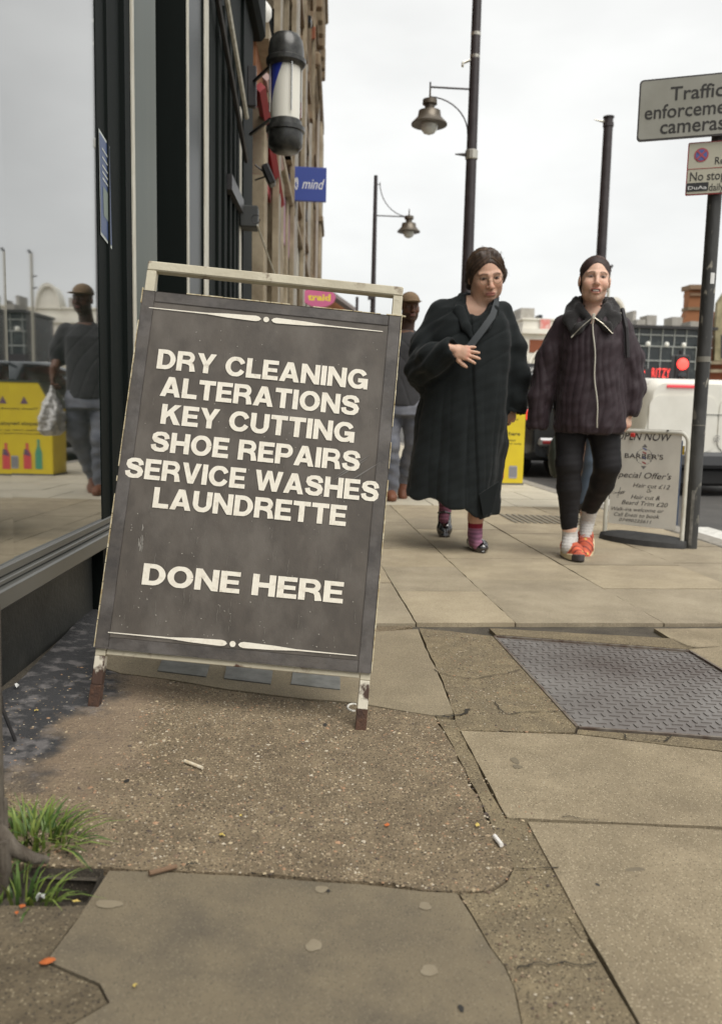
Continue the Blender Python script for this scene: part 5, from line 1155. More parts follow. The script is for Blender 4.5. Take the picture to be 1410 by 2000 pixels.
def scrap(px, py, rx, ry, m, name, label, cat, seed=0, h=.004):
    rx *= .75; ry *= .75; c = G(px, py); r = random.Random(seed+px); n = 9; V = [(c.x, c.y, c.z+h+.004)]
    for k in range(n):
        a = 2*pi*k/n; q = r.uniform(.6, 1.2); V.append((c.x+rx*cos(a)*q, c.y+ry*sin(a)*q, c.z+.004+r.uniform(0, h)))
    return tag(mobj(name, V, [[0, 1+k, 1+(k+1) % n] for k in range(n)], m), label, cat)
scrap(92, 1883, .014, .012, M_LEAFO, 'fallen_leaf', 'orange fallen leaf on the joint left of the smooth slab', 'leaf', 1)
scrap(264, 1932, .004, .006, M_LEAFY, 'fallen_leaf', 'tiny yellow leaf fragment on the smooth slab near the bottom', 'leaf', 2)
scrap(434, 1636, .008, .007, M_LEAFY, 'fallen_leaf', 'pale yellow leaf lying on the worn aggregate, biggest of the small leaves', 'leaf', 3)
scrap(470, 1598, .004, .006, M_LEAFY, 'fallen_leaf', 'tiny yellow leaf on the worn aggregate above the pale leaf', 'leaf', 4)
scrap(756, 1616, .008, .006, M_LEAFO, 'fallen_leaf', 'small brown leaf on the worn aggregate toward the mortar strip', 'leaf', 5)
scrap(932, 1617, .006, .007, M_LEAFY, 'fallen_leaf', 'yellow leaf at the right edge of the worn aggregate near the cigarette end', 'leaf', 6)
scrap(150, 1767, .009, .004, M_LEAFY, 'fallen_leaf', 'narrow yellow leaf on the near edge of the planting pit', 'leaf', 7)
scrap(44, 1776, .006, .004, M_LEAFO, 'fallen_leaf', 'small orange leaf below the weeds, upper of two', 'leaf', 8)
scrap(34, 1790, .005, .004, M_LEAFO, 'fallen_leaf', 'small orange leaf below the weeds, lower of two', 'leaf', 9)
scrap(80, 1762, .010, .008, M_PAP, 'tissue_scrap', 'crumpled white scrap beside the planting pit under the weeds', 'litter', 10, .010)
scrap(34, 1346, .012, .012, M_PAP, 'tissue_scrap', 'white scrap lying at the foot of the wall left of the board', 'litter', 11, .012)
scrap(72, 1392, .007, .006, M_LEAFY, 'fallen_leaf', 'tiny pale leaf on the soot stained paving near the wall', 'leaf', 12)
def stick(px0, py0, px1, py1, r_, m, name, label):
    a = G(px0, py0); b = G(px1, py1); a.z += r_+.003; b.z += r_+.003; return tag(MB().tube([tuple(a), tuple(b)], r_, 8).build(name, m, smooth=True), label, 'litter')
stick(965, 1640, 979, 1658, .004, mat('cigarette', (.72, .70, .66), .7), 'cigarette_end', 'white cigarette end on the edge of the worn aggregate')
stick(361, 1492, 396, 1506, .0035, mat('cigarette_tan', (.5, .4, .25), .7, c2=(.7, .66, .55), nscale=90), 'cigarette_end', 'tan and white cigarette stub in the middle of the aggregate below the board')
stick(292, 1714, 345, 1700, .004, mat('twig', (.16, .10, .06), .9), 'dead_twig', 'dry brown twig on the joint above the smooth slab')
scrap(375, 1696, .014, .006, mat('debris', (.05, .045, .03), .9), 'debris_clump', 'dark dirt clump in the joint beside the dry twig', 'litter', 13, .006)
# ------------------------------------------------------------------ people
def rotm(yaw=0, pitch=0, roll=0):                        # yaw to image right, pitch down, roll (top of head to image right)
    M = Matrix.Rotation(rad(yaw), 3, 'Z') @ Matrix.Rotation(rad(pitch), 3, 'X') @ Matrix.Rotation(rad(roll), 3, 'Y'); return np.array(M)
def smst(x, a, b): t = np.clip((x-a)/(b-a), 0, 1); return t*t*(3-2*t)
def head_mesh(O, M, skin, wide=1., jaw=1., smile=False, age=0., nose=1., lips=(.50, .20, .17), brow=(.10, .06, .04), neck_to=None, neck_r=.052, beard=None, glasses=False, h=.0024):
    O = np.array(O, float)
    P = lambda x, y, z: O+M @ np.array((x*wide, y, z))
    nt_ = np.array(neck_to) if neck_to is not None else P(0, .03, -.22)
    pts = np.array([P(x, y, z) for x in (-.1, .1) for y in (-.13, .11) for z in (-.12, .13)]+[nt_-.06, nt_+.06])
    f = Field(pts.min(0)-.01, pts.max(0)+.01, h)
    e = lambda c, r, k=.01, cut=False: f.ell(P(*c), (r[0]*wide, r[1], r[2]), k, M, cut)
    e((0, .012, .036), (.072, .092, .084)); e((0, -.028, -.02), (.060*jaw, .062, .085), .03)
    e((0, -.058, -.088), (.026, .026, .022), .025)
    for s in (-1, 1):
        e((s*.040*jaw, -.012, -.062), (.020, .038, .034), .03); e((s*.036, -.062, -.022), (.022, .022, .024), .02)
        f.cone(P(s*.010, -.084, .026), P(s*.044, -.072, .028), .0085, .007, .014)
        e((s*.030, -.092, .009), (.0165, .012, .0105), .010, True)
        e((s*.030, -.0745, .008), (.0135, .0110, .0085), .006)
        e((s*.076, .008, -.006), (.007, .017, .027), .008); e((s*.086, -.004, -.002), (.004, .008, .014), .005, True)
        e((s*.0115*nose, -.101, -.030), (.0085, .010, .0075), .007); e((s*.007, -.104, -.0375), (.0038, .005, .003), .003, True)
        if age: f.cone(P(s*.022, -.096, -.030), P(s*.034, -.082, -.062), .0015, .001, .006, cut=True)
    f.cone(P(0, -.086, .018), P(0, -.113*1., -.024), .0075, .0105*nose, .012); e((0, -.114, -.028), (.0098*nose, .009, .0085), .006)
    mz = -.060
    e((0, -.083, mz), (.028, .018, .018), .016)
    if smile:
        e((0, -.0985, mz+.0075), (.025, .007, .0040), .004); e((0, -.096, mz-.0130), (.021, .008, .0050), .004); e((0, -.102, mz-.0025), (.0230, .010, .0058), .0025, True)
        for s in (-1, 1): e((s*.038, -.066, -.030), (.018, .018, .018), .022)
    else:
        e((0, -.0985, mz+.0048), (.022, .007, .0048), .004); e((0, -.0965, mz-.0055), (.020, .008, .0058), .004); f.cone(P(-.020, -.1045, mz), P(.020, -.1045, mz), .0009, .0009, .0022, cut=True)
    e((0, -.088, mz-.018), (.018, .010, .004), .010, True)
    f.cone(P(0, .022, -.05), nt_, neck_r*.95, neck_r*1.06, .025)
    V, Q = f.mesh(); L = (V-O) @ M; L[:, 0] /= wide; x, y, z = L.T; ax = np.abs(x)
    C_ = np.tile(np.array(skin), (len(V), 1)).astype(float); C_ *= (1+.05*fbm(V, 90, 3)+.05*fbm(V, 300, 4))[:, None]
    def mixin(m, c): C_[:] = C_*(1-m[:, None])+np.array(c)*m[:, None]
    fr = smst(-y, .03, .06); blush = np.exp(-((ax-.038)**2/.0005+(z+.028)**2/.0004))*fr; mixin(blush*.35, np.array(skin)*(1.0, .68, .62)); nb = np.exp(-(x**2/.00025+(z+.027)**2/.00025))*fr; mixin(nb*.3, np.array(skin)*(1., .65, .6))
    lipm = smst(-((x/(.0265 if smile else .0225))**2+((z-mz+.001)/(.0125 if smile else .0108))**2), -1.25, -.85)*smst(-y, .078, .088); mixin(lipm*.8, lips)
    if smile:
        inm = smst(-((x/.0225)**2+((z-mz+.0025)/.0062)**2), -1.15, -.9)*smst(-y, .06, .08); mixin(inm, (.10, .03, .03))
    else: mixin(smst(-np.abs(z-mz), -.0018, -.0006)*smst(-ax, -.021, -.018)*fr*.7, (.16, .05, .05))
    bz = .0265+.004*np.sin(np.clip((ax-.01)/.036, 0, 1)*pi)-.004*smst(ax, .034, .05); bm_ = smst(-np.abs(z-bz), -.0046, -.0026)*smst(ax, .009, .014)*smst(-ax, -.049, -.042)*fr; mixin(bm_*.75, brow)
    ex = (ax-.030)/.0145; ez = (z-.0078)/.0062; eye = smst(-(ex**2+ez**2), -1.1, -.8)*fr; mixin(smst(-(ex**2+((z-.008)/.0092)**2), -1.3, -.8)*fr*.35, np.array(skin)*(.6, .45, .42))
    mixin(eye*.9, (.27, .20, .17)); mixin(smst(-((ax-.0295)**2+(z-.0078)**2), -.0070**2, -.0052**2)*eye, (.03, .018, .012))
    lid = smst(-(np.abs(z-(.0078+.0066*np.sqrt(np.clip(1-ex**2, 0, 1))))), -.0022, -.0009)*smst(-ex**2, -1.3, -1.)*fr; mixin(lid*.9, (.07, .04, .03))
    if beard is not None: mixin(smst(-z, .035, .055)*smst(-y, -.03, .02)*(1-lipm)*.7, beard)
    return V, Q, C_, P
def hair_field(O, M, wide=1., puff=.011, front=.076, h=.003, k2=.012, low=-.06, ears=True):
    O = np.array(O, float); P = lambda x, y, z: O+M @ np.array((x*wide, y, z))
    pts = np.array([P(x, y, z) for x in (-.13, .13) for y in (-.12, .16) for z in (-.17, .15)]); f = Field(pts.min(0), pts.max(0), h)
    f.ell(P(0, .014, .038), ((.072+puff)*wide, .092+puff, .084+puff), .01, M)
    f.ell(P(0, .035, -.015), ((.071+puff*.8)*wide, .070+puff, .075), .02, M)
    if ears:
        for s in (-1, 1): f.ell(P(s*.086, .002, -.010), (.016, .018, .028), .006, M, cut=True)
    # cut the face opening
    cx, cz = O+M @ np.array((0, 0, 0)), None
    def fn(X, Y, Z):
        px, py, pz = X-O[0], Y-O[1], Z-O[2]; x = (M[0, 0]*px+M[1, 0]*py+M[2, 0]*pz)/wide; y = M[0, 1]*px+M[1, 1]*py+M[2, 1]*pz; z = M[0, 2]*px+M[1, 2]*py+M[2, 2]*pz
        d1 = (z-(front-1.35*(y+.08)))/1.68                   # in front of and below the hairline
        d2 = (low-z)*-1.0
        d2 = (z+.040+.9*y)/1.35
        return d2
    f.op(fn, pts.min(0), pts.max(0), .008, True)
    f.ell(P(0, -.098, -.033), (.0635*wide, .080, front+.033), k2, M, cut=True)
    return f, P
def finish_hair(f, name, m, parent, T, seed=0, amp=.0022, sc=(260, 60, 60), M=None, O=None):
    V, Q = f.mesh(); N_ = norms(V, Q); L = V-np.array(O) if O is not None else V
    if M is not None: L = L @ M
    ang = np.arctan2(L[:, 0], L[:, 2]+.03); ph = fbm(L, 12, seed)*2.2; d = (np.sin(ang*47+ph*2)*.35+np.sin(ang*83+L[:, 1]*40+ph*3)*.3+fbm(L, 45, seed+1)*.75)*amp
    V = V+N_*d[:, None]; V = place(V, T); o = mobj(name, V, Q, m, parent, True); return o
def about(T, O, s): return T @ Matrix.Translation(O) @ Matrix.Scale(s, 4) @ Matrix.Translation(-Vector(O))
def scaled(hv, O, s): O = np.array(O); return ((hv[0]-O)*s+O, hv[1], hv[2])
def combed(P, ends, n, seed, wave=0., lift=.004, r0=.0):
    """hair paths in head coordinates: from the hairline or the parting over the skull; ends(r) gives start, end unit directions and end drop"""
    r = random.Random(seed); out = []; c = np.array((0, .016, .034)); R = np.array((.078, .099, .091))
    for i in range(n):
        a, b, drop = ends(r); a = np.array(a, float); b = np.array(b, float); a /= np.linalg.norm(a); b /= np.linalg.norm(b); l = lift*r.uniform(.2, 1.2); q = []; ph = r.uniform(0, 6.28)
        for k in range(8):
            t = k/7; d = a*(1-t)+b*t; d /= np.linalg.norm(d); p = c+d*(R+l+r0+wave*.5*sin(t*pi)); p[2] -= drop*max(0, t-.7)/.3; p = p+np.array((sin(ph+t*9), cos(ph+t*7), sin(ph*2+t*8)))*wave*t
            q.append(tuple(P(*p)))
        out.append(q)
    return out
def strands(name, m, parent, T, paths, r_=.0011):
    mb = MB()
    for p in paths: mb.tube([tuple(T @ Vector(q)) for q in p], [r_]*(len(p)-1)+[r_*.3], 4)
    o = mb.build(name, m, parent); o['kind'] = 'stuff'; return o
def hand(wr, X, Nn, size=1., curl=(10, 12, 14, 16), spread=(7, 2, -5, -12), thumb=(48, 12), side=1, skin=(.6, .38, .28), h=.0022, fore=.06, bend=18):
    """wr wrist point, X direction of the fingers, Nn normal of the back of the hand, side +1/-1 puts the thumb left or right"""
    X = np.array(X, float); X /= np.linalg.norm(X); Nn = np.array(Nn, float); Nn -= X*(Nn@X); Nn /= np.linalg.norm(Nn); Y = np.cross(Nn, X)*side
    wr = np.array(wr, float); p = lambda a, b, c: wr+(X*a+Y*b+Nn*c)*size
    tips = np.array([p(-fore, -.05, -.05), p(-fore, .08, .04), p(.2, .08, -.1), p(.2, -.08, .05)]); f = Field(tips.min(0)-.02, tips.max(0)+.02, h)
    R_ = np.stack([X, Y, Nn], 1)
    f.cone(p(-fore, 0, 0), p(.01, 0, 0), .027*size, .023*size, .012, sq=(1, 1, 1)); f.ell(p(.035, .0, 0), (.045*size, .036*size, .0155*size), .015, R_); f.ell(p(.068, .002, .001), (.026*size, .041*size, .0135*size), .012, R_); f.ell(p(.03, .024, -.006), (.032*size, .018*size, .016*size), .012, R_)
    B = [(.083, .0285, .058), (.090, .0095, .066), (.086, -.0105, .061), (.076, -.029, .047)]
    for i, (bx, by, L) in enumerate(B):
        a = rad(spread[i]); c = 0; q = p(bx-.012, by, 0); r0 = (.0093, .0096, .0091, .0080)[i]*size
        for s, (fl, cc) in enumerate(((.48, curl[i]), (.30, bend+curl[i]*.6), (.24, bend*.7+curl[i]*.4))):
            c += rad(cc); d = (X*cos(a)+Y*sin(a))*cos(c)-Nn*sin(c); q2 = q+d*L*fl*size*(1.25 if s == 0 else 1); f.cone(q, q2, r0, r0*.92, .005 if s else .009); q = q2; r0 *= .93
    a = rad(thumb[0]); q = p(.018, .026, -.004); q1 = q+(X*cos(a)+Y*sin(a)-Nn*.15)*.038*size; a2 = a-rad(thumb[1]); q2 = q1+(X*cos(a2)+Y*sin(a2)-Nn*.12)*.030*size; a3 = a2-rad(8); q3 = q2+(X*cos(a3)+Y*sin(a3)-Nn*.1)*.022*size
    f.chain([q, q1, q2, q3], [.0135*size, .0112*size, .0102*size, .0085*size], .008)
    V, Q = f.mesh(); C_ = np.tile(np.array(skin), (len(V), 1))*(1+.05*fbm(V, 120, 8))[:, None]
    kn = np.zeros(len(V))
    for bx, by, L in B: kn += np.exp(-(((V-p(bx, by, .008))**2).sum(1))/.00012)
    C_ = C_*(1-.18*np.clip(kn, 0, 1)[:, None]*np.array((0, 1, 1))); return V, Q, C_
def join(parts):
    V = []; Q = []; C_ = []; k = 0
    for v, q, c in parts: V.append(v); Q.append(q+k); C_.append(c); k += len(v)
    return np.concatenate(V), np.concatenate(Q), np.concatenate(C_)
M_SKIN = mat('skin', (1, 1, 1), .5, attr='col', spec=.35, bump=.03, bscale=400)
MATS['skin'].node_tree.nodes['Principled BSDF'].inputs['Subsurface Weight'].default_value = .12
MATS['skin'].node_tree.nodes['Principled BSDF'].inputs['Subsurface Radius'].default_value = (.012, .005, .003)
def cloth(f, name, m, parent, T, disp=None, cols=None):
    V, Q = f.mesh(); V = relax(V, Q, 8); N_ = norms(V, Q)
    if disp is not None: V = V+N_*disp(V, N_)[:, None]
    c = cols(V) if cols else None
    return mobj(name, place(V, T), Q, m, parent, True, cols=c)
def person_root(px, py, label, rz, group=None, sc=1., lift=0.):
    g = G(px, py); t = thing('person', label, 'person', (g.x, g.y, zg(g.x)), group); return t, Matrix.Translation((g.x, g.y, zg(g.x)+lift)) @ Matrix.Rotation(rad(rz), 4, 'Z') @ Matrix.Scale(sc, 4)

# ---- first walker: long black coat, glasses, hand on the belly
def walker_coat():
    t, T = person_root(928, 1073, 'walker in a long black coat and glasses, looking down with one hand on the belly', -12)
    skin = (.60, .37, .265)
    HO = (.0, -.055, 1.475); HM = rotm(13, 20, -7); HS = 1.11
    hv = head_mesh(HO, HM, skin, 1.04, 1.12, neck_to=(-.035, -.035, 1.23), neck_r=.060, lips=(.46, .17, .15), age=1, nose=1.05)
    # legs: planted leg and raised hind leg
    f = Field((-.36, -.22, 0), (.12, .62, .62), .0045)
    f.chain([(.0, .06, .55), (-.005, .045, .33), (-.005, .03, .17), (-.005, .035, .08)], [.085, .058, .040, .034], .02); f.ell((-.005, .075, .27), (.05, .045, .09), .02)
    f.chain([(-.005, .03, .08), (.0, -.02, .045), (.012, -.075, .035)], [.034, .030, .024], .015)
    f.chain([(-.20, .20, .60), (-.19, .34, .40), (-.185, .50, .235), (-.185, .54, .20)], [.085, .062, .040, .036], .02); f.ell((-.19, .42, .36), (.05, .06, .09), .02)
    f.chain([(-.185, .54, .20), (-.185, .50, .15), (-.19, .46, .09)], [.036, .03, .024], .015)
    lv, lq = f.mesh(); lc = np.tile(np.array(skin)*np.array((.95, .9, .88)), (len(lv), 1))
    h1 = hand((-.155, -.285, 1.075), (.96, -.05, -.24), (.05, -1, .12), .92, curl=(4, 5, 6, 8), spread=(11, 0, -9, -20), thumb=(42, 16), side=-1, skin=skin, bend=8)
    h2 = hand((.168, .03, .80), (-.15, -.0, -1), (.25, -.8, .1), .92, curl=(22, 26, 30, 34), side=-1, skin=skin)
    # torso so that the whole body is there under the coat
    f = Field((-.34, -.2, .5), (.2, .2, 1.4), .012); f.loft([(.5, -.1, 0, .17, .12), (.8, -.09, 0, .18, .13), (1.05, -.075, 0, .15, .11), (1.3, -.07, 0, .15, .10), (1.38, -.05, 0, .06, .06)]); bv, bq = f.mesh()
    V, Q, C_ = join([scaled(hv, HO, HS), (lv, lq, lc), h1, h2, (bv, bq, np.tile(np.array(skin), (len(bv), 1)))])
    mobj('body', place(V, T), Q, M_SKIN, t, True, cols=C_)
    # hair: side swept, short curls at the sides
    f, P = hair_field(HO, HM, 1.04, .006, .080, ears=False); TH = about(T, HO, HS)
    for c, r_ in (((.079, .022, .018), .020), ((.086, .028, -.008), .019), ((.078, .034, -.034), .017), ((.092, .04, .010), .014), ((-.078, .022, .012), .017), ((-.078, .03, -.02), .017), ((-.066, .05, -.05), .02), ((0, .08, -.02), .045), ((.032, -.030, .106), .020), ((-.026, -.026, .106), .018)): f.ell(P(*c), (r_, r_, r_*.9), .022)
    mh = mat('hair_brown', (.030, .018, .012), .5, c2=(.060, .037, .024), nscale=60, spec=.4, sheen=.15)
    finish_hair(f, 'hair', mh, t, TH, 3, .0016, M=HM, O=HO)
    r = random.Random(4); ps = []
    for i in range(46):
        a = r.uniform(-.2, pi+.2); b = r.uniform(-.3, .8); s = (.088*cos(a)*cos(b), .014+.1*sin(b), .035+.1*sin(a)*cos(b)); q = [r.gauss(0, .012) for _ in range(3)]
        ps.append([tuple(P(s[0]*(1+.05*k)+q[0]*k*.6, s[1]+.01*k+q[1]*k*.5, s[2]*(1+.03*k)+q[2]*k*.5-.004*k*k)) for k in range(3)])
    strands('stray_hairs', mh, t, TH, ps, .0008)
    def e1(r):
        s = 1 if r.random() < .5 else -1; y = r.uniform(-.98, .5); return (.12+.04*s, y, 1.0-.20*abs(y)), (s*1.0, .15+y*.55+r.uniform(-.1, .15), r.uniform(-.55, -.15)), .02
    strands('hair_locks', mh, t, TH, combed(P, e1, 420, 11, .0045, .004, -.0005), .0014); strands('hair_locks', mat('hair_brown_light', (.10, .062, .038), .45, c2=(.16, .10, .06), nscale=60), t, TH, combed(P, e1, 130, 12, .006, .006, .0), .0011)
    T_ = T; T = TH
    # glasses: thin round frames
    mb = MB()
    for s in (-1, 1): mb.tube([tuple(T @ Vector(P((s*.031+.0195*cos(q)), -.108+.004*abs(s*.031+.0195*cos(q))/.05, .004+.0175*sin(q)))) for q in [i*2*pi/18 for i in range(19)]], .0017, 6).tube([tuple(T @ Vector(P(s*.050, -.100, .008))), tuple(T @ Vector(P(s*.078, -.02, .012)))], .001, 5)
    mb.tube([tuple(T @ Vector(P(-.012, -.109, .008))), tuple(T @ Vector(P(.012, -.109, .008)))], .0011, 6); mb.build('glasses', mat('gold_wire', (.34, .24, .16), .35, metal=.6), t); T = T_
    # coat
    MC = mat('black_wool', (.0075, .0105, .0112), .9, c2=(.0125, .0155, .0162), nscale=300, spec=.25, sheen=.06, bump=.12, bscale=500, bdist=.002)
    def fold(th, z):
        s = np.clip((1.15-z)/.85, 0, 1); fr = np.clip(-np.sin(th), 0, 1)
        return s*(.040*np.sin(th*5+1.2*np.sin(z*4)+.6)+.026*np.sin(th*8+2*np.sin(z*3+1)+z*2))+.012*np.sin(th*5+z*14)
    f = Field((-.50, -.40, .17), (.34, .36, 1.47), .006)
    f.loft([(.20, -.14, .02, .252, .235), (.30, -.142, .02, .258, .24), (.45, -.128, .02, .258, .232), (.60, -.108, .015, .256, .22), (.85, -.09, .005, .244, .20), (1.0, -.08, -.005, .236, .19), (1.12, -.075, -.005, .228, .18), (1.24, -.072, 0, .212, .160), (1.31, -.070, .01, .178, .130), (1.355, -.064, .025, .128, .098), (1.385, -.055, .035, .088, .075)], .03, fold)
    # hem cut: higher on the left, dipping to the right with a split
    def hem(X, Y, Z): return Z-(.292-.10*np.clip((X+.30)/.34, 0, 1)**1.3+.012*np.sin(X*40+Y*9)+.0*Y+.05*np.clip(Y/.2, 0, 1))
    f.op(hem, (-.5, -.4, .15), (.34, .36, .42), .006, True)
    f.chain([(-.225, .01, 1.285), (-.305, -.01, 1.11), (-.325, -.055, .985)], [.078, .084, .087], .035); f.chain([(-.325, -.055, .985), (-.26, -.20, 1.025), (-.175, -.268, 1.07)], [.090, .078, .064], .03)
    f.ell((-.325, .01, .94), (.07, .08, .08), .03)
    f.ell((-.042, -.115, 1.37), (.062, .10, .115), .015, cut=True)
    f.chain([(.085, .01, 1.285), (.150, .02, 1.11), (.178, .03, .95), (.180, .02, .785)], [.074, .078, .080, .072], .018)
    f.cone((.18, .015, .72), (.18, .018, .765), .058, .060, .006, cut=True); f.cone((-.12, -.30, 1.092), (-.165, -.275, 1.076), .050, .05, .006, cut=True)
    def disp(V, N_):
        x, y, z = V.T; d = .0035*fbm(V, 22, 1)+.0022*fbm(V, 50, 2)
        arm = np.exp(-((x+.31)**2/.012+(z-1.0)**2/.02)); d += arm*.010*np.sin((z-x*.9)*75+2*fbm(V, 8, 3)); arm2 = np.exp(-((x-.2)**2/.006))*smst(-z, -1.25, -1.1); d += arm2*.006*np.sin(z*42+x*30+1.5*fbm(V, 8, 5))
        fx_ = -.075+.10*(1.3-z)*.75; fr = smst(-y, .06, .12); d += fr*smst(x-fx_, -.004, .004)*.009*smst(-z, -1.32, -1.26)   # overlapping front edge
        d -= fr*np.exp(-((x-fx_)/.006)**2)*.004
        th = np.arctan2(y, x+.09); s = smst(-z, -1.15, -.5); ph = th*4.5+.5*np.sin(z*3)+.35*fbm(V*np.array((1, 1, .35)), 5, 21); d -= s*.007*(1-np.abs(np.sin(ph)))**4; ph2 = th*7+1.1*z+.4*fbm(V*np.array((1, 1, .4)), 6, 22); d -= s*.003*(1-np.abs(np.sin(ph2)))**5
        up = smst(z, .9, 1.15)*fr; d -= up*.006*(1-np.abs(np.sin(z*22-x*16+1.2*fbm(V, 5, 23))))**6; return d
    cloth(f, 'coat', MC, t, T, disp)
    # flap of the front corner swinging below the hem
    mb = MB(T); fl = [(.005, .33), (.105, .40), (.085, .30), (.075, .235), (.03, .215)]
    Vv = [(x, -.215, z) for x, z in fl]+[(x, -.195, z) for x, z in fl]; n = len(fl); mb.add(Vv, [list(range(n)), list(range(n, 2*n))[::-1]]+[[i, i+n, (i+1) % n+n, (i+1) % n] for i in range(n)]); mb.build('coat_flap', MC, t)
    # collar and lapels
    f = Field((-.26, -.24, 1.10), (.16, .16, 1.52), .0045)
    for s in (-1, 1):
        f.chain([(-.045, .09, 1.385), (-.045+s*.055, .07, 1.38), (-.045+s*.085, .0, 1.365), (-.045+s*.080, -.07, 1.335)], [.018, .019, .019, .018], .012, sq=(1, 1, 1.5))
    for s, xx in ((-1, -.13), (1, .045)): f.chain([(-.045+s*.082, -.06, 1.345), (-.045+s*.090, -.125, 1.29), (-.045+s*.050, -.178, 1.20), (-.045+s*.01, -.195, 1.13)], [.022, .030, .024, .008], .012, sq=(1, .42, 1))
    cloth(f, 'collar', MC, t, T, lambda V, N_: .0015*fbm(V, 40, 6))
    f = Field((-.16, -.2, 1.22), (.08, .0, 1.40), .005); f.chain([(-.045, -.08, 1.26), (-.045, -.13, 1.18)], [.075, .06], .02, sq=(1, .7, 1)); 
    f.ell((-.040, -.15, 1.30), (.032, .09, .07), .01, cut=True); f.op(lambda X, Y, Z: 1.235-Z+0*X+0*Y, (-.2, -.25, 1.235), (.12, .05, 1.45), .01, True); cloth(f, 'shirt', mat('black_shirt', (.010, .012, .013), .8), t, T)
    # bag strap over the chest
    pts = [(.062, -.02, 1.385), (.058, -.11, 1.33), (.040, -.168, 1.26), (-.005, -.205, 1.19), (-.055, -.222, 1.12), (-.10, -.235, 1.06)]; mb = MB(T); V = []; F = []
    for i, p in enumerate(pts): V += [(p[0]-.013, p[1]-.004, p[2]+.012), (p[0]+.013, p[1]-.004, p[2]-.012), (p[0]-.013, p[1]+.006, p[2]+.012), (p[0]+.013, p[1]+.006, p[2]-.012)]
    for i in range(len(pts)-1): a = i*4; F += [[a, a+1, a+5, a+4], [a+2, a, a+4, a+6], [a+1, a+3, a+7, a+5]]
    mb.add(V, F).build('bag_strap', mat('strap', (.028, .034, .038), .7), t, smooth=True)
    # socks and shoes
    def sock_cols(V):
        z = V[:, 2]; c = np.tile(np.array((.30, .13, .20)), (len(V), 1)); c += .05*np.sin(z*420)[:, None]; return c
    f = Field((-.06, -.14, .01), (.07, .09, .16), .004); f.chain([(-.005, .032, .145), (-.005, .033, .08), (.0, -.02, .048), (.012, -.085, .040)], [.0425, .040, .037, .031], .01); f.op(lambda X, Y, Z: -(Z-.150)+0*X+0*Y, (-.1, -.1, .15), (.1, .1, .2), .002, True)
    sm = mat('sock_mauve', (1, 1, 1), .9, attr='col')
    cloth(f, 'sock', sm, t, T, None, lambda V: np.where((V[:, 2] > .118)[:, None], np.array((.23, .012, .03)), np.array((.28, .12, .19))*(1+.25*np.sin(V[:, 2]*330))[:, None]))
    f = Field((-.25, .40, .06), (-.12, .62, .32), .004); f.chain([(-.187, .45, .29), (-.185, .53, .215), (-.185, .50, .15), (-.19, .46, .10)], [.045, .043, .037, .03], .01); cloth(f, 'sock', sm, t, T, None, lambda V: np.tile(np.array((.22, .08, .12)), (len(V), 1))*(1+.3*np.sin(V[:, 2]*300))[:, None])
    ms = mat('patent_black', (.012, .009, .010), .12, spec=.8, coat=1.)
    def shoe(pos, M, nm='shoe'):
        f = Field((-.07, -.20, -.01), (.07, .12, .11), .0035)
        f.chain([(0, .055, .032), (0, -.02, .030), (.004, -.09, .028), (.006, -.13, .026)], [.036, .034, .043, .034], .02, sq=(1, 1, .85)); f.ell((.003, -.02, .075), (.031, .065, .040), .008, cut=True)
        f.op(lambda X, Y, Z: (Z-.008)+0*X+0*Y, (-.1, -.3, -.1), (.1, .2, .008), .004, True); f.op(lambda X, Y, Z: np.maximum(np.abs(Z-.006)-.006, np.sqrt((X-.003)**2/.040**2+(Y+.04)**2/.125**2)*.04-.04), (-.07, -.2, 0), (.07, .1, .012), .003)
        f.cone((-.035, .0, .055), (.0, .0, .075), .007, .006, .006); f.cone((.0, .0, .075), (.035, .0, .055), .006, .007, .006)
        V, Q = f.mesh(); return mobj(nm, place(V, T @ Matrix.Translation(pos) @ M), Q, ms, t, True)
    shoe((-.002, .03, .0), Matrix.Rotation(rad(14), 4, 'Z')); shoe((-.188, .52, .115), Matrix.Rotation(rad(62), 4, 'X') @ Matrix.Scale(1.02, 4))
    return t
walker_coat()

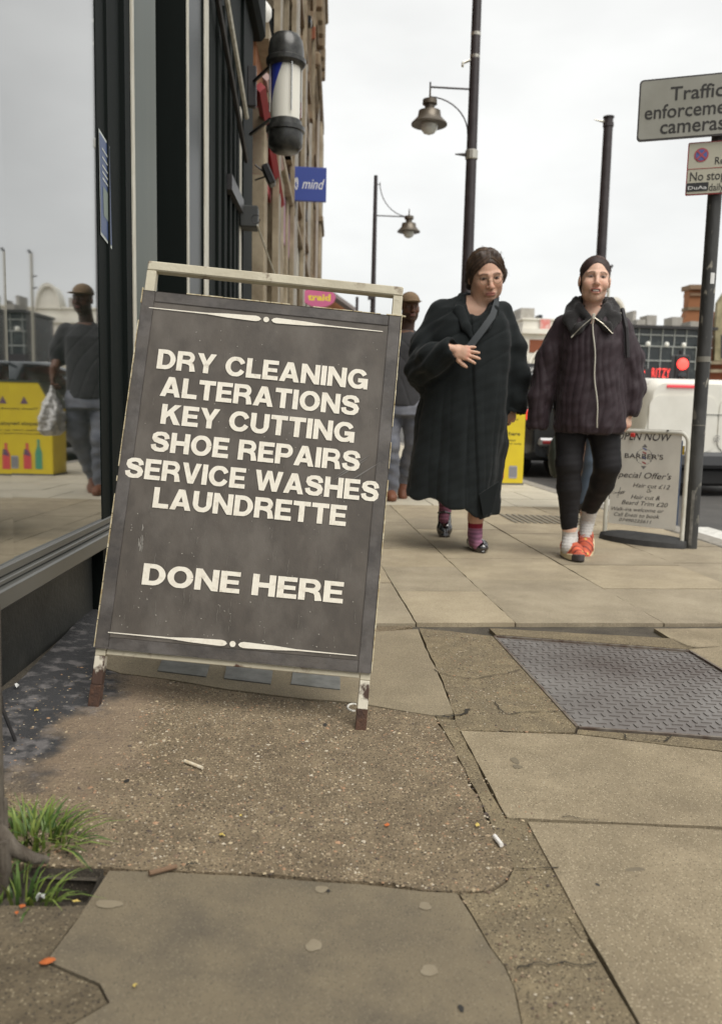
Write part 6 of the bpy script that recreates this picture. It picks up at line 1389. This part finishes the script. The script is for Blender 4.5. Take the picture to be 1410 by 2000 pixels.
# ---- second walker: plum quilted jacket, leggings, trainers
def walker_plum():
    t, T = person_root(1124, 1088, 'smiling walker in a plum quilted jacket, black leggings and orange trainers', -19)
    skin = (.68, .44, .33)
    HO = (.02, -.05, 1.437); HM = rotm(6, 0, 3)
    hv = head_mesh(HO, HM, skin, .99, .93, smile=True, neck_to=(.015, .005, 1.24), neck_r=.048, lips=(.50, .17, .14))
    h2 = hand((.225, -.015, .775), (-.12, -.25, -1), (.75, -.55, .1), .88, curl=(28, 30, 32, 36), side=-1, skin=skin, bend=30)
    f = Field((-.2, -.25, 0), (.26, .34, .9), .005)
    f.chain([(-.055, .0, .80), (-.065, -.06, .50), (-.04, -.03, .16), (-.035, -.02, .09)], [.09, .056, .036, .032], .02); f.chain([(-.035, -.02, .09), (-.04, -.08, .05)], [.030, .024], .01)
    f.chain([(.09, .0, .80), (.135, -.03, .50), (.055, .20, .22), (.05, .22, .15)], [.09, .056, .038, .033], .02); f.chain([(.05, .22, .15), (.045, .13, .07)], [.032, .028], .01)
    f.loft([(.7, .02, 0, .14, .11), (.9, .02, 0, .16, .11)], .03)
    lv, lq = f.mesh()
    f = Field((-.2, -.2, .8), (.24, .2, 1.34), .012); f.loft([(.8, .02, 0, .16, .11), (1.0, .02, 0, .13, .1), (1.22, .02, 0, .15, .1), (1.31, .02, 0, .06, .06)]); bv, bq = f.mesh()
    V, Q, C_ = join([hv[:3], (lv, lq, np.tile(np.array(skin), (len(lv), 1))), h2, (bv, bq, np.tile(np.array(skin), (len(bv), 1)))]); mobj('body', place(V, T), Q, M_SKIN, t, True, cols=C_)
    P = hv[3]
    mb = MB(T); tp = [tuple(P(.0215*sin(a), -.0985+.012*(1-cos(a)), -.0575)) for a in [rad(-75+15*i) for i in range(11)]]; V = []; 
    for p in tp: V += [p, (p[0], p[1]+.001, p[2]-.0075)]
    mb.add(V, [[2*i, 2*i+1, 2*i+3, 2*i+2] for i in range(10)]).build('teeth', mat('teeth', (.78, .74, .66), .3), t, smooth=True)
    f, P = hair_field(HO, HM, .99, .004, .086, k2=.004); f.ell(P(0, .105, .01), (.04, .035, .04), .02); f.ell(P(.0, .085, -.07), (.05, .03, .05), .02)
    mh = mat('hair_dark', (.026, .013, .011), .65, c2=(.045, .023, .018), nscale=70, spec=.5)
    finish_hair(f, 'hair', mh, t, T, 9, .0005, M=HM, O=HO)
    def e2(r):
        a = r.uniform(-1.35, 1.35); return (sin(a)*.95, -.72+.30*abs(a)/1.35+r.uniform(-.02, .5), .78*cos(a)+.05), (sin(a)*.35, 1., .15*cos(a)-.1), 0
    strands('hair_locks', mat('hair_dark_light', (.085, .042, .030), .45, c2=(.12, .062, .045), nscale=70), t, T, combed(P, e2, 300, 21, .0022, .0015, .0000), .0010)
    for s in (): MB(T).lathe([(.001, -.006), (.005, -.004), (.005, .002), (.001, .005)], tuple(P(s*.084, .0, -.045)), 10).build('earring', mat('earring', (.5, .42, .25), .3, metal=.8), t)
    # jacket
    MJ = mat('plum_quilt', (.022, .0125, .0165), .65, c2=(.031, .018, .023), nscale=40, spec=.35, sheen=.08, bump=.15, bscale=250, bdist=.003)
    f = Field((-.36, -.26, .60), (.40, .26, 1.36), .005)
    fold = lambda th, z: .018*np.sin(th*5+z*6)+.012*np.sin(th*9-z*9)
    f.loft([(.665, .035, -.005, .170, .16), (.70, .035, -.005, .182, .17), (.78, .035, -.005, .180, .165), (.95, .03, 0, .172, .155), (1.12, .025, 0, .172, .145), (1.22, .022, .005, .160, .125), (1.28, .02, .01, .125, .10), (1.32, .018, .01, .07, .07)], .03, fold)
    f.chain([(-.115, .01, 1.21), (-.185, .01, 1.05), (-.222, -.005, .86), (-.232, -.02, .705)], [.066, .068, .064, .054], .02); f.cone((-.233, -.02, .66), (-.232, -.02, .695), .040, .043, .005, cut=True)
    f.chain([(.150, .01, 1.21), (.215, .01, 1.05), (.238, .0, .90), (.228, -.01, .79)], [.064, .066, .060, .052], .02); f.cone((.225, -.01, .745), (.227, -.01, .785), .036, .039, .005, cut=True)
    f.ell((.02, -.10, 1.30), (.052, .075, .085), .012, cut=True)
    def disp(V, N_):
        x, y, z = V.T; th = np.arctan2(y, x-.03); body = smst(-(np.abs(x-.03)), -.20, -.17)
        q1 = body*(.0038*np.abs(np.sin(th*15+.7*np.sin(z*17+th*3)+.5*fbm(V, 9, 3)))**.7); arm = (1-body); ph = (x-np.sign(x)*.23); q2 = arm*.0045*np.abs(np.sin(np.arctan2(y, ph)*5+z*6+.7*np.sin(z*19)))**.7
        wr = .0028*fbm(V*np.array((1, 1, .6)), 30, 5)+.0020*fbm(V*np.array((1, 1, .8)), 60, 6); hemf = np.exp(-((z-.70)/.035)**2)*body*.006*np.sin(th*11+1); return q1+q2+wr+hemf+arm*.002*np.sin(z*33+x*50+2*fbm(V, 12, 8))
    cloth(f, 'jacket', MJ, t, T, disp)
    mk = mat('black_rib', (.009, .008, .0085), .85, c2=(.017, .0155, .0155), nscale=250, bump=.3, bscale=300, sheen=.2)
    f = Field((-.18, -.24, 1.08), (.22, .16, 1.42), .0042)
    f.chain([(.02, .075, 1.335), (-.045, .055, 1.33), (-.068, -.005, 1.32), (-.050, -.070, 1.285), (.0, -.115, 1.24)], [.023, .025, .025, .024, .016], .012, sq=(1, 1, 1.7)); f.chain([(.02, .075, 1.335), (.085, .055, 1.33), (.106, -.005, 1.32), (.084, -.070, 1.285), (.045, -.115, 1.24)], [.023, .025, .025, .024, .016], .012, sq=(1, 1, 1.55))
    f.chain([(-.085, -.02, 1.30), (-.09, -.085, 1.245), (-.07, -.130, 1.165)], [.036, .038, .014], .02, sq=(1, .45, 1)); f.chain([(.0, -.125, 1.23), (-.05, -.145, 1.19), (-.078, -.145, 1.15)], [.012, .026, .008], .012, sq=(1, .5, 1))
    f.chain([(.12, -.02, 1.30), (.12, -.085, 1.245), (.108, -.130, 1.18)], [.034, .036, .013], .02, sq=(1, .45, 1)); f.chain([(.045, -.125, 1.23), (.09, -.145, 1.20), (.115, -.145, 1.165)], [.012, .024, .008], .012, sq=(1, .5, 1))
    cloth(f, 'collar', mk, t, T, lambda V, N_: .001*np.sin(V[:, 2]*700))
    mz = mat('zip_silver', (.62, .58, .48), .3, metal=.7); fr = lambda z: -.005-np.interp(z, [.665, .78, .95, 1.12, 1.22], [.17, .172, .157, .147, .128])-.012
    MB(T).tube([(.022+.052*((1.24-z)/.57)**1.2+.004*sin(z*25), fr(z), z) for z in [1.235-.03*i for i in range(19)]]+[], .0038, 6).build('zip', mz, t, smooth=True)
    MB(T).tube([(.02, -.155, 1.245), (-.03, -.166, 1.20), (-.078, -.162, 1.148)], .0016, 5).tube([(.024, -.155, 1.245), (.07, -.165, 1.21), (.118, -.162, 1.162)], .0016, 5).tube([(-.070, -.164, 1.156), (-.082, -.164, 1.143)], .0035, 5).build('collar_zip', mz, t)
    MB(T).box(.014, .030, -.168, -.150, 1.232, 1.262, bev=.003).build('zip_pull', mz, t)
    # tote strap and edge of the bag
    MB(T).tube([(.155, .06, 1.30), (.165, -.03, 1.295), (.185, -.085, 1.20), (.20, -.09, 1.05)], .011, 6).build('bag_strap', mat('bag_strap_dark', (.02, .018, .02), .7), t)
    # leggings
    ml = mat('leggings', (.009, .0082, .0095), .7, c2=(.013, .012, .0135), nscale=30, spec=.3)
    f = Field((-.2, -.22, .11), (.28, .32, .86), .005)
    f.chain([(-.055, .0, .80), (-.062, -.065, .50), (-.055, -.05, .38), (-.042, -.03, .175)], [.098, .066, .062, .044], .02); f.chain([(.09, .0, .80), (.135, -.035, .50), (.115, .04, .40), (.062, .185, .245)], [.098, .067, .063, .045], .02); f.loft([(.72, .02, 0, .15, .12), (.9, .02, 0, .15, .11)], .03)
    cloth(f, 'leggings', ml, t, T, lambda V, N_: .0012*fbm(V*np.array((1, 1, 3)), 30, 2))
    mw = mat('sock_white', (.55, .53, .50), .9, c2=(.42, .40, .38), nscale=80)
    f = Field((-.1, -.14, .01), (.03, .06, .25), .004); f.chain([(-.041, -.028, .192), (-.036, -.022, .10), (-.042, -.085, .06)], [.0425, .040, .038], .01); cloth(f, 'sock', mw, t, T, lambda V, N_: .001*np.sin(V[:, 2]*420))
    f = Field((-.02, .06, .06), (.12, .30, .29), .004); f.chain([(.064, .18, .25), (.052, .215, .16), (.046, .15, .09)], [.045, .039, .034], .01); cloth(f, 'sock', mw, t, T, lambda V, N_: .001*np.sin(V[:, 2]*420))
    # trainers
    mo = mat('trainer_orange', (1, 1, 1), .7, attr='col')
    def trainer(pos, M):
        f = Field((-.07, -.22, -.01), (.07, .12, .15), .0035)
        f.chain([(0, .05, .055), (0, .0, .06), (.004, -.08, .045), (.006, -.135, .036)], [.038, .040, .043, .034], .02); f.ell((0, .02, .125), (.028, .04, .04), .01, cut=True)
        def sole(X, Y, Z): rr = np.sqrt((X-.003)**2/.05**2+(Y+.045)**2/.145**2); return np.maximum((rr-1)*.045, np.abs(Z-.017-.25*np.clip(-Y-.09, 0, 1)**1.0*.5)-.017)
        f.op(sole, (-.07, -.22, -.005), (.07, .12, .06), .004)
        V, Q = f.mesh(); z = V[:, 2]; base = np.tile(np.array((.60, .115, .055)), (len(V), 1))*(1+.25*fbm(V, 70, 7))[:, None]
        so_ = (z < .036+.12*np.clip(-V[:, 1]-.09, 0, 1)); band = (np.abs(np.sin(V[:, 1]*95+3*np.abs(V[:, 0])*10)) > .93) & (z > .05) & (V[:, 1] < .0); base[band] = (.16, .035, .03)
        yel = (fbm(V, 120, 2) > .95) & (z > .045); base[yel] = (.65, .42, .12); base[so_] = (.66, .56, .36); base[(z < .012)] = (.05, .045, .04); base[so_ & (V[:, 1] < -.15)] = (.06, .05, .05)
        N_ = norms(V, Q); V = V+N_*(.0015*np.sin(V[:, 1]*190)*(~so_))[:, None]
        o = mobj('trainer', place(V, T @ Matrix.Translation(pos) @ M), Q, mo, t, True, cols=base)
        mb = MB(T @ Matrix.Translation(pos) @ M)
        for k in range(5): y = -.035-.02*k; zz = .098-.011*k; s = 1 if k % 2 else -1; mb.tube([(-.026, y+.008*s, zz-.014), (0, y, zz+.002), (.026, y-.008*s, zz-.014)], .0034, 5)
        mb.build('laces', mat('lace', (.62, .16, .12), .8), t)
    trainer((-.035, -.01, -.002), Matrix.Rotation(rad(16), 4, 'Z')); trainer((.048, .20, .035), Matrix.Rotation(rad(-4), 4, 'Z') @ Matrix.Rotation(rad(28), 4, 'X') @ Matrix.Translation((0, 0, 0)))
    tb = tag(MB(T).box(.186, .215, -.05, .16, .93, 1.09, bev=.006).build('tote_bag', mat('tote_cream', (.62, .58, .48), .8)), 'cream tote bag held under the right hand side arm of the plum jacket', 'bag')
    return t
walker_plum()

# ---- man in a cap half hidden by the board, carrier bag in hand
def walker_cap():
    t, T = person_root(776, 977, 'man in a tan cap, dark t-shirt and grey blue jeans half hidden behind the board', -8)
    skin = (.135, .068, .043); HO = (.06, -.02, 1.60); HM = rotm(14, 2, 0)
    hv = head_mesh(HO, HM, skin, 1.02, 1.02, neck_to=(.04, .02, 1.42), neck_r=.058, lips=(.16, .07, .06), brow=(.02, .015, .012), beard=(.045, .028, .022), nose=1.25, h=.0035)
    hR = hand((-.26, -.02, .90), (.1, -.2, -1), (-1, -.2, 0), 1.0, curl=(45, 48, 50, 52), side=-1, skin=skin, bend=45, h=.004); hL = hand((.29, -.10, .98), (0, -.15, -1), (1, -.2, 0), 1.0, curl=(45, 48, 50, 52), side=1, skin=skin, h=.004)
    f = Field((-.42, -.3, .02), (.42, .3, 1.46), .010)
    f.loft([(.8, 0, 0, .16, .11), (1.1, .01, 0, .15, .11), (1.32, .03, 0, .18, .11), (1.42, .04, 0, .07, .07)], .03)
    f.chain([(-.17, .01, 1.36), (-.245, .0, 1.16), (-.26, -.02, .92)], [.055, .048, .032], .02); f.chain([(.21, .01, 1.36), (.27, .03, 1.16), (.29, -.09, 1.0)], [.055, .048, .032], .02)
    f.chain([(-.09, 0, .85), (-.08, -.05, .48), (-.06, .03, .08)], [.09, .06, .04], .02); f.chain([(.09, 0, .85), (.12, .06, .48), (.03, .26, .12)], [.09, .06, .04], .02)
    bv, bq = f.mesh(); V, Q, C_ = join([hv[:3], hR, hL, (bv, bq, np.tile(np.array(skin), (len(bv), 1)))]); mobj('body', place(V, T), Q, M_SKIN, t, True, cols=C_)
    mt = mat('charcoal_tee', (.022, .022, .024), .85, c2=(.032, .031, .034), nscale=20, sheen=.2)
    f = Field((-.4, -.24, .78), (.42, .24, 1.48), .007); f.loft([(.80, .01, 0, .195, .15), (.95, .01, 0, .19, .145), (1.15, .015, 0, .195, .14), (1.30, .025, 0, .20, .13), (1.38, .035, .005, .14, .10), (1.425, .04, .01, .07, .07)], .03, lambda th, z: .02*np.sin(th*4+z*9))
    f.chain([(-.15, .01, 1.345), (-.235, .005, 1.20), (-.252, -.01, 1.13)], [.078, .076, .073], .03); f.chain([(.20, .01, 1.345), (.265, .02, 1.20), (.275, .02, 1.13)], [.078, .076, .073], .03)
    cloth(f, 't_shirt', mt, t, T, lambda V, N_: .003*fbm(V, 14, 2)-.005*(1-np.abs(np.sin(V[:, 2]*16+V[:, 0]*22+fbm(V, 6, 4))))**5)
    mj = mat('grey_blue_denim', (.135, .145, .175), .8, c2=(.20, .205, .23), nscale=7, bump=.1, bscale=300, c3=(.09, .10, .13), s3=4)
    f = Field((-.24, -.22, .04), (.28, .36, .90), .007); f.loft([(.72, .01, 0, .19, .145), (.88, .01, 0, .175, .13)], .03)
    f.chain([(-.085, 0, .80), (-.08, -.055, .48), (-.06, .02, .10)], [.115, .086, .070], .03); f.chain([(.105, 0, .80), (.135, .05, .50), (.05, .24, .16)], [.115, .086, .070], .03)
    cloth(f, 'jeans', mj, t, T, lambda V, N_: .004*fbm(V*np.array((1, 1, 1.8)), 22, 2)+.004*np.sin(V[:, 2]*60+V[:, 0]*30)*smst(-V[:, 2], -.5, -.3))
    mc = mat('tan_cap', (.20, .135, .075), .85, c2=(.14, .09, .05), nscale=40); P = hv[3]
    f = Field(np.array(P(0, -.03, .06))-.17, np.array(P(0, -.03, .06))+.17, .004); f.ell(P(0, .012, .052), (.084, .103, .083), .01, HM)
    O_ = np.array(HO)
    f.op(lambda X, Y, Z: (HM[0, 2]*(X-O_[0])+HM[1, 2]*(Y-O_[1])+HM[2, 2]*(Z-O_[2]))-.046, O_-.2, O_+(.2, .2, .046), .004, True)
    f.ell(P(0, -.115, .048), (.070, .068, .007), .010, HM); cloth(f, 'cap', mc, t, T)
    for pos, M in (((-.06, .0, .0), Matrix.Rotation(rad(6), 4, 'Z')), ((.045, .26, .07), Matrix.Rotation(rad(35), 4, 'X'))):
        f = Field((-.07, -.22, -.01), (.07, .12, .12), .006); f.chain([(0, .05, .05), (0, -.02, .05), (.0, -.10, .035), (.0, -.14, .032)], [.042, .042, .045, .034], .02); f.op(lambda X, Y, Z: (Z-.002)+0*X+0*Y, (-.1, -.3, -.1), (.1, .2, .002), .004, True)
        V, Q = f.mesh(); mobj('shoe', place(V, T @ Matrix.Translation(pos) @ M), Q, mat('brown_boot', (.16, .06, .03), .6), t, True)
    # carrier bag: crumpled plastic hanging from the right hand
    f = Field((.12, -.36, .44), (.48, .12, .98), .007); f.loft([(.50, .30, -.12, .055, .10), (.54, .30, -.12, .085, .15), (.66, .30, -.12, .085, .15), (.76, .30, -.12, .055, .10), (.84, .295, -.12, .020, .035), (.90, .29, -.12, .012, .02)], .01, lambda th, z: .12*np.sin(th*5+z*20)+.08*np.sin(th*9-z*35))
    o = cloth(f, 'carrier_bag', mat('white_plastic', (.60, .59, .57), .35, c2=(.5, .49, .47), nscale=9), None, T, lambda V, N_: .006*np.abs(fbm(V, 45, 3))+.003*fbm(V, 90, 4)); tag(o, 'white plastic carrier bag carried by the man in the tan cap', 'bag')
    return t
walker_cap()

# ---- someone in blue jeans walking behind the plum jacket
def walker_hidden():
    t, T = person_root(1140, 1000, 'person in blue jeans and a dark coat hidden behind the walker in the plum jacket', -17)
    skin = (.4, .25, .18); hv = head_mesh((.0, -.02, 1.40), rotm(0, 0, 0), skin, 1., 1., neck_to=(0, .02, 1.22), h=.005)
    f = Field((-.35, -.25, .02), (.35, .25, 1.26), .012); f.loft([(.7, 0, 0, .15, .11), (1.0, 0, 0, .13, .1), (1.18, 0, 0, .16, .1), (1.24, 0, 0, .06, .06)], .03); f.chain([(-.15, 0, 1.14), (-.2, .03, .9), (-.16, -.08, .68)], [.05, .04, .03], .02); f.chain([(.15, 0, 1.14), (.2, .03, .9), (.16, -.08, .68)], [.05, .04, .03], .02)
    f.chain([(-.07, 0, .7), (-.06, 0, .4), (-.05, .05, .06)], [.08, .05, .04], .02); f.chain([(.07, 0, .7), (.04, -.03, .4), (.0, -.02, .06)], [.08, .05, .04], .02); bv, bq = f.mesh()
    V, Q, C_ = join([hv[:3], (bv, bq, np.tile(np.array(skin), (len(bv), 1)))]); mobj('body', place(V, T), Q, M_SKIN, t, True, cols=C_)
    f = Field((-.2, -.2, .06), (.2, .25, .8), .009); f.chain([(-.07, 0, .70), (-.075, .05, .4), (-.07, .12, .10)], [.09, .068, .058], .02); f.chain([(.07, 0, .70), (.045, -.03, .4), (.0, -.02, .08)], [.09, .068, .055], .02); cloth(f, 'jeans', mat('blue_denim', (.06, .085, .125), .8, c2=(.09, .12, .16), nscale=9), t, T, lambda V, N_: .003*fbm(V, 30, 2))
    f = Field((-.34, -.24, .42), (.3, .24, 1.27), .010); f.loft([(.62, 0, 0, .17, .13), (.9, 0, 0, .16, .13), (1.14, 0, 0, .17, .12), (1.23, 0, 0, .08, .08)], .03); f.chain([(-.13, 0, 1.12), (-.19, .02, .9), (-.2, -.03, .66)], [.07, .06, .05], .02); f.chain([(.13, 0, 1.12), (.17, .02, .9), (.15, -.05, .7)], [.07, .06, .05], .02)
    cloth(f, 'coat', mat('dark_coat', (.016, .02, .018), .8), t, T, lambda V, N_: .004*fbm(V, 20, 2))
    f = Field((-.34, -.16, .25), (-.16, .12, .66), .009); f.ell((-.235, -.02, .43), (.062, .09, .17), .02); o = cloth(f, 'shoulder_bag', mat('dark_green_bag', (.022, .028, .02), .7, c2=(.09, .09, .07), nscale=12, lo=.55, hi=.7), None, T, lambda V, N_: .004*fbm(V, 40, 2)); tag(o, 'dark green bag hanging beside the leg of the person behind the plum jacket', 'bag')
    f = Field((-.36, -.02, .06), (-.34, .0, .08), .01)
    f = Field((-.14, -.22, -.01), (.1, .25, .12), .008); f.chain([(.0, .0, .045), (.0, -.12, .035)], [.045, .04], .02); f.chain([(-.07, .14, .05), (-.07, .02, .035)], [.045, .04], .02); cloth(f, 'shoes', mat('dark_shoe', (.02, .02, .02), .6), t, T)
walker_hidden()
